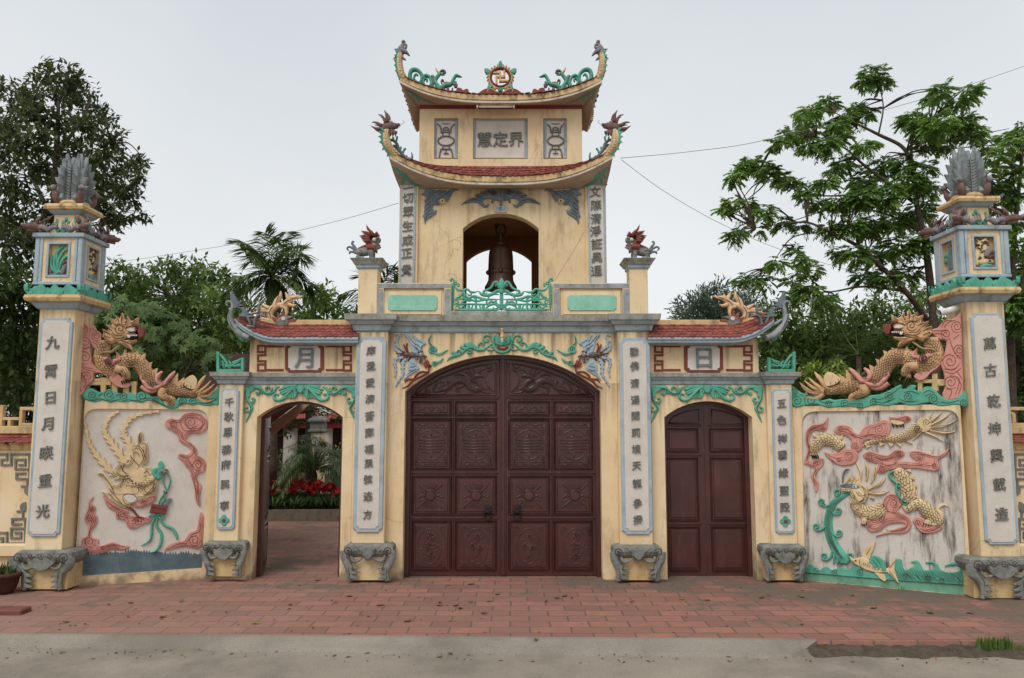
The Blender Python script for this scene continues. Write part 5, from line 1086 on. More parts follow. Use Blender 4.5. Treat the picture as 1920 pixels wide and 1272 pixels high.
RF2, E2 = hip_roof(TW, 'upper_roof', X(939, 180, YE2), ycU, hw2-0.05, ycU-YE2, ze2, 0.235, 0.07, 0.6, 0.04, ze2+0.16, (ux0, ux1, YU, YUB), 5, 32, Zh(198, YU))
# ---------------------------------------------------------------- corner dragons
def spine(b, pts, rs, m=0): b.tube(pts, rs, m, 10)
def corner_dragon(par, E, sgn, back, low):
    e = E(0 if not back else 2, sgn if not back else -sgn); o = Vector((sgn, -1 if not back else 1, 0)).normalized()
    b = B(); z = Vector((0, 0, 1))
    if low: path = [(-0.22, -0.13), (-0.1, -0.05), (-0.01, 0.01), (0.04, 0.07), (0.055, 0.13), (0.052, 0.18), (0.04, 0.225)]; rr = [0.05, 0.055, 0.055, 0.055, 0.052, 0.05, 0.05]
    else: path = [(-0.24, -0.14), (-0.12, -0.07), (-0.03, 0.01), (0.0, 0.09), (0.01, 0.16), (0.005, 0.23), (-0.01, 0.29)]; rr = [0.04, 0.045, 0.048, 0.046, 0.044, 0.042, 0.04]
    q = cr([(o*a + z*c)[:] for a, c in path], 5); P = [e+Vector(p) for p in q]; k = len(P); rs_ = [rr[min(int(i/k*len(rr)), len(rr)-1)] for i in range(k)]
    b.tube(P, rs_, 0, 10)
    for i in range(3, k-1, 2):                                  # scales as small overlapping plates, fins outside
        t = (P[i+1]-P[i-1]).normalized(); n_ = (o - t*o.dot(t)).normalized(); s_ = t.cross(n_)
        for a in (-1.9, -1.0, 1.0, 1.9, 2.8, -2.8):
            d_ = n_*cos(a)+s_*sin(a); c = P[i]+d_*rs_[i]*0.99; sd_ = t.cross(d_)
            b.face([c-sd_*0.02-t*0.005, c-t*0.022+d_*0.004, c+sd_*0.02-t*0.005, c+sd_*0.016+t*0.02, c+t*0.03+d_*0.01, c-sd_*0.016+t*0.02], 0)
        if i % 4 == 1:
            c = P[i]+n_*rs_[i]*0.8; L_ = 0.07 if low else 0.05
            for sd2 in (1, -1): b.face([c-t*0.035+s_*0.012*sd2, c+t*0.03+s_*0.012*sd2, c+n_*L_+t*(-0.012)], 1)
            b.face([c+t*0.03-s_*0.012, c+t*0.03+s_*0.012, c+n_*L_-t*0.012], 1)
    top = P[-1]; inw = -o                                     # head looks inward along the eave diagonal
    hd = Vector((-sgn, 0.25 if back else -0.25, 0)).normalized(); sd_ = hd.cross(z)
    def at_(a, c, l=0): return top+hd*a+z*c+sd_*l
    mh = 2
    if low:
        b.tube([at_(-0.06, 0.0), at_(0.0, 0.05), at_(0.07, 0.055), at_(0.14, 0.05)], [0.05, 0.065, 0.05, 0.03], mh, 10)
        b.tube([at_(0.02, 0.0), at_(0.08, -0.02), at_(0.13, -0.03)], [0.04, 0.03, 0.018], mh, 8)
        b.ball(at_(0.15, 0.065), 0.024, mh, 1)
        for l in (-0.035, 0.035):
            b.ball(at_(0.07, 0.1, l), 0.02, 3, 1)
            for (a0, c0, a1, c1, a2, c2) in ((0.0, 0.09, -0.04, 0.17, -0.1, 0.2), (0.02, 0.1, 0.01, 0.19, -0.02, 0.25), (-0.05, 0.06, -0.12, 0.1, -0.18, 0.11), (-0.05, 0.02, -0.13, 0.03, -0.19, 0.07)):
                b.tube(cr([at_(a0, c0, l)[:], at_(a1, c1, l*1.4)[:], at_(a2, c2, l*1.2)[:]], 3), [0.022, 0.02, 0.017, 0.014, 0.011, 0.007, 0.003], mh, 6)
            for a in (0.04, 0.075, 0.11): b.tube([at_(a, -0.02, l*0.6), at_(a-0.01, -0.075, l*0.7)], [0.014, 0.004], mh, 5)
    else:
        b.tube([at_(-0.01, -0.06), at_(0.0, 0.0), at_(0.01, 0.06), at_(0.03, 0.11)], [0.04, 0.05, 0.04, 0.02], 4, 9)
        b.tube(cr([at_(0.0, 0.04)[:], at_(0.03, 0.1)[:], at_(0.07, 0.1)[:], at_(0.075, 0.06)[:], at_(0.05, 0.05)[:]], 4), 0.018, 4, 7)
        b.ball(at_(0.04, 0.14), 0.03, 4, 1)
        for l in (-0.02, 0.02):
            b.tube([at_(0.02, 0.03, l), at_(0.08, 0.0, l), at_(0.12, -0.05, l)], [0.03, 0.022, 0.006], 4, 6); b.tube([at_(-0.02, 0.03, l), at_(-0.08, 0.05, l)], [0.02, 0.004], 4, 6)
            b.tube([at_(0.02, -0.06, l), at_(0.07, -0.1, l)], [0.02, 0.006], 4, 6); b.tube([at_(-0.03, -0.05, l), at_(-0.09, -0.08, l)], [0.018, 0.004], 4, 6)
    b.obj('corner_dragon', ['cream', 'green', 'maroon', 'white', 'greyrelief'], par)
for sg in (-1, 1):
    for bk in (False, True): corner_dragon(RF1, E1, sg, bk, True); corner_dragon(RF2, E2, sg, bk, False)
# ridge dragons of the upper roof, wheel of the law, scrolls by the lower corners
OY = 9.92; PO = PY(OY); T = Zm(700, 80, 8.0)
for sg in (1, -1):
    Q = (lambda pts: T(pts)) if sg == 1 else (lambda pts: [(1877.4-p[0],)+tuple(p[1:]) for p in T(pts)])
    r = R(PO, 0, 0.03); r.back = True
    r.stroke(Q([(690, 650, 6), (600, 610, 7), (550, 520, 8), (570, 430, 8), (640, 410, 7), (710, 460, 7), (730, 540, 6), (700, 610, 6), (640, 590, 5), (610, 530, 4), (640, 480, 4), (670, 500, 3)]), 0, 0, 0.045)
    r.stroke(Q([(700, 640, 6), (740, 540, 6), (790, 500, 6), (850, 530, 6), (870, 610, 6), (840, 680, 6), (780, 660, 5), (750, 600, 5), (770, 550, 4), (810, 560, 3), (800, 590, 3)]), 0, 0, 0.045); r.stroke(Q([(690, 640, 6), (780, 690, 7), (850, 690, 5), (890, 640, 4)]), 0, 0, 0.04)
    r.stroke(Q([(890, 650, 4), (905, 570, 5), (900, 520, 6), (870, 500, 3)]), 0, 1, 0.035)
    r.stroke(Q([(1020, 740, 10), (970, 660, 9), (930, 590, 7), (950, 530, 7), (990, 480, 6), (1000, 450, 4)]), 0, 0, 0.05); r.stroke(Q([(990, 470, 5), (960, 430, 4), (935, 380, 2)]), 0, 2, 0.04); r.stroke(Q([(990, 470, 5), (1040, 485, 3), (1070, 492, 1)]), 0, 0, 0.035); r.stroke(Q([(1000, 450, 3), (1030, 425, 3.5), (1070, 430, 3.5), (1080, 455, 3), (1050, 465, 2.5), (1040, 450, 2)]), 0, 1, 0.035)
    r.stroke(Q([(1010, 690, 9), (1080, 650, 8), (1160, 630, 7), (1200, 560, 6), (1240, 500, 6), (1290, 510, 4), (1330, 522, 1)]), 0, 0, 0.05); r.stroke(Q([(1240, 510, 4), (1265, 485, 1)]), 0, 0, 0.03); r.stroke(Q([(1180, 630), (1250, 590)]), 4, 0, 0.03)
    r.stroke(Q([(1050, 625), (1090, 610), (1130, 615), (1160, 625)]), 3.4, 2, 0.045); r.stroke(Q([(1040, 640), (1020, 590), (1045, 570), (1060, 600)]), 3, 1, 0.04)
    r.stroke(Q([(1200, 640, 5), (1245, 630, 5), (1245, 665, 4), (1215, 670, 3)]), 0, 1, 0.035)
    for pts in ([(1060, 670), (1050, 740)], [(1100, 690), (1140, 750)], [(1190, 680), (1180, 740)], [(1130, 680), (1120, 730)]): r.stroke(Q(pts), 3.4, 1, 0.03)
    r.poly(Q([(900, 745), (905, 690), (940, 670), (980, 690), (1010, 720), (1030, 790), (930, 790)]), 0, 0.05, 2); r.poly(Q([(1040, 760), (1240, 745), (1300, 800), (1020, 800)]), 1, 0.04, 2)
    r.poly(Q([(1240, 770), (1255, 710), (1285, 700), (1335, 715), (1345, 740), (1400, 715), (1430, 735), (1420, 790), (1250, 800)]), 3, 0.05, 2)
    r.spiral(Q([(950, 705)])[0], 3.2, 1.3, 0, 1.2, 4, h=0.006, sgn=sg, d=0.05)
    r.obj('ridge_dragon', ['green', 'greyrelief', 'cream', 'redlion', 'line'], RF2)
T = Zm(890, 100, 12.72); r = R(PO, 0, 0.03); r.back = True
c = T([(614, 590)])[0]
r.stroke([(c[0]+17.9*cos(a*pi/16), c[1]+17.2*sin(a*pi/16)) for a in range(33)], 4.4, 0, 0.04, n=1, taper=(1, 1))
for a in range(-11, 13):
    an = radians(a*22.5/1.5+90)
    if 60 < (a*15+90) % 360 < 120: continue
    x, y = c[0]+22.5*cos(an), c[1]+21.5*sin(an); r.spiral((x, y), 2.9, 1.1, an, 2.2, 1, 0.03, sgn=1 if a > 0 else -1)
r.stroke([(c[0]+21*cos(a*pi/16), c[1]+20.2*sin(a*pi/16)) for a in range(33)], 2.6, 1, 0.025, n=1, taper=(1, 1))
for pts in ([(614, 200), (660, 270), (640, 320), (614, 365), (590, 320), (565, 270)], [(230, 395), (330, 395), (375, 450), (350, 490), (270, 495)], [(1000, 395), (900, 395), (855, 450), (880, 490), (960, 495)], [(300, 860), (330, 780), (410, 770), (420, 830), (350, 865)], [(920, 860), (890, 780), (820, 770), (810, 830), (870, 865)]): r.poly(T(pts), 2, 0.035, 2)
for sg in (1, -1):
    Q = (lambda pts: T(pts)) if sg == 1 else (lambda pts: T([(1224-p[0],)+tuple(p[1:]) for p in pts]))
    r.poly(Q([(130, 1000), (160, 930), (250, 880), (330, 880), (600, 960), (620, 1010)]), 0, 0.035, 2); r.stroke(Q([(612, 965), (520, 950), (430, 890), (350, 880), (310, 920), (330, 950), (360, 940)]), 3.0, 1, 0.045); r.stroke(Q([(430, 790), (470, 820), (500, 860), (460, 860)]), 3.4, 1, 0.035); r.stroke(Q([(560, 850), (580, 900), (612, 930)]), 3, 2, 0.04)
r.stroke(T([(614, 850), (614, 930)]), 3.4, 2, 0.045)
kx = lambda x, y: T([(x, y)])[0]
def bar(p, q, m=3, w=1.9):
    a, d = kx(*p), kx(*q); x0, x1 = sorted((a[0], d[0])); y0, y1 = sorted((a[1], d[1])); r.poly([(x0-w, y0-w), (x1+w, y0-w), (x1+w, y1+w), (x0-w, y1+w)], m, 0.025, 1)
bar((609, 475), (609, 675)); bar((520, 575), (710, 575)); bar((455, 478), (609, 478)); bar((609, 675), (770, 675)); bar((708, 430), (708, 575)); bar((522, 575), (522, 735))
r.obj('wheel_finial', ['red', 'cream', 'green', 'orange'], RF2)
T = Zm(690, 200, 7.953)
for sg in (1, -1):
    Q = (lambda pts: T(pts)) if sg == 1 else (lambda pts: [(1878.6-p[0],)+tuple(p[1:]) for p in T(pts)])
    r = R(PY(9.42), 0, 0.03); r.back = True
    r.stroke(Q([(330, 500, 4), (380, 510, 5), (430, 560, 6), (460, 640, 6), (520, 720, 6), (580, 780, 5), (640, 790, 4), (660, 750, 4), (650, 690, 2)]), 0, 0, 0.035)
    for pts in ([(380, 510), (375, 455)], [(420, 530), (440, 440)], [(480, 650), (495, 600)], [(520, 690), (545, 640), (570, 630)], [(560, 740), (590, 750)]): r.stroke(Q(pts), 4, 1, 0.025, taper=(1, 0.2))
    r.spiral(Q([(395, 610)])[0], 5.4, 1.5, 0, 3.2, 0, 0.03, sgn=sg); r.stroke(Q([(430, 640), (440, 700), (430, 740)]), 5, 0, 0.03); r.stroke(Q([(470, 670), (440, 690), (480, 740), (520, 710)]), 4, 0, 0.03); r.stroke(Q([(640, 790), (672, 780)]), 4, 0, 0.03)
    r.obj('scroll_ornament', ['blade', 'green'], RF1)
# fluorescent lamp, bell
LT_ = thing('fluorescent_lamp', 'white tube lamp fixed under the top eave of the bell tower', 'lamp', at(928, 198, YE2+0.08))
p0, p1 = at(893.5, 199, YE2+0.06), at(965, 199, YE2+0.06)
b = B(); b.box(p0.x, p1.x, YE2+0.05, YE2+0.09, p0.z+0.005, p0.z+0.035); b.obj('lamp_housing', 'fascia', LT_)
b = B(); b.tube([(p0.x+0.03, YE2+0.06, p0.z-0.012), (p1.x-0.03, YE2+0.06, p0.z-0.012)], 0.013, 0, 10); b.obj('lamp_tube', 'lampwhite', LT_)
for x_ in (p0.x, p1.x-0.02):
    b = B(); b.box(x_, x_+0.02, YE2+0.04, YE2+0.085, p0.z-0.03, p0.z+0.006); b.obj('lamp_end', 'lampwhite', LT_)
YB = 10.35; kb = at(939, 500, YB); kp = (at(940, 500, YB)-kb).length
BE = thing('bronze_bell', 'large dark bronze bell hanging in the arch of the tower', 'bell', (kb.x, YB, Zh(545, YB)))
zz = lambda py: Zh(py, YB)-Zh(545, YB)
prof = [(19, 541), (27, 545), (30.5, 541), (29.5, 537.5), (26, 532), (23.6, 526), (23.0, 516), (23.4, 513.5), (23.4, 509), (22.8, 508), (22.6, 505), (22.0, 480), (20.6, 470), (17, 464), (11, 461.5), (10.6, 459), (11.5, 457), (9, 455), (4, 454), (1, 453)]
b = B(); b.lathe((kb.x, YB, Zh(545, YB)), [(r_*kp, zz(y_)) for r_, y_ in prof], 48)
for a in range(4):
    for dx in (-0.06, 0.06):
        an = -pi/2+a*pi/2+dx; b.tube([(kb.x+cos(an)*r_*kp*1.005, YB+sin(an)*r_*kp*1.005, Zh(y_, YB)) for r_, y_ in ((23.0, 507), (22.1, 482), (20.8, 471))], 0.005, 0, 5)
    an = -pi/2+a*pi/2; b.ball((kb.x+cos(an)*23.2*kp, YB+sin(an)*23.2*kp, Zh(511.5, YB)), (0.035, 0.035, 0.035), 0, 2)
for y_ in (507, 515): b.lathe((kb.x, YB, Zh(y_, YB)), [(22.6*kp, -0.008), (24.1*kp, -0.004), (24.1*kp, 0.004), (22.6*kp, 0.008)], 48)
b.obj('bell_body', 'bronze', BE)
b = B(); b.tube([(kb.x, YB, Zh(455, YB)), (kb.x, YB, Zh(445, YB)), (kb.x-0.005, YB, Zh(437, YB)), (kb.x-0.005, YB, Zh(430, YB))], [0.035, 0.028, 0.02, 0.006], 0, 10); b.tube([(kb.x-0.03, YB, Zh(456, YB)), (kb.x-0.02, YB, Zh(447, YB)), (kb.x, YB, Zh(440, YB))], 0.014); b.tube([(kb.x+0.03, YB, Zh(456, YB)), (kb.x+0.02, YB, Zh(447, YB)), (kb.x, YB, Zh(440, YB))], 0.014); b.obj('bell_crown', 'bronze', BE)
b = B(); zt2_, zb2_ = tzt+0.035, Zh(444, YB); b.tube([(kb.x+0.06*cos(a*pi/10), YB, (zt2_+zb2_)/2+(zt2_-zb2_)/2*sin(a*pi/10)) for a in range(21)], 0.011, 0, 8); b.tube([(kb.x-0.065, YB, zb2_+0.09), (kb.x-0.072, YB, zb2_+0.27)], 0.012, 0, 6); b.obj('hanging_ring', 'iron', BE)
# ================================================================ angled relief walls
def rrect(pl, q, r):
    """rounded outline through photo corner pixels tl, tr, br, bl; only the top corners are round"""
    tl, tr, br, bl = q; pts = []
    for (c, a, d) in ((tl, bl, tr), (tr, tl, br)):
        va, vd = Vector(a)-Vector(c), Vector(d)-Vector(c); va.normalize(); vd.normalize(); s_, e_ = Vector(c)+va*r, Vector(c)+vd*r
        for i in range(9):
            t = i/8; pts.append(tuple(s_*(1-t)**2+Vector(c)*2*t*(1-t)*1.0*0.999+e_*t*t) if False else tuple(s_*(1-t)**2 + (Vector(c)*2*t*(1-t)) + e_*t*t))
    pts += [br, bl]; return [pl.hit(p) for p in pts]
M['stain'] = mat('streaked_white_plaster', (206, 198, 188), (190, 180, 168), 3, 0.8, (70, 60, 52), 1.0, 0.92, bump=0.2, streaky=True)
M['slateband'] = mat('slate_painted_dado', (96, 112, 118), (74, 90, 96), 6, 0.9, (140, 146, 146), 0.4, 0.6)
def wing(side):
    if side == 0: A, Bq = at(139, 1100, 8.70), at(398, 1083, 9.16); lab = 'angled ochre wall with a phoenix relief and a dragon crawling along its top'
    else: A, Bq = at(1497, 1089, 9.06), at(1822, 1118, 8.22); lab = 'angled ochre wall with a dragon spouting water over waves and a carp'
    A.z = Bq.z = 0; pl = Pl(A, Bq-A); Lw = (Bq-A).length
    W = thing('relief_wall', lab, 'wall', tuple((A+Bq)/2), 'angled relief walls beside the side gates')
    pan = [(158, 766.5), (392, 768), (379, 1066), (141.5, 1082)] if side == 0 else [(1502.5, 772), (1797, 768), (1814.5, 1117), (1509.5, 1088)]
    hole = rrect(pl, pan, 26)
    zt = (pl.hit((300, 752)).y if side == 0 else pl.hit((1650, 760)).y)
    b = B(); hw = len(hole)
    # wall face round the sunk panel, built as a ring
    ol = [(0, 0), (0, zt), (Lw, zt), (Lw, 0)]
    b.slab([(0, 0), (Lw, 0), (Lw, zt), (0, zt)], pl, -0.3, -0.03, 0, 0, True)
    outer = []
    for p in hole[:9]: outer.append((p.x if p.x > hole[8].x-1e-6 else (0 if p.y < hole[8].y-0.08 else hole[0].x*0), zt))
    # ring: pair hole points with points on the rectangle
    def onrect(p):
        cx_, cz_ = Lw/2, zt/2; dx, dz = p.x-cx_, p.y-cz_; k = min((Lw/2)/abs(dx) if dx else 9e9, (zt/2)/abs(dz) if dz else 9e9); return (cx_+dx*k, cz_+dz*k)
    hp = [Vector(p) for p in hole]; dense = []
    for i in range(len(hp)):
        a, c = hp[i], hp[(i+1) % len(hp)]; m_ = max(1, int((c-a).length/0.06))
        for j in range(m_): dense.append(a+(c-a)*j/m_)
    rect = [Vector(onrect(p)) for p in dense]
    for cpt in ((0, 0), (0, zt), (Lw, zt), (Lw, 0)):
        i = min(range(len(rect)), key=lambda j: (rect[j]-Vector(cpt)).length); rect[i] = Vector(cpt)
    v1 = [b.bm.verts.new(pl.w(p.x, p.y, 0)) for p in dense]; v2 = [b.bm.verts.new(pl.w(p.x, p.y, 0)) for p in rect]; v3 = [b.bm.verts.new(pl.w(p.x, p.y, -0.03)) for p in dense]; v4 = [b.bm.verts.new(pl.w(p.x, p.y, -0.03)) for p in rect]
    n = len(dense)
    for i in range(n):
        j = (i+1) % n; b.bm.faces.new((v1[i], v1[j], v2[j], v2[i])); b.bm.faces.new((v1[i], v1[j], v3[j], v3[i])); b.bm.faces.new((v2[i], v2[j], v4[j], v4[i]))
    b.obj('wall', 'yellow', W)
    b = B(); b.slab([(p.x, p.y) for p in hole], pl, -0.03, -0.024, 0); pn = b.obj('relief_panel', 'white' if side == 0 else 'stain', W)
    return W, pl, pn
def cloudset(r, shapes, m=0, ml=1, h=0.02):
    for pts, spirals, lines in shapes:
        r.poly(pts, m, h, 3, 0.006)
        for e in (3.0, 6.2, 9.6): r.echo(pts, e, ml, 0.9, h)
        for c, rad, a0, sg in spirals: r.spiral(c, rad, 1.9, a0, 1.0, ml, sgn=sg, d=h, line=True)
        for l in lines: r.line(l, 1.0, ml, h)
# ---------------------------------------------------------------- left wall: phoenix
W0, L0, pn = wing(0); T = Zm(140, 760, 3.854); D0 = -0.024
r = R(L0, D0, 0.02)
c_ = lambda x, y: T([(x, y)])[0]
cloudset(r, [
 (T([(655, 115), (700, 92), (750, 100), (790, 60), (850, 48), (910, 62), (935, 85), (962, 110), (955, 165), (900, 205), (840, 205), (805, 245), (840, 270), (880, 310), (885, 355), (930, 385), (950, 430), (930, 480), (895, 495), (880, 530), (915, 580), (905, 650), (905, 735), (870, 680), (865, 600), (850, 540), (830, 470), (800, 440), (775, 400), (745, 375), (760, 348), (810, 355), (840, 330), (820, 300), (760, 265), (740, 215), (700, 185), (660, 160)]),
  [(c_(838, 122), 13.5, 0.3, 1), (c_(712, 135), 8, 2, -1), (c_(890, 430), 11, 1, 1)], [T([(760, 110), (790, 180), (890, 180), (940, 130)]), T([(780, 190), (780, 240), (850, 290), (865, 350)]), T([(760, 365), (820, 390), (850, 450)]), T([(840, 500), (870, 600), (885, 690)]), T([(860, 490), (890, 560), (890, 640)]), T([(800, 120), (830, 165), (880, 150)])]),
 (T([(910, 775), (935, 820), (930, 900), (925, 1010), (880, 1035), (800, 1020), (720, 1035), (650, 1048), (680, 1010), (740, 985), (790, 975), (830, 920), (880, 895), (895, 830)]), [(c_(865, 975), 12, 0, 1)], [T([(690, 1025), (760, 1000), (820, 1000)]), T([(840, 930), (900, 910), (910, 850)])]),
 (T([(135, 665), (120, 700), (150, 735), (145, 775), (165, 815), (150, 870), (115, 915), (125, 955), (170, 970), (180, 1015), (270, 990), (330, 1010), (395, 1022), (340, 1050), (270, 1040), (210, 1070), (110, 1065), (50, 1030), (50, 965), (90, 940), (95, 880), (70, 830), (75, 790), (95, 740), (105, 690)]),
  [(c_(108, 985), 11, 0, 1), (c_(120, 750), 5.5, 1, -1), (c_(110, 812), 6.5, 0, 1), (c_(205, 1030), 5, 0, 1)], [T([(110, 940), (115, 880), (150, 820)]), T([(220, 1020), (290, 1010), (370, 1025)])]),
 (T([(205, 650), (250, 690), (320, 735), (385, 760), (395, 790), (450, 800), (545, 815), (540, 850), (500, 860), (430, 895), (380, 880), (360, 830), (300, 820), (290, 770), (240, 740), (215, 690)]), [(c_(342, 792), 9.5, 0, 1), (c_(455, 840), 10, 2.5, 1)], [T([(230, 690), (290, 740), (350, 755)])]),
 (T([(450, 690), (520, 660), (590, 650), (580, 690), (545, 715), (490, 740), (430, 735)]), [(c_(500, 705), 6, 0, 1)], []) ])
r.obj('pink_cloud_relief', ['pink', 'pinkline'], pn)
r = R(L0, D0, 0.024)
r.feather(T([(330, 520), (250, 465), (150, 350), (105, 270), (75, 130)]), 12, 0, 10); r.feather(T([(370, 420), (310, 330), (250, 250), (215, 180), (250, 90), (320, 45)]), 12, 0, 10); r.feather(T([(395, 400), (390, 270), (350, 200), (390, 110), (480, 65), (610, 45)]), 12, 0, 11)
r.poly(T([(300, 460), (345, 410), (380, 420), (400, 390), (395, 330), (415, 310), (420, 280), (450, 280), (455, 220), (475, 188), (492, 210), (495, 260), (520, 270), (530, 330), (530, 400), (500, 440), (545, 450), (575, 500), (600, 550), (600, 600), (590, 650), (545, 660), (510, 690), (470, 690), (430, 720), (360, 745), (290, 720), (210, 650), (200, 620), (260, 640), (235, 590), (205, 520), (165, 500), (180, 483), (225, 500), (280, 570), (330, 560), (330, 525), (290, 505), (262, 470)]), 0, 0.022, 2, 0.006)
for e in (2.4, 5.0, 8.0): r.echo(T([(300, 460), (345, 410), (380, 420), (400, 390), (395, 330), (415, 310), (420, 280), (450, 280), (455, 220), (475, 188), (492, 210), (495, 260), (520, 270), (530, 330), (530, 400), (500, 440), (545, 450), (575, 500), (600, 550), (600, 600), (590, 650), (545, 660), (510, 690), (470, 690), (430, 720), (360, 745), (290, 720), (210, 650), (200, 620), (260, 640), (235, 590), (205, 520), (165, 500), (180, 483), (225, 500), (280, 570), (330, 560), (330, 525), (290, 505), (262, 470)]), e, 1, 0.8, 0.026, 2)
r.poly(T([(290, 640), (300, 580), (325, 560), (335, 600), (350, 562), (372, 565), (372, 605), (390, 570), (412, 575), (410, 610), (430, 580), (450, 600), (450, 640)]), 0, 0.03, 2)
r.poly(T([(440, 560), (450, 480), (480, 450), (520, 470), (500, 490), (520, 505), (500, 515), (520, 535), (500, 545), (510, 570), (470, 580)]), 0, 0.036, 2)
r.stroke(T([(350, 560, 12), (430, 575, 16), (520, 560, 18), (560, 530, 16), (575, 510, 13)]), 0, 0, 0.04)
for pts in ([(300, 460), (330, 430), (350, 480)], [(360, 425), (350, 470), (390, 500)], [(415, 330), (450, 310), (480, 330), (500, 400)], [(420, 350), (450, 340), (470, 370)], [(455, 290), (490, 320), (510, 380)], [(470, 200), (470, 270)], [(400, 360), (430, 400), (470, 440)], [(250, 600), (290, 650), (350, 720)], [(240, 630), (300, 690), (380, 730)], [(200, 500), (250, 560), (290, 640)], [(345, 670), (370, 640), (430, 650), (455, 680)], [(345, 670), (370, 710), (430, 715)], [(540, 580), (500, 600), (530, 640)], [(580, 560), (560, 600), (520, 640)], [(300, 480), (340, 510), (400, 510)], [(330, 540), (390, 530), (430, 560)], [(490, 640), (540, 640), (590, 590)], [(260, 490), (310, 520)]): r.line(T(pts), 1.1, 1, 0.026)
for c in ((378, 497), (360, 510), (395, 515), (375, 525), (340, 545), (365, 545), (390, 545), (430, 555), (455, 565), (480, 568), (410, 540)): r.stroke([(c_(*c)[0]+3.2*cos(a), c_(*c)[1]+3.2*sin(a)) for a in [i*pi/5 for i in range(8)]], 0.9, 1, 0.004, n=1, d=0.042)
r.spiral(c_(480, 608), 6.5, 1.6, 0, 1.0, 1, sgn=-1, d=0.026, line=True)
r.poly(T([(360, 665), (385, 645), (430, 650), (455, 685), (430, 705), (390, 700)]), 2, 0.028, 2)
r.scales(T([(400, 570, 10), (480, 570, 14), (550, 545, 14)]), 0, 1, 4.0, 0.04)
r.obj('phoenix_relief', ['cream', 'line', 'white'], pn)
r = R(L0, D0, 0.03)                                # head crest, ribbons, book
r.poly(T([(565, 470), (590, 450), (620, 450), (650, 470), (640, 500), (610, 540), (590, 535), (570, 510)]), 0, 0.034, 2); r.poly(T([(612, 455), (605, 420), (622, 402), (640, 420), (636, 455)]), 0, 0.036, 2)
for c in ((578, 470), (570, 492), (585, 510), (605, 520)): r.dot(c_(*c), 3.8, 0, 0.042)
r.poly(T([(612, 480), (640, 470), (680, 478), (640, 492), (618, 500)]), 3, 0.042, 2); r.dot(c_(630, 482), 1.4, 1, 0.05); r.stroke(T([(650, 465), (668, 468), (680, 480)]), 1.6, 2, 0.044)
r.stroke(T([(655, 495), (640, 550), (655, 600), (670, 620)]), 2.8, 0); r.stroke(T([(668, 490), (690, 540), (675, 600), (640, 650), (610, 700), (610, 780)]), 2.8, 0); r.stroke(T([(640, 630), (655, 670), (625, 720), (605, 790)]), 3.4, 0)
r.poly(T([(560, 715), (630, 722), (672, 730), (660, 790), (600, 780), (540, 775)]), 2, 0.034, 1); r.line(T([(560, 735), (620, 745), (660, 750)]), 0.9, 1, 0.036); r.poly(T([(645, 715), (680, 672), (702, 678), (690, 700), (655, 730)]), 4, 0.03, 2); r.stroke(T([(640, 620), (670, 640)]), 3, 2, 0.034); r.poly(T([(530, 805), (560, 785), (590, 785), (570, 805)]), 4, 0.03, 1)
r.stroke(T([(605, 790), (570, 785), (545, 800), (570, 805), (605, 790), (640, 795), (645, 820), (620, 815), (600, 795)]), 2.2, 0, 0.036)
r.stroke(T([(600, 795, 4), (560, 850, 5), (555, 930, 5), (540, 980, 5), (480, 1018, 1)]), 0, 0); r.stroke(T([(602, 795, 4), (590, 870, 5), (625, 930, 6), (620, 1000, 6), (590, 1050, 5), (545, 1068, 1)]), 0, 0); r.stroke(T([(605, 795, 4), (640, 860, 5), (700, 890, 6), (730, 930, 6), (742, 970, 4)]), 0, 0)
r.stroke(T([(375, 735, 4), (420, 760, 5), (460, 805, 4), (520, 815, 2)]), 0, 2); 
for pts in ([(460, 800), (420, 830)], [(465, 805), (450, 840)], [(475, 808), (485, 840)], [(480, 805), (505, 835)]): r.stroke(T(pts), 2, 2, 0.03, taper=(1, 0.2))
r.obj('ribbon_relief', ['green', 'line', 'red', 'greyrelief', 'blade'], pn)
r = R(L0, D0, 0.004); q = [(141.8, 1081), (378.5, 1065), (380.5, 1033)]; n = 96; rnd = random.Random(5)
for i in range(n+1):
    t = i/n; x = 381-237*t; y = 1037+2*sin(t*9)+1.5*sin(t*31)+(rnd.uniform(-6, 0) if i % 2 else rnd.uniform(0, 2.5)); q.append((x, y-(2 if t > 0.9 else 0)))
r.poly(q, 0, 0.004, 1, 0.0); r.obj('painted_dado', ['slateband'], pn)
# ---------------------------------------------------------------- left wall: dragon along the top
T = Zm(140, 570, 6.057); D = Pl(L0.O - L0.n*0.06, L0.u); c_ = lambda x, y: T([(x, y)])[0]
r = R(D, 0.02, 0.05); r.back = True
r.poly(T([(100, 1060), (120, 1000), (200, 960), (300, 1010), (400, 970), (480, 1010), (560, 1020), (640, 1010), (690, 1030), (760, 1000), (840, 1010), (880, 1050), (960, 1060), (1010, 1110), (1060, 1160), (1150, 1110), (1180, 1070), (1300, 1075), (1400, 1070), (1500, 1075), (1645, 945), (1645, 1140), (1580, 1150), (1500, 1165), (1400, 1145), (1330, 1150), (1240, 1140), (1170, 1190), (1060, 1190), (960, 1140), (850, 1100), (760, 1130), (660, 1110), (560, 1125), (480, 1110), (420, 1130), (330, 1100), (240, 1125), (150, 1100)]), 0, 0.05, 2, 0.012)
for c, a in (((215, 1040), 6), ((400, 1030), 7), ((570, 1050), 6), ((770, 1045), 8), ((930, 1100), 5), ((1240, 1105), 6), ((1350, 1110), 6), ((1100, 1150), 5), ((1540, 1110), 5)): r.spiral(c_(*c), a*1.5, 2.0, 0.5, 1.0, 1, d=0.05, line=True)
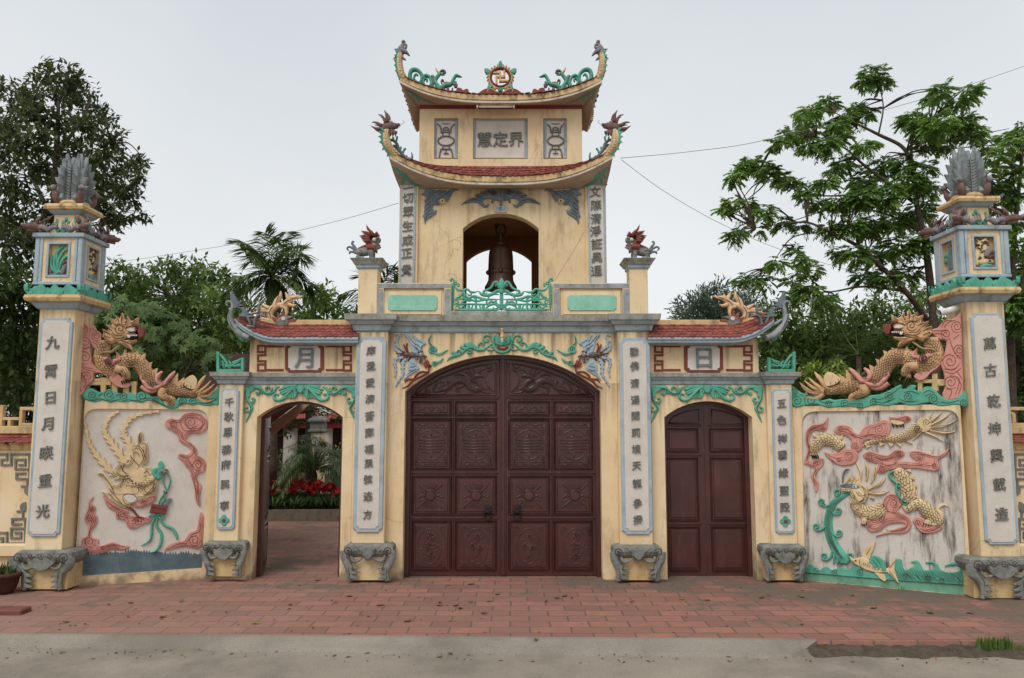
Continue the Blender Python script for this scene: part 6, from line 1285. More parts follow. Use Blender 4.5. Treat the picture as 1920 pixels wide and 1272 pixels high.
for pts in ([(120, 1080), (220, 1100), (300, 1080), (420, 1105), (520, 1080)], [(620, 1085), (700, 1100), (850, 1070), (950, 1120), (1050, 1165)], [(280, 1050), (330, 1010)], [(480, 1050), (520, 1020)], [(860, 1040), (950, 1080)], [(1170, 1150), (1250, 1120)], [(1400, 1120), (1500, 1130), (1620, 1080)]): r.line(T(pts), 1.1, 1, 0.05)
r.obj('wave_cresting', ['green', 'line'], W0)
r = R(D, 0.02, 0.045); r.back = True
r.poly(T([(70, 175), (105, 200), (170, 250), (190, 330), (190, 380), (190, 520), (200, 620), (230, 690), (300, 760), (380, 800), (390, 850), (330, 800), (230, 790), (225, 860), (190, 910), (140, 940), (120, 1000), (80, 1050), (15, 1070), (30, 900), (30, 700), (45, 520), (50, 380)]), 0, 0.045, 2, 0.01)
r.poly(T([(190, 300), (225, 245), (260, 310), (310, 340), (310, 430), (290, 520), (260, 590), (235, 590), (240, 520), (200, 460), (185, 400)]), 0, 0.045, 2)
r.poly(T([(430, 800), (480, 780), (560, 850), (620, 890), (640, 930), (590, 960), (500, 945), (450, 910), (400, 850)]), 0, 0.05, 2)
for c, a in (((120, 305), 7), ((130, 610), 9), ((130, 440), 8), ((150, 830), 8), ((255, 375), 6), ((240, 650), 5)): r.spiral(c_(*c), a*1.5, 2.0, 0.8, 1.0, 1, d=0.045, line=True)
for pts in ([(60, 480), (110, 520), (190, 500)], [(50, 640), (130, 720), (220, 740)], [(50, 680), (140, 750), (250, 770)], [(40, 760), (100, 800), (60, 900), (90, 1000)], [(80, 780), (140, 900), (100, 960)], [(90, 220), (150, 280)], [(210, 290), (270, 330)], [(210, 440), (270, 480), (250, 570)], [(240, 420), (290, 450)], [(60, 560), (90, 540), (150, 560)]): r.line(T(pts), 1.1, 1, 0.045)
r.obj('pink_cloud_cresting', ['pink', 'pinkline'], W0)
def fretwork(r, T, bars, m=0):
    for x0, y0, x1, y1 in bars: r.poly(T([(x0, y0), (x1, y0), (x1, y1), (x0, y1)]), m, 0.035, 1, 0.004)
r = R(D, 0.0, 0.035); r.back = True
fretwork(r, T, [(165, 880, 420, 925), (300, 840, 360, 1010), (300, 840, 540, 885), (430, 885, 490, 1010), (490, 885, 710, 930), (650, 905, 705, 1030), (555, 925, 620, 1030), (225, 850, 300, 885)]); r.obj('fretwork', ['yellow_dirty'], W0)
def dragon_top(par, pl, T, mir, name):
    """crawling dragon in the zoomed left-hand drawing"""
    Q = lambda pts: mir(T(pts)); c1 = lambda x, y: Q([(x, y)])[0]
    r = R(pl, 0.03, 0.06); r.back = True
    sp = [(330, 420, 22), (330, 500, 25), (310, 600, 28), (340, 680, 33), (430, 730, 34), (530, 690, 30), (600, 640, 28), (690, 640, 27), (760, 700, 26), (810, 780, 25), (870, 860, 24), (940, 930, 24), (1050, 960, 23), (1180, 990, 20), (1280, 1010, 17), (1380, 1030, 13)]
    sp = [(a, c, w_*1.12) for a, c, w_ in sp]; r.stroke(Q(sp), 0, 0, 0.06); r.scales(Q(sp), 0, 1, 5.0, 0.06)
    for o in (-0.5, 0.5): r.stroke([(p[0]-0, p[1]+o*0, 2.2) for p in []] or Q([(a, c+w_*3.0*0.9, 3.0) for a, c, w_ in sp[4:9]]), 0, 2, 0.05)
    for (x, y, dx, dy) in ((530, 620, -50, -70), (590, 600, -10, -68), (660, 600, 60, -55), (740, 620, 65, -45), (810, 700, 70, -30), (880, 790, 60, -50), (1120, 900, 50, -95), (1180, 920, 60, -70)):
        r.poly(Q([(x-52, y+24), (x+dx*0.5-26, y+dy*0.5), (x+dx*1.15, y+dy*1.2), (x+dx*0.6+26, y+dy*0.4), (x+58, y+40)]), 0, 0.03, 1)
    # front leg, hind leg
    r.stroke(Q([(470, 740, 20), (560, 760, 20), (590, 820, 17), (570, 870, 12), (600, 905, 6)]), 0, 0, 0.085); r.scales(Q([(520, 750, 18), (590, 800, 16), (575, 860, 12)]), 0, 1, 4.5, 0.09)
    for x, y in ((640, 790), (640, 830), (620, 760)): r.poly(Q([(590, y-20), (x, y), (595, y+22)]), 0, 0.04, 1)
    r.stroke(Q([(1010, 960, 20), (1000, 1030, 20), (1060, 1070, 16), (1120, 1090, 12), (1140, 1140, 6)]), 0, 0, 0.09); r.scales(Q([(1005, 990, 18), (1030, 1050, 16), (1100, 1085, 12)]), 0, 1, 4.5, 0.09)
    for x, y in ((1075, 1150), (1110, 1155), (1145, 1150)): r.stroke(Q([(1110, 1100), (x, y)]), 4, 0, 0.05, taper=(1, 0.2))
    for k in range(4): r.stroke(Q([(540+k*25, 885-k*5), (560+k*25, 920-k*6)]), 2.6, 3, 0.095, taper=(1, 0.2))
    # tail fan
    for pts in ([(1340, 1020, 9), (1400, 950, 9), (1450, 870, 8), (1490, 812, 1)], [(1380, 1020, 8), (1470, 960, 7), (1550, 875, 1)], [(1390, 1030, 8), (1500, 990, 7), (1590, 910, 1)], [(1390, 1040, 9), (1500, 1050, 8), (1580, 1000, 7), (1640, 925, 1)], [(1400, 1060, 9), (1470, 1110, 9), (1560, 1100, 8), (1645, 1060, 2)], [(1350, 1000, 8), (1420, 900, 6), (1440, 850, 1)]): r.stroke(Q(pts), 0, 0, 0.05)
    r.poly(Q([(1225, 900), (1270, 850), (1345, 812), (1390, 860), (1390, 920), (1360, 975), (1290, 960), (1250, 930)]), 2, 0.05, 2)
    # head
    r.poly(Q([(420, 470), (370, 420), (330, 380), (345, 340), (330, 295), (390, 320), (400, 300), (362, 240), (430, 270), (440, 230), (415, 172), (470, 195), (490, 180), (470, 135), (510, 170), (530, 180), (552, 110), (575, 190), (600, 195), (610, 145), (640, 200), (665, 210), (735, 165), (720, 240), (730, 275), (700, 330), (710, 380), (640, 400), (600, 400), (540, 440), (480, 440)]), 0, 0.085, 1, 0.014)
    r.poly(Q([(490, 430), (580, 420), (660, 420), (712, 410), (700, 440), (640, 465), (660, 500), (665, 540), (620, 510), (550, 470), (500, 450)]), 0, 0.075, 1, 0.012)
    r.stroke(Q([(590, 320), (600, 285), (660, 265), (720, 285), (735, 320)]), 4.6, 3, 0.1); r.poly(Q([(605, 310), (640, 290), (690, 300), (695, 325), (640, 330)]), 5, 0.095, 2); r.stroke(Q([(605, 320), (650, 340), (700, 335), (760, 345)]), 4.0, 3, 0.1)
    r.poly(Q([(725, 305), (760, 280), (805, 285), (805, 330), (785, 385), (745, 390), (735, 350)]), 4, 0.09, 2); r.poly(Q([(660, 245), (720, 240), (730, 270), (680, 270)]), 4, 0.095, 2)
    r.poly(Q([(600, 365), (640, 355), (725, 375), (710, 410), (640, 410), (605, 395)]), 3, 0.09, 1, 0.004)
    for x in range(615, 725, 20): r.dot(c1(x, 372), 1.7, 5, 0.098)
    r.dot(c1(630, 385), 3, 5, 0.1); r.stroke(Q([(590, 360), (640, 348), (735, 368)]), 2.2, 4, 0.1); r.stroke(Q([(560, 440), (650, 440), (705, 430)]), 2.2, 4, 0.085)
    for c, a in (((530, 295), 8), ((410, 665), 8)): r.spiral(c1(*c), a*1.3, 1.7, 0.6, 1.3, 1, h=0.008, sgn=1, d=0.088)
    for pts in ([(440, 330), (480, 370), (560, 370)], [(430, 350), (480, 400), (590, 390)], [(470, 260), (520, 250), (590, 280)], [(450, 230), (480, 255)], [(510, 180), (515, 240)], [(552, 130), (545, 230)], [(610, 170), (590, 250)], [(340, 320), (420, 360)], [(380, 270), (440, 320)], [(345, 370), (420, 400)], [(560, 450), (620, 490), (650, 520)], [(540, 430), (600, 450), (640, 470)], [(700, 190), (660, 240)], [(320, 520), (400, 480), (480, 470)], [(310, 560), (420, 520), (520, 470)]): r.line(Q(pts), 1.2, 1, 0.088)
    r.stroke(Q([(290, 590), (330, 560), (420, 550), (490, 500), (530, 470)]), 4, 2, 0.09)
    hd = [(420, 470), (370, 420), (330, 380), (345, 340), (330, 295), (390, 320), (400, 300), (362, 240), (430, 270), (440, 230), (415, 172), (470, 195), (490, 180), (470, 135), (510, 170), (530, 180), (552, 110), (575, 190), (600, 195), (610, 145), (640, 200), (665, 210), (735, 165), (720, 240), (730, 275), (700, 330), (710, 380), (640, 400), (600, 400), (540, 440), (480, 440)]
    for e in (2.6, 5.4): r.echo(Q(hd), e, 1, 0.9, 0.085, 1)
    for pts in ([(400, 250), (480, 300)], [(455, 200), (500, 260)], [(500, 190), (530, 260)], [(350, 430), (430, 430), (500, 410)], [(620, 220), (600, 260)], [(440, 420), (520, 400), (580, 410)], [(480, 240), (560, 240), (600, 260)]): r.stroke(Q(pts), 3.2, 0, 0.1, taper=(0.3, 0.6))
    # pink shoulder clouds
    r.stroke(Q([(320, 620, 8), (380, 640, 12), (420, 690, 14), (470, 650, 10), (520, 640, 9), (500, 580, 5), (480, 570, 3)]), 0, 6, 0.092); r.spiral(c1(405, 665), 6.5, 1.6, 0.6, 1.2, 1, h=0.006, d=0.095)
    r.stroke(Q([(1000, 770, 4), (950, 820, 9), (945, 880, 11), (1010, 920, 10), (1060, 870, 10), (1110, 810, 9), (1145, 765, 2)]), 0, 6, 0.09); r.stroke(Q([(770, 870, 4), (800, 900, 9), (850, 960, 10), (930, 960, 10), (1000, 920, 8)]), 0, 6, 0.09); r.stroke(Q([(760, 940, 8), (830, 990, 10), (900, 1000, 7), (980, 960, 5)]), 0, 6, 0.07); r.stroke(Q([(770, 800), (760, 850), (780, 870)]), 6, 6, 0.05)
    for c in ((890, 920), (1100, 880), (985, 860)): r.spiral(c1(*c), 5, 1.5, 0.6, 1.1, 1, h=0.006, d=0.093)
    for pts in ([(1240, 930), (1250, 890)], [(1270, 945), (1280, 920)], [(1320, 960), (1325, 930)], [(1400, 1000), (1460, 880)], [(1420, 1020), (1560, 920)], [(1400, 1040), (1520, 1030), (1610, 960)], [(1430, 1075), (1560, 1080), (1630, 1060)]): r.line(Q(pts), 1.0, 1, 0.052)
    return r.obj(name, ['orange', 'line', 'cream', 'black', 'red', 'white', 'pink'], par)
dragon_top(W0, D, T, lambda p: p, 'crawling_dragon')
# ---------------------------------------------------------------- right wall: dragon, water spout, carp, waves
W1, L1, pn = wing(1); T = Zm(1500, 760, 3.534); c_ = lambda x, y: T([(x, y)])[0]
r = R(L1, D0, 0.003); r.poly(T([(38, 1112), (1109, 1192), (1113, 1266), (38, 1172)]), 0, 0.003, 1, 0); r.obj('painted_dado', [mat('washed_green_paint', (120, 168, 142), (96, 144, 118), 5, 0.9, (58, 60, 46), 0.85, 0.2)], pn)
r = R(L1, D0, 0.02)
cloudset(r, [
 (T([(185, 80), (178, 150), (150, 175), (100, 165), (72, 190), (62, 240), (78, 280), (58, 340), (65, 368), (110, 358), (152, 350), (155, 390), (122, 430), (97, 470), (122, 520), (105, 580), (88, 520), (73, 470), (92, 420), (50, 397), (24, 385), (40, 330), (48, 290), (33, 230), (40, 170), (80, 130), (140, 120), (170, 100)]), [(c_(150, 148), 5, 0, 1), (c_(105, 385), 6, 1, 1)], [T([(55, 180), (48, 230), (62, 290), (45, 360)]), T([(60, 170), (110, 145), (170, 120)]), T([(85, 480), (100, 530)])]),
 (T([(160, 310), (210, 318), (270, 300), (330, 288), (382, 320), (372, 370), (330, 396), (260, 396), (200, 362)]), [(c_(325, 335), 10, 0, 1), (c_(258, 360), 5, 0, 1)], [T([(170, 320), (230, 350), (290, 345)]), T([(190, 345), (240, 385)])]),
 (T([(225, 165), (260, 130), (330, 140), (350, 172), (390, 190), (430, 140), (500, 120), (560, 95), (600, 130), (592, 190), (580, 232), (540, 242), (480, 225), (420, 240), (410, 290), (370, 310), (335, 270), (340, 230), (300, 200), (250, 190)]), [(c_(525, 160), 10, 0, 1), (c_(365, 265), 7, 0, 1), (c_(270, 155), 5, 1, 1)], [T([(260, 165), (320, 165), (370, 220)]), T([(350, 190), (400, 220), (440, 200), (460, 160)]), T([(400, 210), (470, 195), (560, 205)]), T([(430, 150), (480, 150)])]),
 (T([(415, 330), (460, 305), (520, 320), (580, 330), (630, 295), (682, 300), (690, 332), (650, 360), (660, 410), (590, 430), (540, 455), (500, 430), (512, 390), (450, 370)]), [(c_(460, 345), 8, 0, 1), (c_(655, 322), 6, 0, 1), (c_(545, 420), 7, 0, 1)], [T([(500, 345), (560, 360), (620, 340)]), T([(530, 380), (590, 400), (640, 380)])]),
 (T([(725, 310), (780, 300), (850, 320), (920, 330), (985, 285), (962, 332), (912, 362), (922, 410), (890, 436), (780, 420), (650, 412), (662, 372), (780, 376), (740, 345)]), [(c_(800, 340), 7, 0, 1), (c_(890, 400), 6, 0, 1)], [T([(740, 330), (800, 325), (900, 345)]), T([(680, 392), (780, 396), (860, 380)])]),
 (T([(590, 75), (640, 80), (700, 65), (735, 85), (715, 110), (650, 105), (600, 97)]), [(c_(715, 88), 4, 0, 1)], []),
 (T([(360, 660), (400, 740), (440, 760), (520, 740), (540, 660), (560, 610), (600, 585), (650, 600), (677, 650), (650, 700), (720, 740), (735, 800), (690, 850), (600, 850), (500, 868), (600, 830), (690, 800), (680, 780), (580, 790), (530, 830), (470, 840), (430, 800), (420, 760), (370, 700)]), [(c_(625, 650), 9, 0, 1), (c_(545, 750), 8, 0, 1), (c_(455, 790), 6, 0, 1)], [T([(560, 620), (560, 690), (640, 720), (710, 770)]), T([(380, 690), (430, 750), (500, 760)]), T([(570, 830), (660, 830), (710, 800)])]),
 (T([(745, 760), (780, 740), (830, 762), (850, 800), (900, 780), (942, 800), (922, 832), (840, 850), (790, 832), (760, 790)]), [(c_(780, 775), 6, 0, 1)], [T([(790, 815), (850, 835), (915, 815)])])])
r.obj('pink_cloud_relief', ['pink', 'pinkline'], pn)
r = R(L1, D0, 0.026); f = 3.534
def seg(pts, sz=4.6, spikes=()):
    P = T([(x, y) for x, y, w_ in pts]); P = [(p[0], p[1], 1.28*w_/f) for p, (_, _, w_) in zip(P, pts)]
    r.stroke(P, 0, 0, 0.036); r.scales(P, 0, 1, sz, 0.036)
    for (x, y, dx, dy) in spikes: r.poly(T([(x-20, y-6), (x+dx, y+dy), (x+20, y+8)]), 0, 0.022, 1)
seg([(410, 275, 12), (480, 240, 34), (560, 222, 44), (640, 222, 48), (700, 205, 52), (750, 170, 60), (790, 140, 70)], 4.4, [(600, 250, 0, 30), (650, 250, 20, 32), (700, 238, 45, 18), (540, 250, -10, 24), (450, 265, -10, 24)])
for pts in ([(820, 150, 16), (850, 90, 16), (880, 40, 1)], [(840, 140, 18), (900, 80, 16), (950, 35, 1)], [(850, 140, 18), (930, 100, 16), (1000, 52, 1)], [(860, 150, 18), (950, 140, 16), (1035, 100, 1)], [(860, 165, 18), (950, 185, 16), (1030, 175, 1)], [(830, 180, 18), (890, 205, 16), (950, 242, 1)], [(800, 180, 14), (780, 200, 10), (740, 240, 1)]): r.stroke([(p[0], p[1], q_[2]/f) for p, q_ in zip(T(pts), pts)], 0, 0, 0.032)
r.dot(c_(820, 130), 14, 0, 0.03); r.spiral(c_(780, 155), 8, 1.6, 0, 1.2, 1, h=0.005, d=0.038); r.spiral(c_(840, 115), 7, 1.5, 2, 1.0, 1, h=0.005, d=0.034)
for pts in ([(850, 120), (920, 75)], [(860, 140), (980, 80)], [(870, 150), (1000, 125)], [(870, 165), (990, 175)]): r.line(T(pts), 0.9, 1, 0.034)
r.poly(T([(600, 100), (650, 105), (690, 115), (670, 130), (620, 128)]), 0, 0.028, 2)
for x in (610, 635, 660, 680): r.stroke(T([(x, 122), (x+8, 148)]), 2, 2, 0.03, taper=(1, .2))
seg([(85, 335, 30), (95, 280, 60), (150, 232, 70), (220, 240, 70), (275, 285, 60)], 5.0, [(110, 215, -30, -20), (150, 200, -15, -28), (210, 200, 10, -30), (260, 225, 24, -30)])
for x in (75, 88, 101, 114): r.stroke(T([(x, 330), (x+10, 355)]), 2, 2, 0.04, taper=(1, .2))
seg([(385, 610, 60), (385, 670, 80), (440, 715, 84), (520, 705, 84), (560, 680, 60)], 5.4); seg([(640, 420, 50), (680, 490, 90), (720, 570, 90), (700, 640, 80)], 6.2, [(720, 440, 10, -22), (740, 490, 16, -22), (755, 540, 16, -20), (755, 590, 18, -14)])
seg([(690, 690, 60), (780, 655, 66), (840, 700, 76), (890, 750, 70), (930, 790, 40)], 5.4, [(770, 615, 10, -12), (820, 645, 20, -16), (870, 690, 20, -16)])
r.stroke([(p[0], p[1], w_) for p, w_ in zip(T([(920, 790), (935, 730), (910, 690), (950, 660), (985, 678)]), (12, 10, 8, 6, 1))], 0, 0, 0.03); r.poly(T([(820, 780), (870, 740), (930, 770), (900, 800)]), 0, 0.03, 2)
for x in (820, 838, 856, 872): r.stroke(T([(x, 775), (x-6, 805)]), 2.2, 2, 0.034, taper=(1, .2))
r.poly(T([(400, 780), (420, 740), (445, 760), (430, 790)]), 0, 0.034, 2)
for x in (408, 422, 436): r.stroke(T([(x, 765), (x+6, 802)]), 2.2, 2, 0.038, taper=(1, .2))
for pts in ([(400, 500, 12), (400, 440, 22), (370, 380, 6)], [(440, 500, 12), (445, 430, 24), (430, 372, 6)], [(470, 520, 12), (495, 450, 26), (512, 390, 8)], [(450, 560, 14), (530, 520, 22), (566, 480, 1)], [(450, 580, 14), (530, 588, 22), (592, 568, 1)], [(460, 610, 10), (490, 620, 8), (480, 640, 1)]): r.stroke([(p[0], p[1], q_[2]/f) for p, q_ in zip(T(pts), pts)], 0, 0, 0.03)
r.poly(T([(268, 545), (300, 505), (318, 488), (330, 465), (345, 488), (362, 460), (378, 488), (402, 470), (405, 510), (440, 540), (450, 600), (430, 640), (390, 660), (330, 650), (345, 610), (330, 575), (290, 570)]), 0, 0.046, 1)
for e in (2.6, 5.2): r.echo(T([(268, 545), (300, 505), (318, 488), (330, 465), (345, 488), (362, 460), (378, 488), (402, 470), (405, 510), (440, 540), (450, 600), (430, 640), (390, 660), (330, 650), (345, 610), (330, 575), (290, 570)]), e, 1, 0.8, 0.046, 1)
for pts in ([(400, 520), (440, 560), (445, 620)], [(380, 560), (410, 590), (420, 640)], [(350, 570), (380, 620), (380, 650)]): r.stroke(T(pts), 3, 0, 0.056)
r.poly(T([(268, 528), (320, 518), (370, 524), (400, 542), (370, 554), (320, 550), (275, 545)]), 5, 0.05, 2); r.dot(c_(365, 540), 4.6, 3, 0.056, ry=3); r.dot(c_(362, 540), 1.6, 2, 0.06)
r.stroke(T([(270, 556), (320, 562), (345, 585)]), 1.8, 4, 0.05)
for x in (280, 295, 310, 325): r.dot(c_(x, 565), 1.3, 3, 0.052)
r.stroke(T([(282, 510), (285, 460), (300, 430), (326, 424)]), 3.2, 5, 0.04, taper=(1, .2))
for pts in ([(370, 570), (400, 600), (440, 590)], [(350, 600), (390, 640), (430, 620)], [(440, 480), (440, 400)], [(490, 480), (505, 410)], [(470, 555), (550, 500)], [(470, 578), (570, 572)]): r.line(T(pts), 1.0, 1, 0.046)
r.obj('dragon_relief', ['cream', 'line', 'iron', 'white', 'red', 'blade'], pn)
r = R(L1, D0, 0.024)
def curl(x, y, a, sg, rr=26): r.spiral(c_(x, y), rr/f, 1.3, a, 3.4, 0, 0.028, sgn=sg, r1=0.25)
P = [(340, 578, 12), (280, 605, 36), (215, 660, 50), (185, 760, 58), (195, 860, 64), (235, 950, 74), (285, 1020, 84), (310, 1050, 40)]
r.stroke([(p[0], p[1], q_[2]/f) for p, q_ in zip(T(P), P)], 0, 0, 0.032)
for o in (-16, -5, 6, 17): r.line(T([(x+o*0.8, y+o*0.4) for x, y, _ in P[1:-1]]), 0.8, 1, 0.033)
for x, y, a, sg in ((250, 578, 1.2, 1), (142, 640, 0.5, 1), (250, 700, 2.5, -1), (108, 805, 0.5, 1), (256, 848, 2.5, -1), (160, 1000, 0.5, 1), (330, 1000, 2.5, -1)): curl(x, y, a, sg)
for pts in ([(200, 660), (170, 670), (145, 665)], [(195, 690), (230, 725), (262, 715)], [(175, 800), (140, 825), (110, 830)], [(205, 840), (240, 870), (268, 868)], [(215, 950), (200, 1010), (165, 1028)], [(270, 1010), (300, 1030), (335, 1025)], [(240, 600), (240, 590)]): r.stroke(T(pts), 4.6, 0, 0.028, taper=(1, .6))
for x in (225, 250, 275, 300): r.stroke(T([(x-5, 980), (x, 1030), (x-6, 1052)]), 5, 0, 0.03)
r.stroke(T([(662, 428), (590, 452), (612, 492), (640, 520), (640, 575), (675, 625), (705, 640)]), 5, 0, 0.042); r.spiral(c_(693, 632), 8, 1.5, 0, 3.0, 0, 0.042); r.spiral(c_(655, 525), 5, 1.2, 0, 2.4, 0, 0.042)
r.obj('water_spout_relief', ['green', 'line'], pn)
r = R(L1, D0, 0.02)
r.poly(T([(42, 1112), (45, 1075), (70, 1052), (100, 1075), (125, 1095), (150, 1078), (180, 1070), (210, 1095), (240, 1085), (280, 1075), (320, 1090), (360, 1062), (400, 1075), (415, 1100), (470, 1110), (600, 1105), (610, 1050), (640, 1020), (672, 1025), (680, 1070), (700, 1095), (740, 1075), (765, 1050), (732, 1040), (775, 1028), (800, 1060), (820, 1095), (870, 1092), (892, 1075), (880, 1050), (830, 1046), (875, 1033), (912, 1058), (930, 1092), (980, 1110), (1040, 1105), (1062, 1088), (1040, 1062), (958, 1068), (1005, 1045), (1065, 1045), (1095, 1085), (1108, 1140), (1109, 1194)]), 0, 0.02, 2, 0.006)
for k in range(26):
    rnd = random.Random(k); x = 620+k*18; y = 1105+(x-600)*0.04; r.line(T([(x-10, y-22+rnd.uniform(-8, 8)), (x+8, y+10), (x+30, y+30+rnd.uniform(-8, 10)), (x+44, y+55)]), 0.9, 1, 0.02)
for x, y in ((400, 1105), (700, 1130), (850, 1145), (1065, 1180), (940, 1165), (110, 1095), (230, 1105)): r.spiral(c_(x, y), 7, 1.7, 0.4, 0.9, 1, d=0.021, line=True)
r.obj('wave_relief', ['green', 'line'], pn)
r = R(L1, D0, 0.03)
r.poly(T([(328, 1004), (345, 1012), (362, 1018), (410, 1008), (450, 1020), (510, 1050), (572, 1082), (600, 1060), (634, 1008), (628, 1070), (630, 1110), (655, 1180), (610, 1140), (575, 1108), (520, 1112), (440, 1092), (380, 1062), (345, 1040), (335, 1022)]), 0, 0.036, 2, 0.008)
r.poly(T([(412, 1012), (425, 960), (450, 935), (480, 915), (498, 904), (484, 960), (470, 985), (462, 1020)]), 0, 0.03, 2); r.poly(T([(490, 1105), (530, 1150), (560, 1168), (572, 1160), (560, 1120)]), 0, 0.03, 1)
r.poly(T([(458, 1040), (470, 1005), (500, 998), (535, 1015), (562, 1045), (572, 1092), (545, 1095), (535, 1070), (520, 1090), (505, 1065), (490, 1085), (480, 1055)]), 1, 0.042, 2); r.dot(c_(370, 1028), 1.6, 2, 0.042)
for pts in ([(400, 1015), (395, 1050), (420, 1075)], [(500, 1005), (540, 1060)], [(480, 1020), (520, 1070)], [(590, 1080), (630, 1030)], [(590, 1095), (640, 1160)], [(440, 990), (470, 940)], [(345, 1030), (365, 1040)]): r.line(T(pts), 0.9, 2, 0.04)
P = [(400, 1040, 40), (450, 1060, 56), (520, 1085, 40)]; r.scales([(p[0], p[1], q_[2]/f) for p, q_ in zip(T(P), P)], 0, 2, 4, 0.036)
r.obj('carp_relief', ['cream', 'green', 'line'], pn)
# cresting of the right wall
T = Zm(1480, 570, 5.647); D = Pl(L1.O - L1.n*0.06, L1.u); c_ = lambda x, y: T([(x, y)])[0]
r = R(D, 0.02, 0.05); r.back = True
r.poly(T([(18, 880), (60, 885), (120, 935), (200, 965), (300, 975), (340, 1025), (430, 1005), (480, 1020), (560, 1010), (700, 1010), (800, 1000), (860, 970), (960, 960), (1080, 910), (1170, 860), (1200, 870), (1190, 900), (1240, 900), (1280, 860), (1350, 870), (1330, 910), (1400, 920), (1430, 885), (1500, 880), (1560, 930), (1640, 1000), (1750, 1010), (1830, 940), (1860, 930), (1880, 990), (1885, 1060), (1860, 1095), (1780, 1070), (1660, 1085), (1560, 1080), (1480, 1050), (1380, 1070), (1260, 1080), (1180, 1050), (1060, 1085), (900, 1075), (790, 1112), (640, 1090), (420, 1105), (310, 1070), (180, 1080), (90, 1102), (20, 1060)]), 0, 0.05, 2, 0.012)
for c, a in (((95, 1030), 8), ((235, 1020), 9), ((430, 1060), 5), ((600, 1055), 6), ((1065, 975), 6), ((1265, 985), 6), ((1530, 1005), 7), ((1845, 1045), 5), ((760, 1080), 5), ((900, 1040), 5), ((70, 930), 5)): r.spiral(c_(*c), a*1.5, 2.0, 0.5, 1.0, 1, d=0.05, line=True)
for pts in ([(320, 1010), (380, 1050), (480, 1040)], [(880, 1000), (980, 1010), (1100, 950), (1180, 880)], [(900, 1030), (1000, 1050), (1130, 1000)], [(1160, 1000), (1250, 1040), (1360, 1030)], [(1420, 950), (1480, 920), (1540, 950)], [(1440, 980), (1500, 950)], [(1600, 1040), (1700, 1050), (1800, 1020)], [(1220, 940), (1300, 930), (1380, 960)], [(640, 1060), (720, 1060)]): r.line(T(pts), 1.1, 1, 0.05)
r.obj('wave_cresting', ['green', 'line'], W1)
r = R(D, 0.02, 0.045); r.back = True
r.poly(T([(1490, 285), (1560, 265), (1590, 240), (1640, 180), (1720, 170), (1770, 140), (1812, 110), (1822, 200), (1832, 580), (1842, 930), (1790, 1000), (1650, 1025), (1620, 950), (1650, 880), (1632, 720), (1600, 640), (1640, 540), (1665, 400), (1600, 385), (1540, 345)]), 0, 0.045, 2, 0.01)
r.poly(T([(1470, 490), (1530, 470), (1590, 490), (1580, 600), (1480, 660), (1430, 600), (1440, 550)]), 0, 0.04, 2); r.poly(T([(1320, 770), (1380, 720), (1450, 700), (1530, 660), (1600, 640), (1560, 690), (1490, 740), (1450, 790), (1380, 815)]), 0, 0.05, 2)
for c, a in (((1775, 245), 8), ((1660, 325), 7), ((1705, 610), 11), ((1710, 830), 9), ((1475, 605), 6), ((1800, 490), 8), ((1390, 780), 5)): r.spiral(c_(*c), a*1.5, 2.0, 0.8, 1.0, 1, d=0.046, line=True)
for pts in ([(1610, 250), (1650, 190), (1720, 180)], [(1640, 260), (1690, 200), (1760, 180)], [(1520, 290), (1600, 290), (1680, 290)], [(1540, 320), (1610, 320), (1640, 350)], [(1700, 370), (1720, 450), (1780, 560), (1825, 580)], [(1740, 380), (1800, 330)], [(1640, 690), (1740, 700), (1800, 640)], [(1650, 720), (1740, 740), (1820, 680)], [(1780, 720), (1830, 800)], [(1700, 760), (1800, 800), (1760, 960)], [(1660, 900), (1720, 920), (1690, 1010)], [(1760, 780), (1820, 860), (1790, 960)]): r.line(T(pts), 1.1, 1, 0.046)
r.obj('pink_cloud_cresting', ['pink', 'pinkline'], W1)
r = R(D, 0.0, 0.035); r.back = True
fretwork(r, T, [(1340, 790, 1420, 830), (1360, 830, 1410, 930), (1410, 800, 1650, 840), (1510, 740, 1570, 930), (1570, 820, 1650, 870), (1500, 880, 1580, 925)]); r.obj('fretwork', ['yellow_dirty'], W1)
TL_ = Zm(140, 570, 6.057)
dragon_top(W1, D, TL_, lambda P: [(1690-(p[0]-245)*1.15, p[1]-6)+tuple(v*1.12 for v in p[2:]) for p in P], 'crawling_dragon')
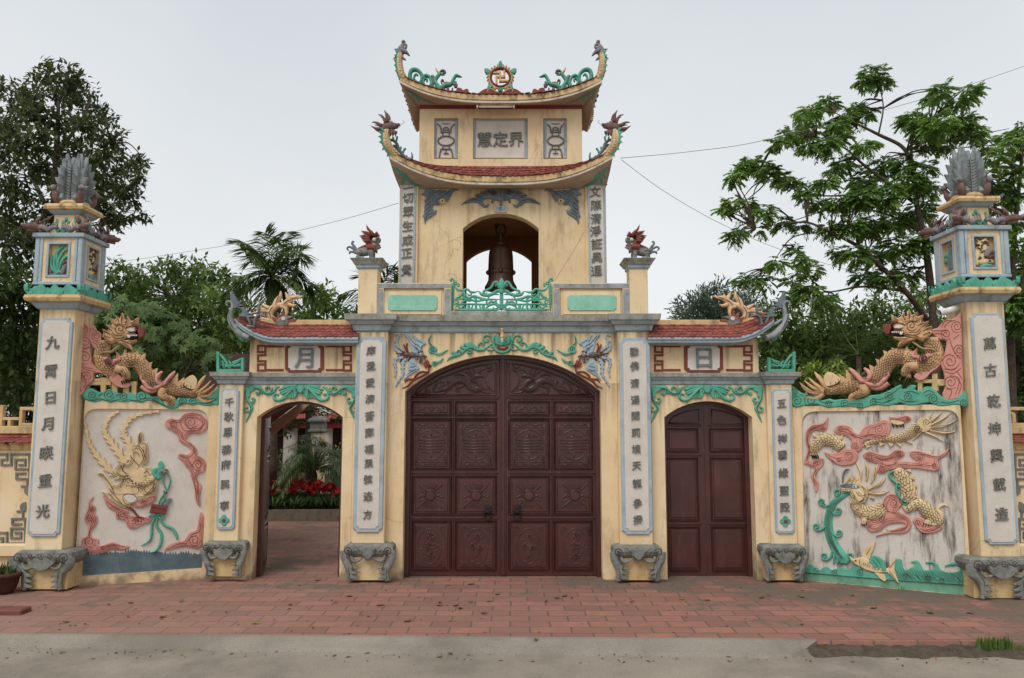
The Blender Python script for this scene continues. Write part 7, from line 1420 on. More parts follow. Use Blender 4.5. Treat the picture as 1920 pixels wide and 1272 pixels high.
# ================================================================ lantern pillars
def lantern_pillar(side):
    Y = 8.5 if side == 0 else 8.13
    xm = (X(61, 800, Y)+X(129, 800, Y))/2 if side == 0 else (X(1827, 800, Y)+X(1896, 800, Y))/2
    hw = 0.195; k = Y/FPX
    G = thing('lantern_pillar', ['tall square ochre pillar at the left with lantern top and phoenix finial', 'tall square ochre pillar at the right with lantern top and white security camera'][side], 'pillar', (xm, Y+hw, 0), 'lantern-topped pillars at the ends of the gate')
    dy = 0 if side == 0 else -14
    z = lambda py: Zh(py+dy*(1 if py < 700 else 0), Y)
    pl = PY(Y); zs = z(581)
    b = B(); b.box(xm-hw, xm+hw, Y, Y+2*hw, 0.2, zs+0.01); sh = b.obj('shaft', 'yellow', G)
    b = B(); b.loft(xm-hw, xm+hw, Y, Y+2*hw, [(zs, 0), (zs+0.015, 0.025), (z(570), 0.06), (z(567.5), 0.085), (z(567), 0.105), (z(561), 0.118), (z(555.5), 0.108), (z(555), 0.07)], ms=[0, 0, 0, 1, 1, 1, 1]); cp = b.obj('pillar_cap', ['cornice', 'fascia'], G)
    r = None
    # leaf band round the foot of the lantern, on all four sides
    for fi, (u, o) in enumerate((((1, 0), (0, -1)), ((0, 1), (1, 0)), ((-1, 0), (0, 1)), ((0, -1), (-1, 0)))):
        cc = Vector((xm, Y+hw, 0)); hx = hw+0.085; p_ = Pl(cc+Vector((o[0]*hx, o[1]*hx, 0)), (u[0], u[1], 0)); p_.n = Vector((o[0], o[1], 0))
        b = B(); z0_, z1_ = z(556), z(536); H = z1_-z0_
        def lf(cx, w_, h_, lean): b.slab([(cx-w_*0.4, z0_), (cx+w_*0.4, z0_), (cx+w_*0.62+lean*0.5, z0_+h_*0.45), (cx+w_*0.3+lean, z0_+h_*0.75), (cx+lean*1.3, z0_+h_), (cx-w_*0.3+lean, z0_+h_*0.75), (cx-w_*0.62+lean*0.5, z0_+h_*0.45)], p_, -0.02, 0.010+0.0011*(int(abs(cx*1000)+(7 if cx > 0 else 0)+abs(lean)*300) % 13), 0.005)
        for cx in (-0.21, -0.07, 0.07, 0.21): lf(cx, 0.07, H*0.72, 0)
        for cx in (-0.14, 0, 0.14): lf(cx, 0.1, H*1.05, 0)
        for cx, le in ((-0.24, -0.06), (0.24, 0.06), (-0.2, 0.03), (0.2, -0.03)): lf(cx, 0.075, H*1.0, le)
        b.slab([(-hx, z0_), (hx, z0_), (hx, z0_+H*0.14), (-hx, z0_+H*0.14)], p_, -0.03, 0.004, 0.002); b.obj('leaf_band', 'green', cp)
    # lantern body
    lw = 0.255; zb, zt = z(536), z(449); yc = Y+hw
    b = B(); b.box(xm-lw+0.05, xm+lw-0.05, yc-lw+0.05, yc+lw-0.05, zb, zt, 0, 0); lb = b.obj('lantern_core', 'yellow_dirty', G)
    b = B()
    for sx in (-1, 1):
        for sy in (-1, 1):
            b.box(xm+sx*lw-(0.05 if sx > 0 else 0), xm+sx*lw+(0.05 if sx < 0 else 0), yc+sy*lw-(0.05 if sy > 0 else 0), yc+sy*lw+(0.05 if sy < 0 else 0), zb+0.035, zt)
            b.box(xm+sx*lw-(0.085 if sx > 0 else -0.055), xm+sx*lw-(0.055 if sx > 0 else -0.085), yc+sy*(lw-0.012)-0.012, yc+sy*(lw-0.012)+0.012, zb+0.035, zt, 0, 0.002); b.box(xm+sx*(lw-0.012)-0.012, xm+sx*(lw-0.012)+0.012, yc+sy*lw-(0.085 if sy > 0 else -0.055), yc+sy*lw-(0.055 if sy > 0 else -0.085), zb+0.035, zt, 0, 0.002)
    b.box(xm-lw-0.004, xm+lw+0.004, yc-lw-0.004, yc+lw+0.004, zb, zb+0.035); b.obj('lantern_frame', 'blue', G)
    b = B(); b.loft(xm-lw, xm+lw, yc-lw, yc+lw, [(zt, 0), (zt+0.012, 0.022), (z(440), 0.022), (z(439), 0.0)], 0); b.obj('lantern_roof', 'cornice', G)
    for fi, (u, o) in enumerate((((1, 0), (0, -1)), ((0, 1), (1, 0)), ((0, -1), (-1, 0)))):
        hx = lw-0.042; p_ = Pl(Vector((xm, yc, 0))+Vector((o[0]*hx, o[1]*hx, 0)), (u[0], u[1], 0)); p_.n = Vector((o[0], o[1], 0))
        zc, hh = (zb+zt)/2+0.02, (zt-zb)/2-0.075; ww = 0.115
        b = B()        # plaster face left round the niche
        for x0_, x1_, a0_, a1_ in ((-0.2, -ww, zb+0.035, zt), (ww, 0.2, zb+0.035, zt), (-ww, ww, zb+0.035, zc-hh), (-ww, ww, zc+hh, zt)): b.slab([(x0_, a0_), (x1_, a0_), (x1_, a1_), (x0_, a1_)], p_, -0.01, 0.03, 0)
        nf = b.obj('niche_face', 'yellow', G)
        b = B()
        for x0_, x1_, a0_, a1_ in ((-ww-0.012, -ww+0.012, zc-hh-0.012, zc+hh+0.012), (ww-0.012, ww+0.012, zc-hh-0.012, zc+hh+0.012), (-ww+0.012, ww-0.012, zc-hh-0.012, zc-hh+0.012), (-ww+0.012, ww-0.012, zc+hh-0.012, zc+hh+0.012)): b.slab([(x0_, a0_), (x1_, a0_), (x1_, a1_), (x0_, a1_)], p_, 0.028, 0.042, 0.003)
        b.obj('niche_frame', 'blue', nf)
        b = B(); g = fi if side == 0 else fi+1
        def st(pts, w0, m, d=0.0, h=0.02):
            q = cr([(a*ww, zc+c*hh) for a, c in pts], 6); n = len(q); b.strip(q, [w0*(0.35+0.65*sin(pi*min(1, (i+1)/n*0.9+0.08))) for i in range(n)], p_, d, h, m)
        if g == 0:      # green plumed bird
            for pts in ([(-0.2, -0.8), (-0.5, -0.2), (-0.4, 0.4), (0.0, 0.9)], [(-0.1, -0.8), (-0.1, 0), (0.3, 0.5), (0.8, 0.7)], [(0, -0.8), (0.2, -0.1), (0.6, 0.2), (0.9, 0.2)], [(-0.3, -0.8), (-0.8, -0.3), (-0.7, 0.3)], [(0.0, -0.9), (-0.3, 0.2), (-0.1, 0.6), (0.4, 0.9)], [(-0.4, -0.9), (0.1, -0.7), (0.5, -0.8)]): st(pts, 0.016, 1)
            st([(0.3, -0.9), (0.55, -0.5), (0.7, -0.3), (0.95, -0.35)], 0.03, 2, 0.01, 0.03); st([(0.5, -0.3), (0.65, -0.15), (0.8, -0.2)], 0.014, 3, 0.02, 0.03); st([(-0.9, -0.9), (-0.75, -0.5), (-0.85, -0.1)], 0.018, 2); st([(-0.9, -0.85), (0, -0.95), (0.9, -0.85)], 0.014, 2)
        elif g == 1:    # scaly beast in ochre
            for pts in ([(-0.7, -0.8), (-0.6, -0.2), (-0.3, 0.4), (-0.5, 0.9)], [(-0.2, -0.7), (-0.1, 0), (0.1, 0.5), (0.5, 0.8)], [(-0.8, -0.5), (-0.2, -0.6), (0.4, -0.5), (0.9, -0.6)], [(-0.4, 0.1), (0.1, 0.2), (0.3, 0.6)], [(-0.6, 0.5), (0, 0.6), (0.4, 0.9)]): st(pts, 0.034, 4, 0, 0.03)
            for i in range(26):
                rnd = random.Random(i); a, c = rnd.uniform(-0.8, 0.5), rnd.uniform(-0.6, 0.85); st([(a-0.1, c), (a, c+0.07), (a+0.1, c)], 0.006, 0, 0.028, 0.01)
            st([(0.1, -0.3), (0.35, 0.05), (0.6, 0.1), (0.95, -0.05)], 0.036, 2, 0.02, 0.035); st([(0.3, -0.4), (0.6, -0.25), (0.85, -0.3)], 0.02, 3, 0.02, 0.03); st([(-0.4, -0.9), (0.2, -0.8), (0.8, -0.85)], 0.024, 1, 0.0, 0.03)
        else:           # grey crane plumes and a green spray
            for pts in ([(-0.1, -0.9), (0, 0), (-0.2, 0.7)], [(0, -0.9), (0.2, 0), (0.1, 0.8)], [(0.1, -0.9), (0.4, 0), (0.5, 0.6)], [(-0.2, -0.9), (-0.3, -0.2), (-0.4, 0.3)]): st(pts, 0.02, 5)
            st([(-0.9, 0.1), (-0.5, 0.2), (-0.2, 0.0)], 0.03, 1); st([(-0.9, -0.2), (-0.5, -0.1)], 0.03, 1); st([(0.3, -0.9), (0.35, -0.4), (0.4, -0.1)], 0.026, 2)
        b.obj('niche_relief', ['line', 'green', 'greyrelief', 'red', 'cream', 'blade'], nf)
    # neck, upper cap
    nw = 0.135; zn0, zn1 = z(439), z(401)
    b = B(); b.loft(xm-nw, xm+nw, yc-nw, yc+nw, [(zn0, 0.05), (zn0+0.03, 0.045), (zn0+0.06, 0.004), (zn1, 0)], 0); nk = b.obj('neck', 'yellow', G)
    b = B(); b.loft(xm-nw, xm+nw, yc-nw, yc+nw, [(zn1, 0.004), (zn1+0.02, 0.03), (z(393), 0.05), (z(392), 0.075), (z(387), 0.085), (z(382), 0.07), (z(380), 0.02)], ms=[0, 0, 1, 1, 1, 1]); b.obj('upper_cap', ['cornice', 'fascia'], G)
    b = B()
    for u, o in (((1, 0), (0, -1)), ((0, 1), (1, 0)), ((0, -1), (-1, 0))):
        p_ = Pl(Vector((xm, yc, 0))+Vector((o[0]*nw, o[1]*nw, 0)), (u[0], u[1], 0)); p_.n = Vector((o[0], o[1], 0)); zc = (zn0+zn1)/2+0.045
        for a, c in ((-0.025, -0.008), (0.025, -0.008), (0, 0.025)): b.slab([(a+0.019*cos(t*pi/4), zc+c+0.019*sin(t*pi/4)) for t in range(8)], p_, -0.003, 0.012, 0.004, 0)
        for a in (-0.1, 0.1): b.slab([(a+0.016*cos(t*pi/4), zc+0.026*sin(t*pi/4)) for t in range(8)], p_, -0.003, 0.01, 0.003, 0)
        b.slab([(0.009*cos(t*pi/3), zc+0.009*sin(t*pi/3)) for t in range(6)], p_, 0, 0.016, 0.002, 1)
        p2 = Pl(Vector((xm, yc, 0))+Vector((o[0]*(nw+0.055), o[1]*(nw+0.055), 0)), (u[0], u[1], 0)); p2.n = Vector((o[0], o[1], 0))
        for a, s_ in ((-0.06, 1), (0, 1.3), (0.06, 1)): b.slab([(a-0.03*s_, zn0+0.05), (a, zn0+0.004), (a+0.03*s_, zn0+0.05), (a+0.015, zn0+0.07), (a-0.015, zn0+0.07)], p2, -0.03, 0.006, 0.003, 0)
    b.obj('green_petals', ['green', 'red'], nk)
    # little dragons on the corners of the lantern roof, bodies humping along the edges
    zr = z(440)
    for sx in (-1, 1):
        for sy in (-1, 1):
            b = B(); c = Vector((xm+sx*lw, yc+sy*lw, zr)); o = Vector((sx, sy, 0)).normalized()
            hd = [c+o*a+Vector((0, 0, h)) for a, h in ((-0.1, 0.03), (-0.02, 0.07), (0.06, 0.07), (0.13, 0.06))]
            b.tube([p[:] for p in hd], [0.035, 0.05, 0.042, 0.022], 0, 9); b.tube([hd[1]-Vector((0, 0, 0.03)), hd[2]-Vector((0, 0, 0.05))+o*0.03], [0.03, 0.014], 0, 7)
            b.ball(hd[3]+Vector((0, 0, 0.012)), 0.022, 1, 1)
            sd_ = Vector((-o.y, o.x, 0))
            for l in (-1, 1):
                b.ball(hd[2]+sd_*l*0.03+Vector((0, 0, 0.028)), 0.015, 1, 1)
                for (a, h, a2, h2) in ((-0.05, 0.07, -0.13, 0.15), (-0.02, 0.06, -0.09, 0.11), (0.02, 0.06, -0.02, 0.14), (-0.06, 0.0, -0.14, 0.03), (0.0, -0.03, -0.06, -0.06)): b.tube([hd[1]+o*a+sd_*l*0.03+Vector((0, 0, h-0.02)), hd[1]+o*(a+a2)/2+sd_*l*0.05+Vector((0, 0, (h+h2)/2)), hd[1]+o*a2+sd_*l*0.045+Vector((0, 0, h2))], [0.018, 0.013, 0.003], 0, 5)
            for ax in (0, 1):
                d_ = Vector((-sx, 0, 0)) if ax == 0 else Vector((0, -sy, 0)); q = [c+d_*t+Vector((0, 0, 0.03+0.035*abs(sin(t*24)))) for t in [0.03+0.2*i/14 for i in range(15)]]
                b.tube([p[:] for p in q], [0.032-0.012*i/14 for i in range(15)], 1, 7)
                for i in range(1, 14, 2): b.tube([q[i], q[i]+Vector((0, 0, 0.06))+d_*0.02], [0.016, 0.002], 1, 4)
            b.obj('corner_dragon', ['maroon', 'greyrelief'], G)
    # finial: four phoenixes back to back, wings up
    zc_ = z(380); topz = z(293)
    b = B(); b.ball((xm, yc, zc_+0.02), (0.17, 0.17, 0.05), 0, 2); b.obj('finial_mound', 'yellow_dirty', G)
    H = topz-zc_
    for q4 in range(4):
        a = pi/4+q4*pi/2; o = Vector((cos(a), sin(a), 0)); sd_ = Vector((-o.y, o.x, 0)); b = B()
        for l in (-1, 1):
            # each wing is a leaf-edged slab standing in the plane of one face
            f_ = (o*0.7+sd_*l*0.7).normalized(); base = Vector((xm, yc, 0))+f_*0.085; uu = (sd_*l-f_*(sd_*l).dot(f_)).normalized(); p_ = Pl(base, uu); p_.n = f_; z0_ = zc_+0.02
            out = [(0.006, 0), (0.11, 0.0), (0.155, 0.09), (0.125, 0.2), (0.2, 0.37), (0.145, 0.38), (0.19, 0.57), (0.135, 0.57), (0.165, 0.79), (0.112, 0.75), (0.12, 0.96), (0.078, 0.86), (0.06, 1.1), (0.024, 0.9), (0.006, 0.78)]
            b.slab([(x_, z0_+c_*H) for x_, c_ in out], p_, -0.03, 0.012, 0.008, 0, True)
            for i in range(11): c0 = 0.16+i*0.065; b.strip(cr([(0.012, z0_+(c0-0.04)*H), (0.05, z0_+c0*H), (0.1*(1-0.45*i/11)+0.01, z0_+(c0+0.1)*H)], 4), [0.006]*9, p_, 0.011, 0.008, 1)
            for i, (sx_, sz_) in enumerate(((0.035, 0.05), (0.085, 0.06), (0.06, 0.13))): b.strip([(sx_+0.024*(1-j/16)*cos(j*0.7), z0_+sz_*H*1.0+0.024*(1-j/16)*sin(j*0.7)) for j in range(14)], [0.006]*14, p_, 0.012, 0.01, 0)
        b.obj('phoenix_wings', ['finial', 'stone'], G)
        b = B(); h0 = Vector((xm, yc, zc_+0.05))+o*0.16
        b.tube([h0+Vector((0, 0, -0.03)), h0+o*0.03+Vector((0, 0, 0.04)), h0+o*0.05+Vector((0, 0, 0.1))], [0.04, 0.042, 0.024], 0, 8); b.ball(h0+o*0.06+Vector((0, 0, 0.13)), 0.034, 1, 2); b.tube([h0+o*0.08+Vector((0, 0, 0.13)), h0+o*0.14+Vector((0, 0, 0.11))], [0.016, 0.003], 1, 6); b.tube([h0+o*0.04+Vector((0, 0, 0.15)), h0+o*0.0+Vector((0, 0, 0.18))], [0.014, 0.003], 0, 5); b.obj('phoenix_head', ['maroon', 'greyrelief'], G)
    # couplet
    if side == 0:
        ch = [(c, x/2.231, 560+y/2.231) for c, x, y in zip('九霄日月暎重光', (228, 220, 220, 207, 203, 197, 187), (185, 305, 415, 525, 645, 760, 888))]
        inscription(sh, pl, (78.5, 597, 139, 1006), ch, 24.5, -26, 7, 5)
        bracket(G, 80, 1033, 1107, 52, 8.42, style=1)
    else:
        ch = [(c, 1780+x/2.23, 560+y/2.23) for c, x, y in zip('萬古乾坤興載造', (160, 163, 176, 180, 188, 200, 210), (190, 300, 430, 545, 655, 775, 900))]
        inscription(sh, pl, (1817, 588, 1879.5, 1021), ch, 24, 29, 8, 5)
        bracket(G, 1878, 1046, 1124, 58, 8.04, style=1)
    return G
LPs = [lantern_pillar(0), lantern_pillar(1)]
# security camera on the inner side of the right pillar
q = at(1790, 582, 8.2); CMx = thing('security_camera', 'white bullet security camera on a bracket under the lantern of the right pillar', 'camera', tuple(q))
b = B(); e0, e1 = at(1808, 574, 8.28), at(1768, 586, 8.24); b.box(at(1799, 580, 8.3).x, at(1813, 580, 8.3).x, 8.27, 8.34, at(0, 590, 8.3).z, at(0, 571, 8.3).z); b.obj('mounting_box', 'lampwhite', CMx)
b = B(); d_ = (e1-e0).normalized(); b.tube([e0+d_*0.02, e1], [0.034, 0.034], 0, 12); b.tube([e1-d_*0.02+Vector((0, 0, 0.006)), e1+d_*0.05+Vector((0, 0, 0.006))], [0.037, 0.037], 0, 12, False); b.obj('camera_body', 'lampwhite', CMx)
b = B(); b.tube([e1-d_*0.001, e1+d_*0.012], [0.03, 0.028], 0, 12); b.obj('lens', 'iron', CMx)
# ================================================================ boundary walls beyond the pillars
def boundary(side):
    Y = 8.78 if side == 0 else 8.42
    xe = (X(66, 900, 8.7)+0.02) if side == 0 else (X(1897, 900, 8.4)-0.02); xo = -9.5 if side == 0 else 9.5
    lab = ['low ochre wall with grey key fret and tiled coping left of the left pillar', 'low ochre wall with grey key fret and tiled coping right of the right pillar'][side]
    G = thing('boundary_wall', lab, 'wall', ((xe+xo)/2, Y, 0), 'boundary walls outside the pillars'); x0, x1 = sorted((xe, xo))
    zb, zt = Zh(1024, Y), Zh(838, Y)
    b = B(); b.box(x0, x1, Y, Y+0.2, -0.1, zt); b.obj('wall', 'yellow', G)
    b = B(); b.loft(x0, x1, Y-0.03, Y+0.2, [(Zh(1043, Y), 0.0), (Zh(1041, Y), 0.03), (zb+0.01, 0.03), (zb+0.03, 0)], 0); b.obj('ledge', 'yellow', G)
    b = B(); b.loft(x0, x1, Y-0.005, Y+0.2, [(zt-0.035, 0.0), (zt-0.03, 0.02), (zt+0.02, 0.03), (zt+0.025, 0.05), (zt+0.045, 0.05)], 0); b.obj('coping', 'fascia', G)
    def S(u, v): return Vector((x0+(x1-x0)*u, Y-0.1+0.2*v, zt+0.045+(Zh(812, Y)-zt-0.045)*v))
    def S2(u, v): return Vector((x0+(x1-x0)*u, Y+0.3-0.2*v, zt+0.045+(Zh(812, Y)-zt-0.045)*v))
    b = B(); tiled_slope(b, S, 4, int((x1-x0)/0.085), 0); tiled_slope(b, S2, 4, int((x1-x0)/0.085), 0, seed=4); b.prism([(x0, zt+0.04), (x1, zt+0.04), (x1, zt+0.09), (x0, zt+0.09)], Y-0.02, Y+0.22); b.obj('coping_tiles', 'tile', G)
    z0, z1 = Zh(812, Y), Zh(799, Y); b = B(); b.box(x0, x1, Y+0.03, Y+0.17, z0-0.01, z1); b.obj('ridge', 'yellow_dirty', G)
    b = B(); zt2 = Zh(763, Y); H = zt2-z1; k = 0.26; sg = 1 if side == 0 else -1; n = int((x1-x0)/(k*1.9))
    for i in range(n):
        xx = xe-sg*(0.02+i*k*1.9); q = lambda a: xx-sg*a*k
        def br(a0, a1, c0, c1): xa, xb = sorted((q(a0), q(a1))); b.box(xa, xb, Y+0.07, Y+0.13, z1+c0*H, z1+c1*H, 0, 0.004)
        br(0.0, 0.14, 0, 1.1); br(0.14, 1.2, 0.82, 1.0); br(1.06, 1.2, 0, 0.82); br(0.42, 0.56, 0.16, 0.62); br(0.14, 1.06, 0.0, 0.16); br(1.2, 1.9, 0.3, 0.46); br(1.55, 1.68, 0, 0.3)
        b.tube([(q(0.56), Y+0.1, z1+0.62*H), (q(0.4), Y+0.1, z1+0.7*H), (q(0.3), Y+0.1, z1+0.58*H), (q(0.38), Y+0.1, z1+0.48*H)], 0.02, 0, 6)
    b.obj('openwork_crest', 'yellow_dirty', G)
    for s_, (cy, sy) in enumerate(((852, 1), (1019, -1))):
        r = R(PY(Y), 0, 0.014); r.tick = 0.0003
        ex = 56 if side == 0 else 1903; sx = -1 if side == 0 else 1
        if sy < 0: ex -= 8*(1 if side == 0 else -1)
        def bar(a0, c0, a1, c1):
            w_ = 1.9; xa, xb = sorted((ex+sx*a0, ex+sx*a1)); ya, yb = sorted((cy+sy*c0, cy+sy*c1)); r.poly([(xa-w_, ya-w_), (xb+w_, ya-w_), (xb+w_, yb+w_), (xa-w_, yb+w_)], 0, None, 1, 0.002)
        for a in ((0, 0, 34, 0), (0, 0, 0, 28), (0, 28, 26, 28), (26, 10, 26, 28), (8, 10, 26, 10), (8, 10, 8, 20), (8, 20, 18, 20), (34, 0, 34, 20), (34, 20, 52, 20), (52, 10, 52, 20), (42, 10, 52, 10), (42, 0, 42, 10), (42, 0, 90, 0), (0, 28, 0, 46), (0, 46, 24, 46), (24, 36, 24, 46), (8, 36, 24, 36), (4, 46, 4, 60), (4, 60, 14, 60), (62, 0, 62, 20), (62, 20, 90, 20)): bar(*a)
        r.poly([(ex+sx*(-1), cy+sy*60), (ex+sx*8, cy+sy*62), (ex+sx*9, cy+sy*72), (ex+sx*(-1), cy+sy*78)], 0, None, 2)
        r.obj('key_fret', ['glyph'], G)
boundary(0); boundary(1)
# ================================================================ guardian lions on the corner posts
def lion(side):
    YL = 9.11; pl = PY(YL); T0 = Zm(640, 410, 12.72); sg = 1 if side == 0 else -1
    def p(x, y, d=0.0):
        q = T0([(x, y)])[0]; px = q[0] if side == 0 else 1886.5-q[0]
        a = pl.hit((px, q[1]-(0 if side == 0 else 1))); return Vector((a.x, YL-d, a.y))
    k = pl.k((690, 450))/12.72
    base = p(600, 950)
    G = thing('guardian_lion', ['grey and red guardian lion statue on the left corner post, facing right', 'grey and red guardian lion statue on the right corner post, facing left'][side], 'statue', (base.x, YL, Zh(486, 8.99)+0.002), 'guardian lions on the balcony posts')
    zf = Zh(486, 8.99)+0.002; f = zf-p(0, 955).z
    def P(x, y, d=0.0): v = p(x, y, d); v.z += f; return v
    b = B()
    def tb(pts, rs, m=0, n=9): b.tube([P(*q)[:] for q in pts], [r_*k for r_ in rs], m, n)
    tb([(380, 790), (440, 760), (540, 740), (640, 720), (720, 700), (780, 690)], [60, 105, 110, 110, 115, 90], 0, 12)
    for d in (-0.05, 0.05):
        tb([(430, 740, d), (440, 800, d*1.2), (420, 880, d*1.2), (400, 930, d*1.2)], [90, 85, 50, 42]); tb([(400, 915, d*1.2), (470, 915, d*1.25), (560, 905, d*1.25)], [46, 50, 42])
        tb([(720, 740, d), (730, 820, d*1.25), (745, 900, d*1.25), (755, 935, d*1.25)], [80, 64, 52, 50]); tb([(740, 930, d*1.25), (800, 935, d*1.25)], [45, 36])
    tb([(730, 690), (770, 620), (800, 560)], [120, 115, 110], 0, 12)
    tb([(740, 540), (820, 480), (890, 470), (940, 480)], [100, 110, 75, 45], 0, 12); tb([(760, 620), (840, 650), (900, 640), (955, 625)], [70, 55, 38, 16], 0, 10)
    o = b.obj('body', ['stone'], G)
    md = o.modifiers.new('r', 'REMESH'); md.mode = 'VOXEL'; md.voxel_size = 0.0055
    sm = o.modifiers.new('s', 'SMOOTH'); sm.iterations = 3; sm.factor = 0.5
    dg = bpy.context.evaluated_depsgraph_get(); me = bpy.data.meshes.new_from_object(o.evaluated_get(dg)); o.modifiers.clear(); o.data = me
    for pg in me.polygons: pg.use_smooth = True
    if not me.materials: me.materials.append(M['stone'])
    b = B()          # red mane, back ridge, jaw and eyes
    for d in (-0.06, -0.02, 0.02, 0.06):
        for q in ([(800, 380), (740, 300), (660, 230), (640, 140)], [(720, 380), (640, 310), (500, 280)], [(680, 420), (600, 380), (460, 400)], [(690, 460), (620, 440), (500, 445)], [(700, 500), (620, 500), (545, 520)], [(840, 380), (860, 330), (885, 290)]):
            n = len(q); tb([(x, y, d*(1+0.25*i)) for i, (x, y) in enumerate(q)], [46, 38, 24, 6][:n] if n == 4 else [44, 30, 6], 0, 7)
    tb([(640, 590, 0), (700, 560, 0.0), (740, 480, 0)], [90, 110, 100], 0, 10); tb([(400, 680, 0), (500, 630, 0), (610, 600, 0)], [34, 40, 46], 0, 8)
    for d in (-0.06, 0.06):
        for x in (640, 690, 740, 790): tb([(x, 600, d), (x+20, 680, d*1.15), (x+10, 730, d*1.1)], [40, 30, 6], 0, 6)
        tb([(780, 500, d), (830, 450, d*1.05), (920, 410, d*0.7)], [26, 32, 22], 1, 7)
    tb([(790, 690, 0), (840, 720, 0), (855, 780, 0)], [40, 36, 8], 0, 7); tb([(840, 600, 0), (930, 590, 0)], [48, 26], 0, 8)
    b.obj('mane', ['redlion', 'stone'], G)
    b = B()
    for d in (-0.055, 0.055): b.ball(P(810, 475, d*1.15), 46*k, 0, 2)
    for x in (850, 880, 905): b.ball(P(x, 560, 0.02), 15*k, 0, 1); b.ball(P(x, 560, -0.02), 15*k, 0, 1)
    b.ball(P(800, 570, 0.045), 26*k, 0, 1); b.obj('eyes_and_teeth', ['white'], G)
    b = B()
    for q in ([(370, 720), (310, 610), (260, 540), (280, 490), (310, 510)], [(360, 730), (290, 660), (190, 620), (140, 660), (180, 710)], [(350, 760), (270, 735), (200, 750), (210, 790)]):
        c = cr([P(x, y)[:] for x, y in q], 5); b.tube(c, [(40-26*i/len(c))*k for i in range(len(c))], 0, 8)
    b.obj('tail', ['blade'], G)
lion(0); lion(1)
# ================================================================ trees, palms, planting
def leaf_mat(name, dark, light, rough=0.5, trans=0.36):
    m = bpy.data.materials.new(name); m.use_nodes = True; t = m.node_tree; N = t.nodes.new; L = t.links.new
    bs = t.nodes['Principled BSDF']; bs.inputs['Roughness'].default_value = rough; bs.inputs['Specular IOR Level'].default_value = 0.3
    tc = N('ShaderNodeTexCoord'); n1 = N('ShaderNodeTexNoise'); n1.inputs['Scale'].default_value = 1.1; n1.inputs['Detail'].default_value = 3; L(tc.outputs['Object'], n1.inputs['Vector'])
    g = N('ShaderNodeNewGeometry'); a = N('ShaderNodeMath'); a.operation = 'ADD'; L(n1.outputs[0], a.inputs[0])
    b_ = N('ShaderNodeMath'); b_.operation = 'MULTIPLY'; b_.inputs[1].default_value = 0.35; L(g.outputs['Random Per Island'], b_.inputs[0]); L(b_.outputs[0], a.inputs[1])
    r = N('ShaderNodeMapRange'); r.inputs[1].default_value = 0.4; r.inputs[2].default_value = 0.95; L(a.outputs[0], r.inputs[0])
    mx_ = N('ShaderNodeMix'); mx_.data_type = 'RGBA'; mx_.inputs[6].default_value = srgb(*dark); mx_.inputs[7].default_value = srgb(*light); L(r.outputs[0], mx_.inputs[0]); L(mx_.outputs[2], bs.inputs['Base Color'])
    tr = N('ShaderNodeBsdfTranslucent'); L(mx_.outputs[2], tr.inputs['Color']); ms = N('ShaderNodeMixShader'); ms.inputs[0].default_value = trans
    L(bs.outputs[0], ms.inputs[1]); L(tr.outputs[0], ms.inputs[2]); L(ms.outputs[0], t.nodes['Material Output'].inputs['Surface']); return m
M['leaf_dark'] = leaf_mat('dark_broadleaf', (56, 65, 40), (104, 115, 70)); M['leaf_mid'] = leaf_mat('mid_green_leaf', (70, 94, 44), (132, 156, 80)); M['leaf_bright'] = leaf_mat('bright_spring_leaf', (86, 120, 56), (152, 184, 98)); M['leaf_umb'] = leaf_mat('umbrella_leaf', (54, 76, 38), (106, 132, 68))
M['leaf_deep'] = leaf_mat('deep_green_leaf', (46, 62, 34), (90, 112, 58)); M['leaf_grey'] = leaf_mat('grey_green_needle', (74, 90, 74), (116, 130, 108)); M['leaf_palm'] = leaf_mat('palm_leaf', (48, 70, 34), (104, 124, 66)); M['leaf_date'] = leaf_mat('grey_green_palm_leaf', (74, 94, 62), (128, 144, 100)); M['leaf_lime'] = leaf_mat('lime_leaf', (92, 118, 46), (150, 172, 76))  # leaf_deep: the darkest green of these foliage colours
M['bark'] = mat('grey_brown_bark', (88, 74, 60), (58, 48, 40), 10, 1.0, bump=0.6, bscale=25); M['petal'] = leaf_mat('red_petal', (140, 22, 22), (196, 44, 36)); M['kerbstone'] = mat('mossy_kerb_concrete', (118, 106, 92), (86, 78, 68), 6, 1.0, (46, 42, 36), 0.8, 0.3)
class Leaves:
    def __init__(s): s.v = []; s.f = []
    def leaf(s, p, d, up, L, W, droop=0.15):
        d = d.normalized(); x = d.cross(up)
        if x.length < 1e-3: x = d.cross(Vector((1, 0.2, 0.1)))
        x.normalize(); n = x.cross(d); i = len(s.v)
        s.v += [p, p+d*L*0.45+x*W*0.5-n*droop*L*0.2, p+d*L-n*droop*L, p+d*L*0.45-x*W*0.5-n*droop*L*0.2]; s.f += [(i, i+1, i+2, i+3)]
    def obj(s, name, m, parent):
        me = bpy.data.meshes.new(name); me.from_pydata([tuple(v) for v in s.v], [], s.f); me.materials.append(M[m]); o = bpy.data.objects.new(name, me); COL.objects.link(o)
        o.parent = parent; o.matrix_parent_inverse = Matrix.Translation(-ORG[parent.name]); ORG[o.name] = ORG[parent.name]; return o
def rdir(rnd): 
    z = rnd.uniform(-1, 1); a = rnd.uniform(0, 2*pi); q = sqrt(1-z*z); return Vector((q*cos(a), q*sin(a), z))
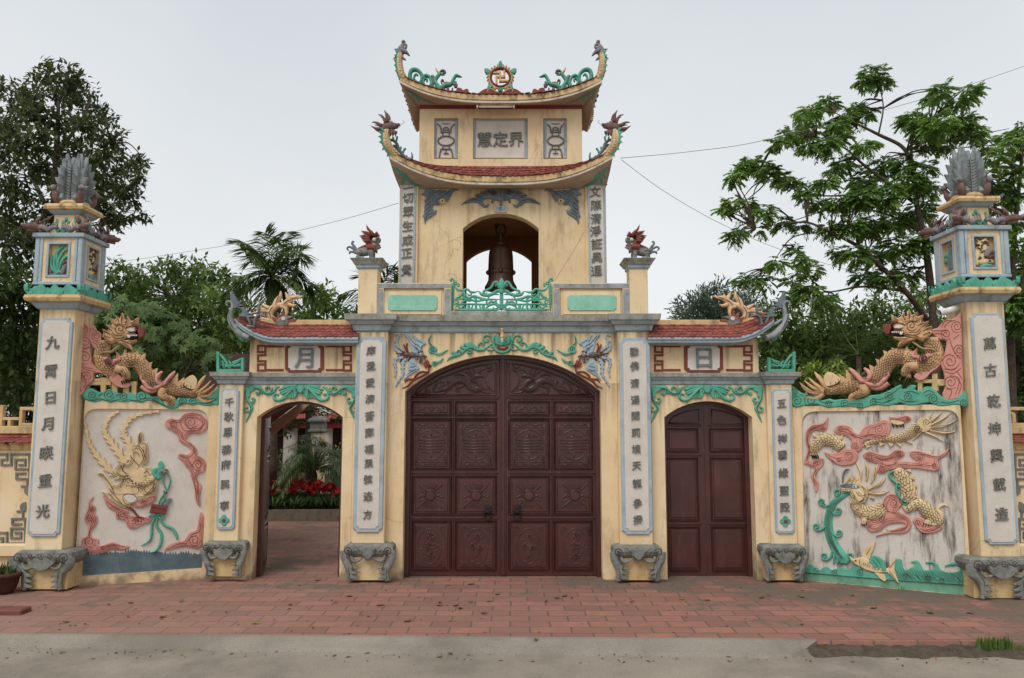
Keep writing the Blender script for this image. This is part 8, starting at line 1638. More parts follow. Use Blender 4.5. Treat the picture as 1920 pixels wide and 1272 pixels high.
def clump_tree(name, label, cat, clumps, Y, dep, lsize, per, lm, trunk=None, style='broad', seed=1, group=None, base=None):
    """clumps = (x, y, r) in photo pixels, put at depth Y +- dep"""
    rnd = random.Random(seed); bx = base or (sum(c[0] for c in clumps)/len(clumps)); bp = at(bx, 700, Y)
    G = thing(name, label, cat, (bp.x, Y, 0), group); lv = Leaves(); cs = []
    for (px, py, r_) in clumps:
        Yc = Y+rnd.uniform(-dep, dep); c = at(px, py, Yc); rr = r_*Yc/FPX; cs.append((c, rr))
        n = int(per*(r_/50.0)**2)+3
        for _ in range(n):
            o = rdir(rnd); o = o*(rnd.random()**0.45)*rr; o.y *= 1.1; o.z *= 0.8; p = c+o
            if style == 'broad':
                tw = (o.normalized()+rdir(rnd)*0.8+Vector((0, 0, 0.15))).normalized()
                for j in range(5):
                    d = (tw*0.5+rdir(rnd)*0.9+Vector((0, 0, -0.25))); lv.leaf(p+tw*lsize*(j*0.35-0.7), d, Vector((0, 0, 1))+rdir(rnd)*0.4, lsize*rnd.uniform(0.7, 1.2), lsize*0.42, 0.2)
            elif style == 'feather':
                tw = (o.normalized()*0.6+rdir(rnd)*0.5+Vector((0, 0, -0.1))); tw.z *= 0.5; tw.normalize(); side = tw.cross(Vector((0, 0, 1)))
                if side.length < 0.1: continue
                side.normalize(); Lr = lsize*rnd.uniform(1.3, 2.2); p = c+(p-c)*0.8
                for j in range(6):
                    t = (j+0.6)/6; q = p+tw*Lr*t+Vector((0, 0, -0.35*Lr*t*t))
                    for s_ in (-1, 1): lv.leaf(q, side*s_+tw*0.5+Vector((0, 0, -0.3)), Vector((0, 0, 1)), lsize*rnd.uniform(0.65, 1.25), lsize*0.55, 0.25)
                lv.leaf(p+tw*Lr-Vector((0, 0, 0.35*Lr)), tw+Vector((0, 0, -0.5)), Vector((0, 0, 1)), lsize, lsize*0.4)
            elif style == 'palmate':
                ax = (o.normalized()*0.6+Vector((0, -0.5, 0.5))+rdir(rnd)*0.4).normalized(); u_ = ax.cross(Vector((0.3, 0.1, 1))).normalized(); v_ = ax.cross(u_)
                for j in range(8):
                    a = j*2*pi/8+rnd.random()*0.3; d = u_*cos(a)+v_*sin(a)+ax*0.1+Vector((0, 0, -0.25)); lv.leaf(p, d, ax, lsize*rnd.uniform(0.8, 1.1), lsize*0.34, 0.15)
            elif style == 'needle':
                tw = (o.normalized()+rdir(rnd)*0.5+Vector((0, 0, 0.4))).normalized()
                for j in range(9): lv.leaf(p+tw*lsize*j*0.3, tw+rdir(rnd)*0.7, rdir(rnd), lsize*0.9, lsize*0.3, 0.05)
    lv.obj('crown', lm, G)
    if trunk:
        b = B()
        for path in trunk:
            q = cr([(at(x, y, Y+dd)[:] + (r_*Y/FPX,)) for x, y, r_, dd in path], 6); b.tube([p[:3] for p in q], [max(p[3], 0.006) for p in q], 0, 8)
        # twigs from the limbs into the clumps
        nodes = [Vector(v.co) for v in b.bm.verts]
        for c, rr in cs:
            if not nodes: break
            q = min(nodes, key=lambda v: (v-c).length+max(0, v.z-c.z)*0.5)
            if (q-c).length > 3.0: continue
            for _ in range(3 if style == 'feather' else 2):
                e = c+rdir(rnd)*rr*0.7; mid = (q+e)/2+rdir(rnd)*0.08+Vector((0, 0, 0.06)); b.tube(cr([q[:], mid[:], e[:]], 4), [0.018-0.013*i/8 for i in range(9)], 0, 4)
        b.obj('trunk', 'bark', G)
    return G
# ---- big broadleaf tree behind the left pillar
C = [(130, 150, 34), (90, 140, 30), (55, 180, 36), (150, 185, 38), (25, 205, 36), (185, 222, 32), (110, 230, 42), (205, 265, 34), (55, 262, 42), (150, 290, 42), (228, 305, 32), (15, 285, 40), (100, 325, 42), (190, 345, 42), (252, 318, 20), (30, 355, 40), (243, 372, 24), (150, 372, 40), (80, 392, 40), (205, 396, 34), (262, 296, 10), (10, 420, 44), (50, 455, 44), (100, 430, 36), (-25, 240, 46), (-35, 330, 50), (-30, 420, 50), (160, 240, 30), (70, 310, 30), (130, 400, 26), (215, 420, 16), (240, 412, 12), (268, 405, 10), (225, 345, 22), (180, 300, 26), (60, 215, 26), (20, 245, 26), (120, 180, 26), (0, 165, 26), (255, 345, 14), (265, 330, 8)]
clump_tree('broadleaf_tree', 'tall dark broadleaf tree rising behind the left lantern pillar', 'tree', C, 14.5, 1.6, 0.14, 118, 'leaf_dark', [[(96, 900, 14, 0), (100, 600, 13, 0), (104, 420, 10, 0), (106, 310, 7, 0), (110, 190, 3, 0)], [(104, 420, 5, 0), (60, 330, 4, .4), (30, 230, 2, .8)], [(104, 390, 5, 0), (150, 320, 4, -.3), (215, 270, 2, -.5)], [(103, 450, 5, 0), (170, 390, 4, .4), (250, 350, 2, .4)], [(102, 480, 5, 0), (40, 430, 4, -.4), (-20, 380, 2, -.6)], [(106, 310, 4, 0), (70, 240, 3, .3), (60, 190, 2, .5)], [(107, 290, 4, 0), (150, 230, 3, .3), (170, 190, 2, .4)]], 'broad', 3, base=96)
C = [(20, 500, 50), (60, 540, 50), (10, 570, 56), (50, 600, 56), (-20, 640, 60), (30, 660, 60), (70, 640, 50), (-40, 540, 60), (90, 590, 40), (40, 720, 60), (-10, 720, 60)]
clump_tree('shade_tree', 'low dark tree behind the lower part of the left lantern pillar', 'tree', C, 13.0, 1.2, 0.15, 80, 'leaf_deep', [[(30, 900, 8, 0), (32, 700, 7, 0), (20, 560, 4, 0)]], 'broad', 5)
# ---- trees behind the left side gate
C = [(215, 520, 30), (235, 505, 24), (260, 530, 34), (300, 512, 30), (330, 500, 24), (345, 520, 34), (372, 500, 22), (390, 520, 34), (415, 530, 34), (270, 565, 46), (320, 560, 46), (370, 560, 50), (420, 570, 46), (450, 580, 30), (230, 560, 46), (225, 610, 50), (290, 610, 56), (350, 610, 56), (410, 620, 56), (450, 640, 46), (240, 660, 56), (310, 670, 60), (380, 670, 60), (440, 690, 50), (290, 720, 60), (360, 730, 60)]
clump_tree('bushy_tree', 'rounded bushy green tree behind the crawling dragon at the left', 'tree', C, 17.0, 1.6, 0.17, 100, 'leaf_mid', [[(330, 900, 8, 0), (330, 700, 7, 0), (330, 560, 4, 0)]], 'broad', 7)
C = [(560, 590, 36), (600, 560, 34), (622, 575, 30), (640, 600, 30), (590, 600, 40), (520, 610, 40), (560, 630, 40), (630, 625, 36), (480, 620, 36), (660, 615, 24), (605, 545, 18), (655, 640, 30), (480, 660, 40), (550, 660, 40)]
clump_tree('bushy_tree', 'domed light green tree behind the tiled roof of the left side gate', 'tree', C, 19.0, 1.4, 0.17, 110, 'leaf_mid', [[(580, 900, 7, 0), (580, 640, 6, 0), (590, 580, 3, 0)]], 'broad', 8)
C = [(180, 600, 36), (230, 585, 40), (280, 595, 44), (200, 640, 44), (260, 640, 50), (320, 630, 46), (370, 650, 44), (300, 680, 46), (350, 690, 40), (400, 680, 30), (170, 660, 40), (225, 700, 40), (280, 725, 36)]
clump_tree('umbrella_shrub', 'shrub with palmate rosettes of leaves just behind the left wall dragon', 'shrub', C, 11.0, 0.6, 0.115, 70, 'leaf_umb', [[(290, 1000, 4, 0), (280, 760, 4, 0), (270, 640, 3, 0)], [(280, 800, 3, 0), (350, 700, 2, 0)]], 'palmate', 9)
C = [(x, y, 55) for y in (640, 720, 800) for x in range(-40, 470, 60)]
clump_tree('dark_hedge', 'dense dark hedge filling the gap behind the left relief wall', 'hedge', C, 20.0, 0.6, 0.22, 110, 'leaf_deep', None, 'broad', 10)
# ---- the spreading tree at the right
Zr = lambda l: [(1240+x/2.272, 80+y/2.272, r_/2.272) for x, y, r_ in l]
C = Zr([(900, 140, 60), (940, 165, 40), (860, 165, 36), (1190, 200, 50), (1160, 230, 40), (1310, 215, 40), (1340, 200, 26), (1260, 250, 40), (630, 300, 50), (600, 310, 34), (710, 260, 50), (790, 320, 60), (750, 350, 50), (870, 290, 44), (830, 280, 34), (560, 390, 50), (500, 425, 36), (640, 370, 50), (520, 400, 40), (700, 430, 60), (760, 400, 50), (640, 440, 40), (870, 440, 50), (1060, 320, 60), (1110, 350, 60), (1180, 350, 80), (1280, 340, 70), (1120, 420, 60), (1210, 420, 60), (1330, 380, 60), (1400, 440, 50), (1480, 400, 50), (380, 510, 50), (420, 530, 40), (310, 565, 40), (340, 530, 40), (460, 545, 44), (540, 590, 40), (500, 570, 40), (620, 640, 44), (580, 610, 36), (700, 590, 50), (780, 510, 50), (740, 540, 40), (860, 590, 70), (940, 530, 70), (1030, 520, 60), (1110, 540, 60), (300, 690, 44), (260, 710, 26), (360, 680, 40), (440, 725, 44), (400, 710, 34), (520, 770, 44), (600, 775, 30), (310, 825, 40), (340, 800, 30), (420, 790, 28), (680, 690, 50), (760, 690, 60), (850, 660, 80), (950, 650, 80), (1060, 600, 70), (1130, 620, 60), (720, 790, 50), (800, 780, 60), (900, 780, 80), (1000, 760, 80), (1100, 720, 80), (570, 885, 36), (600, 930, 40), (640, 970, 40), (490, 935, 40), (750, 900, 44), (830, 900, 60), (920, 900, 70), (1020, 870, 80), (1110, 850, 70), (560, 1010, 44), (350, 1005, 40), (390, 1010, 30), (440, 1020, 44), (620, 1050, 60), (560, 1085, 50), (700, 1100, 60), (870, 1000, 60), (960, 1000, 60), (1050, 980, 60)])
C2 = Zr([(1400, 600, 50), (1460, 520, 50), (1500, 650, 50), (1440, 700, 50), (1380, 560, 40), (1530, 450, 44), (1520, 560, 50), (1420, 480, 40), (1530, 370, 30), (1500, 420, 36), (1440, 780, 50), (1520, 760, 50), (1400, 850, 46), (1500, 860, 60), (1530, 960, 60), (1480, 1000, 50), (1540, 1080, 70), (1490, 1120, 60), (1540, 1180, 70), (1420, 620, 40)])
tzr = lambda l: [(1240+x/2.272, 80+y/2.272, r_/2.272, d) for x, y, r_, d in l]
clump_tree('spreading_tree', 'spreading tree with long bare limbs and bright feathery leaves behind the right wall', 'tree', C, 13.5, 0.7, 0.075, 215, 'leaf_bright', [tzr([(1180, 1800, 20, 0), (1165, 1272, 18, 0), (1130, 900, 15, 0), (1090, 700, 12, 0), (1065, 500, 9, 0)]), tzr([(1065, 500, 9, 0), (1020, 440, 8, 0), (930, 395, 7, 0), (820, 340, 4, 0), (740, 300, 2, 0)]), tzr([(925, 390, 4, 0), (945, 280, 3, 0), (930, 190, 2, 0)]), tzr([(1090, 690, 9, 0), (980, 610, 8, 0), (860, 520, 6, 0), (780, 450, 4, 0), (660, 400, 2, 0)]), tzr([(1130, 1180, 12, 0), (1040, 1060, 11, -.3), (940, 960, 10, -.3), (840, 870, 8, -.4), (700, 800, 6, -.5), (600, 765, 4, -.5), (400, 790, 2, -.5)]), tzr([(1065, 490, 7, 0), (1070, 410, 5, .2), (1130, 360, 3, .3), (1280, 330, 2, .4)]), tzr([(980, 610, 5, 0), (800, 650, 4, .2), (600, 640, 3, .3), (420, 540, 2, .3)]), tzr([(1120, 820, 8, 0), (980, 740, 5, .4), (780, 700, 3, .5), (560, 760, 2, .5)]), tzr([(1040, 1060, 7, 0), (860, 1040, 5, -.2), (700, 1060, 3, -.2), (620, 980, 2, -.2)]), tzr([(660, 810, 3, 0), (560, 830, 3, 0), (500, 900, 2, 0), (470, 960, 1, 0)])], 'feather', 11, base=1755)
clump_tree('leafy_tree', 'leafy tree with slim trunks at the right edge behind the right lantern pillar', 'tree', C2, 12.5, 0.8, 0.08, 160, 'leaf_bright', [[(1905, 900, 7, 0), (1895, 560, 6, 0), (1915, 300, 3, 0)], [(1895, 600, 5, 0), (1930, 480, 3, 0), (1935, 330, 2, 0)], [(1896, 520, 4, 0), (1870, 400, 2, 0)]], 'feather', 12, base=1905)
C = [(1450, 650, 40), (1490, 620, 40), (1470, 700, 50), (1530, 640, 50), (1540, 700, 50), (1590, 620, 50), (1600, 690, 56), (1650, 640, 50), (1660, 700, 50), (1700, 610, 50), (1720, 660, 50), (1500, 750, 50), (1580, 750, 50), (1660, 750, 50), (1740, 700, 50), (1460, 590, 36), (1550, 590, 40), (1640, 580, 40), (1720, 560, 40), (1760, 620, 40)]
clump_tree('dense_tree', 'dense dark green tree in the shade behind the right wall dragon', 'tree', C, 16.5, 1.2, 0.15, 150, 'leaf_mid', [[(1600, 900, 8, 0), (1600, 740, 7, 0), (1610, 620, 4, 0)], [(1605, 700, 4, 0), (1680, 640, 3, 0), (1740, 580, 2, 0)]], 'broad', 13)
C = [(1530, 690, 22), (1560, 700, 26), (1590, 715, 26), (1545, 715, 26), (1520, 715, 20), (1570, 680, 18)]
clump_tree('lime_shrub', 'yellow green shrub showing above the tail of the right dragon', 'shrub', C, 11.0, 0.3, 0.1, 50, 'leaf_lime', [[(1555, 1000, 3, 0), (1555, 720, 3, 0)]], 'broad', 14)
C = [(1870, 620, 50), (1910, 560, 50), (1930, 650, 60), (1890, 700, 60), (1940, 740, 60), (1880, 770, 50), (1950, 480, 50), (1930, 820, 50), (1850, 560, 30), (1850, 680, 40), (1980, 600, 60), (1990, 720, 60)]
clump_tree('shade_tree', 'low dark tree behind the right lantern pillar at the frame edge', 'tree', C, 14.0, 0.8, 0.14, 90, 'leaf_deep', [[(1900, 900, 8, 0), (1905, 700, 6, 0), (1910, 560, 4, 0)]], 'broad', 15)
C = [(1290, 590, 16), (1310, 575, 16), (1330, 590, 20), (1325, 560, 14), (1350, 575, 18), (1345, 548, 12), (1370, 590, 22), (1300, 600, 18), (1385, 565, 16), (1400, 585, 20), (1280, 580, 8), (1360, 605, 22), (1420, 600, 20), (1330, 610, 24)]
clump_tree('cypress', 'small grey green cypress behind the tiled roof of the right side gate', 'tree', C, 17.0, 0.6, 0.11, 420, 'leaf_grey', [[(1350, 900, 4, 0), (1350, 600, 3, 0)]], 'needle', 16)
C = [(x, y, 60) for y in (650, 730, 800) for x in range(1440, 2000, 60)]
clump_tree('dark_hedge', 'dense dark hedge filling the gap behind the right relief wall', 'hedge', C, 21.0, 0.6, 0.22, 110, 'leaf_deep', None, 'broad', 17)
# ---- palms
def palm(name, label, crown, fronds, Y, lm, trunk, ll, lw, cat='palm', group=None, seed=1, nl=26, bark='bark', rachis=0.012):
    rnd = random.Random(seed); c = at(*crown, Y); G = thing(name, label, cat, (c.x, Y, 0), group); lv = Leaves(); b = B()
    for i, pts in enumerate(fronds):
        dd = rnd.uniform(-1, 1)*0.7; q = cr([(at(x, y, Y+dd*t)[:]) for t, (x, y) in zip([j/(len(pts)) for j in range(len(pts)+1)], [crown]+pts)], 8); n = len(q)
        b.tube(q, [rachis*(1-0.8*j/n) for j in range(n)], 0, 5)
        for j in range(nl):
            t = 0.12+0.88*j/(nl-1); k = min(int(t*(n-1)), n-2); p = Vector(q[k])+(Vector(q[k+1])-Vector(q[k]))*(t*(n-1)-k); d = (Vector(q[k+1])-Vector(q[k])).normalized(); s_ = d.cross(Vector((0, 0.35, 1)))
            if s_.length < 0.05: s_ = Vector((1, 0, 0))
            s_.normalize(); L_ = ll*(0.55+0.9*sin(pi*min(t*0.8+0.12, 1)))*0.75
            for sg in (-1, 1): lv.leaf(p, d*0.75+s_*sg*0.9+rdir(rnd)*0.18+Vector((0, 0, -0.2)), Vector((0, 0, 1))+rdir(rnd)*0.3, L_*rnd.uniform(0.85, 1.1), lw, 0.28)
    lv.obj('fronds', lm, G); b.obj('frond_stems', lm, G)
    b = B(); q = cr([at(x, y, Y)[:]+(r_*Y/FPX,) for x, y, r_ in trunk], 6); b.tube([p[:3] for p in q], [p[3] for p in q], 0, 12); b.obj('trunk', bark, G); return G
Tp = Zm(380, 420, 3.742)
FR = [[(430, 250), (330, 150), (262, 130)], [(470, 240), (450, 120), (435, 62)], [(510, 240), (550, 110), (590, 55)], [(560, 260), (640, 190), (705, 205)], [(580, 330), (680, 210), (690, 240)], [(600, 350), (700, 390), (775, 450)], [(580, 380), (680, 430), (745, 540)], [(550, 400), (600, 450), (640, 560)], [(450, 380), (420, 450), (400, 580)], [(420, 350), (300, 390), (180, 490)], [(410, 330), (300, 360), (200, 375)], [(440, 300), (380, 220), (345, 260)], [(480, 250), (500, 150), (530, 110)], [(570, 300), (650, 300), (645, 340)], [(470, 400), (470, 480), (460, 590)], [(400, 370), (300, 440), (250, 540)], [(520, 410), (540, 480), (560, 590)], [(430, 280), (350, 190), (300, 200)], [(550, 260), (600, 180), (640, 150)], [(520, 250), (520, 150), (500, 90)]]
palm('areca_palm', 'slim areca palm with arching fronds behind the left side gate roof', Tp([(490, 370)])[0], [Tp(f) for f in FR], 13.5, 'leaf_palm', [(512, 900, 8), (512, 640, 7), (511, 560, 7), (511, 519, 5)], 0.42, 0.04, seed=2, nl=34)
palm('areca_palm', 'palm half hidden behind the left corner post of the balcony', (712, 565), [[(705, 530), (718, 505), (735, 498)], [(720, 530), (735, 510), (745, 515)], [(690, 550), (665, 545), (640, 552)], [(690, 560), (665, 570), (650, 600)], [(700, 545), (690, 520), (675, 520)], [(690, 570), (660, 590), (640, 610)], [(730, 540), (760, 530), (780, 545)], [(715, 530), (712, 505), (708, 495)], [(735, 550), (760, 560), (770, 590)]], 14.0, 'leaf_palm', [(712, 900, 6), (712, 700, 6), (712, 566, 5)], 0.34, 0.04, seed=4)
palm('fan_palm', 'shaded palm among the trees behind the right dragon', (1610, 665), [[(1590, 640), (1575, 610)], [(1605, 630), (1605, 600)], [(1625, 640), (1640, 610)], [(1640, 650), (1670, 640)], [(1580, 655), (1555, 650)], [(1640, 670), (1670, 690)], [(1580, 670), (1560, 690)], [(1630, 630), (1660, 615)]], 12.5, 'leaf_palm', [(1610, 950, 6), (1610, 760, 6), (1610, 668, 5)], 0.3, 0.03, cat='palm', seed=6)
# ================================================================ courtyard seen through the open side gate
Tc = Zm(470, 720, 3.438)
YB_ = 14.5
b = B(); x0, x1 = X(480, 965, YB_), X(720, 965, YB_); b.loft(x0, x1, YB_, YB_+0.14, [(0.0, 0.01), (0.19, 0), (0.2, -0.006)], 0); tag(b.obj('planter_kerb', 'kerbstone'), 'low mossy concrete kerb edging the flower bed in the courtyard', 'kerb', kind='thing')
b = B(); b.face([(x0-1, YB_+0.13, 0.13), (x1+1, YB_+0.13, 0.13), (x1+1, YB_+5.5, 0.13), (x0-1, YB_+5.5, 0.13)]); b.obj('bed_soil', 'earth', kind='structure')
rnd = random.Random(31); lv = Leaves(); fl = Leaves()
for i in range(240):
    x = rnd.uniform(x0, x1); y = YB_+0.2+rnd.random()**1.3*1.2; p = Vector((x, y, 0.14))
    for j in range(6):
        a = rnd.uniform(0, 2*pi); d = Vector((cos(a)*0.5, sin(a)*0.5-0.1, 1)); L_ = rnd.uniform(0.2, 0.38); q = p+d.normalized()*L_; lv.leaf(p, d, Vector((cos(a), sin(a), 0.3)), L_, 0.035, 0.1); lv.leaf(q-d*0.02, Vector((cos(a), sin(a)-0.2, -0.35)), Vector((0, 0, 1)), L_*0.6, 0.03, 0.3)
    if rnd.random() < 0.62:
        h = p+Vector((rnd.uniform(-.05, .05), rnd.uniform(-.05, .05), rnd.uniform(0.34, 0.5)))
        for _ in range(3):
            c = h+rdir(rnd)*0.05; ax = (rdir(rnd)+Vector((0, -0.5, 0.2))).normalized(); u_ = ax.cross(Vector((0.2, 0.1, 1))).normalized(); v_ = ax.cross(u_)
            for j in range(6): a = j*pi/3; fl.leaf(c, u_*cos(a)+v_*sin(a)+ax*0.5, ax, 0.06, 0.034, 0.3)
G = thing('lily_bed', 'bed of red lilies with strap leaves behind the courtyard kerb', 'flower bed', ((x0+x1)/2, YB_+0.6, 0.13)); lv.obj('strap_leaves', 'leaf_deep', G); fl.obj('red_blooms', 'petal', G)
crn = Tc([(405, 560)])[0]; FR = []
rnd = random.Random(8)
for i in range(34):
    a = pi*(0.02+0.96*i/33)+rnd.uniform(-0.06, 0.06); R1 = rnd.uniform(60, 84); tx = cos(a)*R1*1.0; ty = sin(a)*R1*0.95
    dr = 30*abs(cos(a))+rnd.uniform(0, 8); FR.append([(crn[0]+tx*0.5, crn[1]-ty*0.62-8), (crn[0]+tx, crn[1]-ty+dr)])
for i in range(10): a = rnd.uniform(-0.5, 0.1) if i % 2 else pi+rnd.uniform(-0.1, 0.5); FR.append([(crn[0]+cos(a)*36, crn[1]-sin(a)*20-12), (crn[0]+cos(a)*66, crn[1]-sin(a)*60+18)])
palm('date_palm', 'feathery dwarf date palm in the courtyard flower bed', crn, FR, 15.2, 'leaf_date', [(590, 950, 4.5), (589, 920, 4.5), (588, 897, 7), (587, 888, 7), (587, 880, 4)], 0.24, 0.013, seed=9, nl=34)
C = [(520, 900, 26), (540, 880, 22), (515, 860, 22), (620, 900, 24), (632, 875, 20), (560, 905, 18), (600, 910, 16), (540, 905, 16), (630, 845, 16)]
clump_tree('garden_shrub', 'loose green shrub growing behind the date palm in the courtyard', 'shrub', C, 16.5, 0.5, 0.1, 70, 'leaf_mid', None, 'broad', 21)
C = [(592, 768, 16), (588, 752, 14), (600, 780, 8), (622, 768, 10), (634, 780, 10), (640, 765, 10), (548, 797, 12), (560, 790, 10), (540, 812, 9)]
clump_tree('hanging_foliage', 'sparse dark foliage hanging high in the courtyard above the date palm', 'tree', C, 18.0, 0.6, 0.12, 90, 'leaf_deep', [[(575, 740, 1.2, 0), (560, 775, 1.2, 0), (540, 800, 1, 0)]], 'broad', 22)
# temple hall at the back of the courtyard
YH = 23.0
G = thing('temple_hall', 'temple hall with dark red eaves board and pale columns at the back of the courtyard', 'building', (X(570, 900, YH), YH, 0)); hx0, hx1 = X(330, 900, YH), X(690, 900, YH)
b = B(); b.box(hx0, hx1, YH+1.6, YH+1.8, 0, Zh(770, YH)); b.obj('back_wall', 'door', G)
b = B(); b.box(hx0, hx1, YH-0.1, YH+0.05, Zh(803, YH), Zh(787, YH)); b.obj('eaves_board', mat('dark_red_board', (120, 40, 42), (96, 32, 36), 3, 0.6), G)
b = B(); b.loft(hx0, hx1, YH-0.1, YH+3, [(Zh(787, YH), 0.1), (Zh(785, YH), 0.12), (Zh(770, YH)+0.5, -1.0)], 0); b.obj('roof', 'tile', G)
for px in (544, 664, 610): 
    b = B(); b.lathe((X(px, 850, YH+0.2), YH+0.2, 0), [(0.3, 0), (0.3, 0.3), (0.2, 0.35), (0.2, 2.3), (0.26, 2.4), (0.26, Zh(803, YH))], 16); b.obj('column', 'white', G)
b = B(); b.box(X(558, 780, YH+0.5), X(607, 780, YH+0.5), YH+0.4, YH+0.9, Zh(788, YH), Zh(764, YH)); b.obj('gable_wall', 'yellow', G)
b = B(); b.box(hx0, hx1, YH-0.6, YH+1.7, 0, 0.35); b.obj('plinth', 'kerbstone', G)
YL_ = 17.6; G = thing('garden_lantern', 'small ochre and grey lantern post standing behind the date palm', 'lantern', (X(594, 850, YL_), YL_, 0)); xm = X(594, 830, YL_)
b = B(); b.box(xm-0.13, xm+0.13, YL_, YL_+0.26, 0, Zh(812, YL_)); b.obj('post', 'yellow', G)
b = B(); b.slab([(xm-0.06, 1.0), (xm+0.06, 1.0), (xm+0.06, Zh(816, YL_)), (xm-0.06, Zh(816, YL_))], PY(YL_), 0, 0.02, 0.004); b.obj('panel', 'white', G)
b = B(); b.loft(xm-0.13, xm+0.13, YL_, YL_+0.26, [(Zh(812, YL_), 0), (Zh(810, YL_), 0.06), (Zh(806, YL_), 0.06), (Zh(805, YL_), 0.02), (Zh(792, YL_), 0.02), (Zh(791, YL_), 0.07), (Zh(787, YL_), 0.07), (Zh(780, YL_), -0.06)], 0, 0.005); b.obj('lantern_top', 'stone', G)
# pavilion eaves beside the gate: pale barge board and dark soffit
YV = 12.0; G = thing('pavilion_roof', 'dark pavilion roof with a pale sloping barge board seen through the open gate', 'roof', (X(500, 780, YV), YV, 2.2)); pv = PY(YV)
E_ = [(398, 875), (565, 754), (588, 752), (420, 890)]
b = B(); b.slab([pv.hit(p) for p in E_], pv, -0.06, 0, 0.004, 0, True); b.obj('barge_board', mat('pale_brown_board', (176, 140, 118), (156, 122, 102), 5, 0.8), G)
q0, q1 = pv.hit(E_[0]), pv.hit(E_[1])
b = B(); vs = [Vector((q0.x, YV-0.03, q0.y)), Vector((q1.x, YV-0.03, q1.y)), Vector((q1.x, YV-2.2, q1.y)), Vector((q0.x, YV-2.2, q0.y))]; up_ = Vector((-0.06, 0, 0.08))
lo = [b.bm.verts.new(v) for v in vs]; hi = [b.bm.verts.new(v+up_) for v in vs]; b.bm.faces.new(lo[::-1]); b.bm.faces.new(hi)
for i in range(4): b.bm.faces.new((lo[i], lo[(i+1) % 4], hi[(i+1) % 4], hi[i]))
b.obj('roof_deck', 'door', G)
for px in (440, 470):
    b = B(); b.box(X(px, 850, YV+0.4)-0.08, X(px, 850, YV+0.4)+0.08, YV+0.4, YV+0.56, 0, pv.hit((px, 840)).y); b.obj('post', 'door', G)
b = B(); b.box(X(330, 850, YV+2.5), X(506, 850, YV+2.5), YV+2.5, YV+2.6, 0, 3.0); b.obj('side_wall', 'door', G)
# ================================================================ cables
M['cable'] = mat('grey_cable', (112, 104, 98))
def cable(label, pts, r_=0.008, name='overhead_cable', m='cable'):
    b = B(); q = cr([at(x, y, Y)[:] for x, y, Y in pts], 10); b.tube(q, r_, 0, 5); tag(b.obj(name, m), label, 'cable', 'cables strung to the tower', 'thing')
cable('thin cable rising from the tower to the upper right corner', [(1163, 297, 9.4), (1300, 284, 9.8), (1440, 262, 10.2), (1700, 195, 11), (1840, 152, 11.4), (1990, 100, 12)], 0.0035)
cable('thin cable dropping from the tower into the right tree', [(1165, 300, 9.4), (1250, 362, 9.9), (1360, 424, 10.6), (1480, 474, 11.4), (1640, 520, 12.4)], 0.003)
cable('thin cable from the left pillar up to the tower', [(150, 500, 14.0), (215, 493, 13.6), (450, 456, 12), (620, 418, 10.6), (748, 381, 9.66)], 0.003)
cable('cord stretched down across the right side of the tower front', [(1128, 372, 9.63), (1110, 410, 9.58), (1078, 466, 9.4), (1040, 527, 9.02)], 0.002)
for k, (sg, c0) in enumerate(((1, (740, 236)), (-1, (1139, 236)))):
    b = B(); b.tube(cr([at(c0[0]+sg*x, c0[1]+y, 9.3)[:] for x, y in ((0, 0), (6, -1), (9, 3), (12, -2), (18, -6), (15, -10))], 5), 0.0025, 0, 4); o = b.obj('whisker', 'iron', RF1)
# ================================================================ fallen leaves, grit, tufts, pot
M['dry'] = leaf_mat('dry_leaf', (74, 48, 34), (140, 100, 62), 0.8, 0.1)
rnd = random.Random(77); lit = []
SP = [(110, 1226), (250, 1132), (208, 1134), (165, 1170), (240, 1157), (345, 1128), (340, 1150), (425, 1149), (538, 1134), (627, 1128), (690, 1158), (712, 1138), (820, 1135), (825, 1132), (880, 1097), (883, 1132), (868, 1140), (860, 1137), (910, 1153), (928, 1115), (918, 1128), (770, 1168), (1060, 1119), (1075, 1122), (1190, 1129), (1280, 1123), (1428, 1123), (1440, 1118), (1392, 1103), (1330, 1128), (1560, 1132), (1600, 1118), (1740, 1152), (1822, 1150), (1640, 1140), (1500, 1170), (1500, 1121), (650, 1120), (560, 1100), (600, 1090), (1000, 1200), (1050, 1125), (1022, 1128), (118, 1170), (300, 1160), (480, 1170), (640, 1205), (1240, 1210), (700, 1215), (840, 1225)]
def ground_pt(px, py):
    d = ray(px, py); t = -EYE/d.z; p = Vector((d.x*t, d.y*t, 0))
    if p.y < edge_y(p.x)-0.05: t = -(EYE+0.068)/d.z; p = Vector((d.x*t, d.y*t, -0.068))
    return p
for i, (px, py) in enumerate(SP):
    p = ground_pt(px+rnd.uniform(-6, 6), py+rnd.uniform(-2, 2)); b = B(); s_ = rnd.uniform(0.02, 0.042); a = rnd.uniform(0, 6.3); u_ = Vector((cos(a), sin(a), 0)); v_ = Vector((-sin(a), cos(a), 0)); z = Vector((0, 0, 1))
    L = [p+z*0.004-u_*s_, p+z*0.012-u_*s_*0.3+v_*s_*0.5, p+z*0.006+u_*s_*0.5+v_*s_*0.35, p+z*0.022+u_*s_*1.1, p+z*0.006+u_*s_*0.5-v_*s_*0.35, p+z*0.014-u_*s_*0.3-v_*s_*0.5]
    vs = [b.bm.verts.new(q) for q in L]; b.bm.faces.new((vs[0], vs[1], vs[2], vs[3])); b.bm.faces.new((vs[0], vs[3], vs[4], vs[5])); o = b.obj('fallen_leaf', 'dry' if i % 5 else 'leaf_lime', fixn=False)
    tag(o, 'small curled dry leaf lying on the paving before the gate', 'leaf', 'dry leaves scattered on the paving', 'thing')
b = B()                                                  # crumbs and twigs
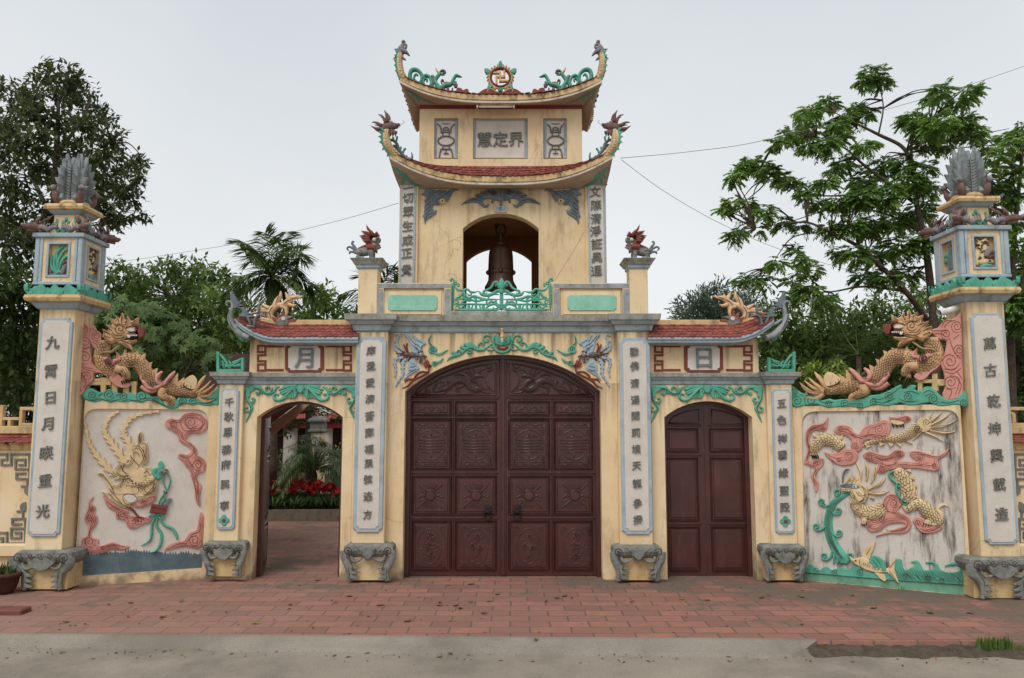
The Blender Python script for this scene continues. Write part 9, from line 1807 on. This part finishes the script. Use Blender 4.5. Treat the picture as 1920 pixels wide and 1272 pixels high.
for i in range(900):
    t = rnd.random()
    if t < 0.45: x = rnd.uniform(-6.5, 6.5); y = edge_y(x)-0.15+rnd.gauss(-0.05, 0.12); z = -0.068
    elif t < 0.7: x = rnd.uniform(2.4, 6.8); y = edge_y(x)-abs(rnd.gauss(0.02, 0.07))-0.02; z = -0.068
    else: x = rnd.uniform(-6.5, 6.5); y = rnd.uniform(6.75, 8.85); z = 0.0
    s_ = rnd.uniform(0.003, 0.011); a = rnd.uniform(0, 6.3); l = rnd.uniform(1, 3.5); u_ = Vector((cos(a), sin(a), 0))*s_*l; v_ = Vector((-sin(a), cos(a), 0))*s_; p = Vector((x, y, z+0.003))
    q = [b.bm.verts.new(k_) for k_ in (p-u_, p-v_*0.7, p+u_, p+v_*0.7, p+Vector((0, 0, s_*0.8)))]
    for j in range(4): b.bm.faces.new((q[j], q[(j+1) % 4], q[4]))
b.obj('grit', 'dry', kind='stuff', fixn=True)
def tuft(label, px, py, w_, h, n, m='leaf_bright', name='grass_tuft', cat='grass', Z=None):
    p = ground_pt(px, py); G = thing(name, label, cat, tuple(p)); lv = Leaves(); rn = random.Random(int(px))
    for i in range(n):
        q = p+Vector((rn.uniform(-w_, w_), rn.uniform(-w_, w_)*0.3, 0)); a = rn.uniform(0, 6.3); lv.leaf(q, Vector((cos(a)*0.5, sin(a)*0.5, 1)), Vector((cos(a), sin(a), 0.2)), h*rn.uniform(0.5, 1.1), h*0.16, 0.35)
    lv.obj('blades', m, G)
tuft('green grass tuft in the broken kerb at the lower right', 1866, 1223, 0.13, 0.12, 170, 'leaf_mid'); tuft('tiny weed sprouting in the concrete apron below the main door', 1156, 1206, 0.012, 0.05, 9); tuft('weed at the foot of the right lantern pillar console', 1770, 1108, 0.05, 0.08, 40)
tuft('small leafy weed at the foot of the open door', 487, 1073, 0.06, 0.1, 40, name='weed'); tuft('weed beside the carved base at the end of the right panel', 1690, 1108, 0.03, 0.05, 14); tuft('flat weed on the paving near the right side gate', 1505, 1119, 0.06, 0.03, 24, 'leaf_lime'); tuft('smaller grass tuft at the kerb beside the frame edge', 1915, 1224, 0.06, 0.07, 40)
YQ = 8.35; p = at(2, 1100, YQ); G = thing('flower_pot', 'dark clay flower pot with a sprouting plant left of the left pillar', 'pot', (p.x, YQ, 0))
b = B(); b.lathe((p.x, YQ, 0.0), [(0.11, 0), (0.14, 0.05), (0.17, 0.17), (0.19, 0.17), (0.19, 0.21), (0.16, 0.21), (0.15, 0.15), (0.01, 0.15)], 24); b.obj('pot', mat('dark_clay', (92, 54, 44), (66, 42, 36), 8, 0.9, (40, 34, 30), 0.5, 0), G)
lv = Leaves(); rn = random.Random(5)
for i in range(60): a = rn.uniform(0, 6.3); lv.leaf(Vector((p.x+rn.uniform(-.1, .1), YQ+rn.uniform(-.1, .1), 0.16)), Vector((cos(a)*0.7, sin(a)*0.7, 0.7)), Vector((cos(a), sin(a), 0.2)), rn.uniform(0.08, 0.18), 0.035, 0.3)
lv.obj('plant', 'leaf_deep', G)
q = ground_pt(8, 1152); b = B(); b.box(q.x-0.5, q.x+0.17, q.y-0.04, q.y+0.14, -0.01, 0.045, 0, 0.012); tag(b.obj('brick_kerb', mat('dull_red_brick', (122, 76, 66), (98, 62, 56), 8, 1.0, (70, 60, 54), 0.7, 0)), 'short red brick kerb on the paving at the left edge', 'kerb', kind='thing')
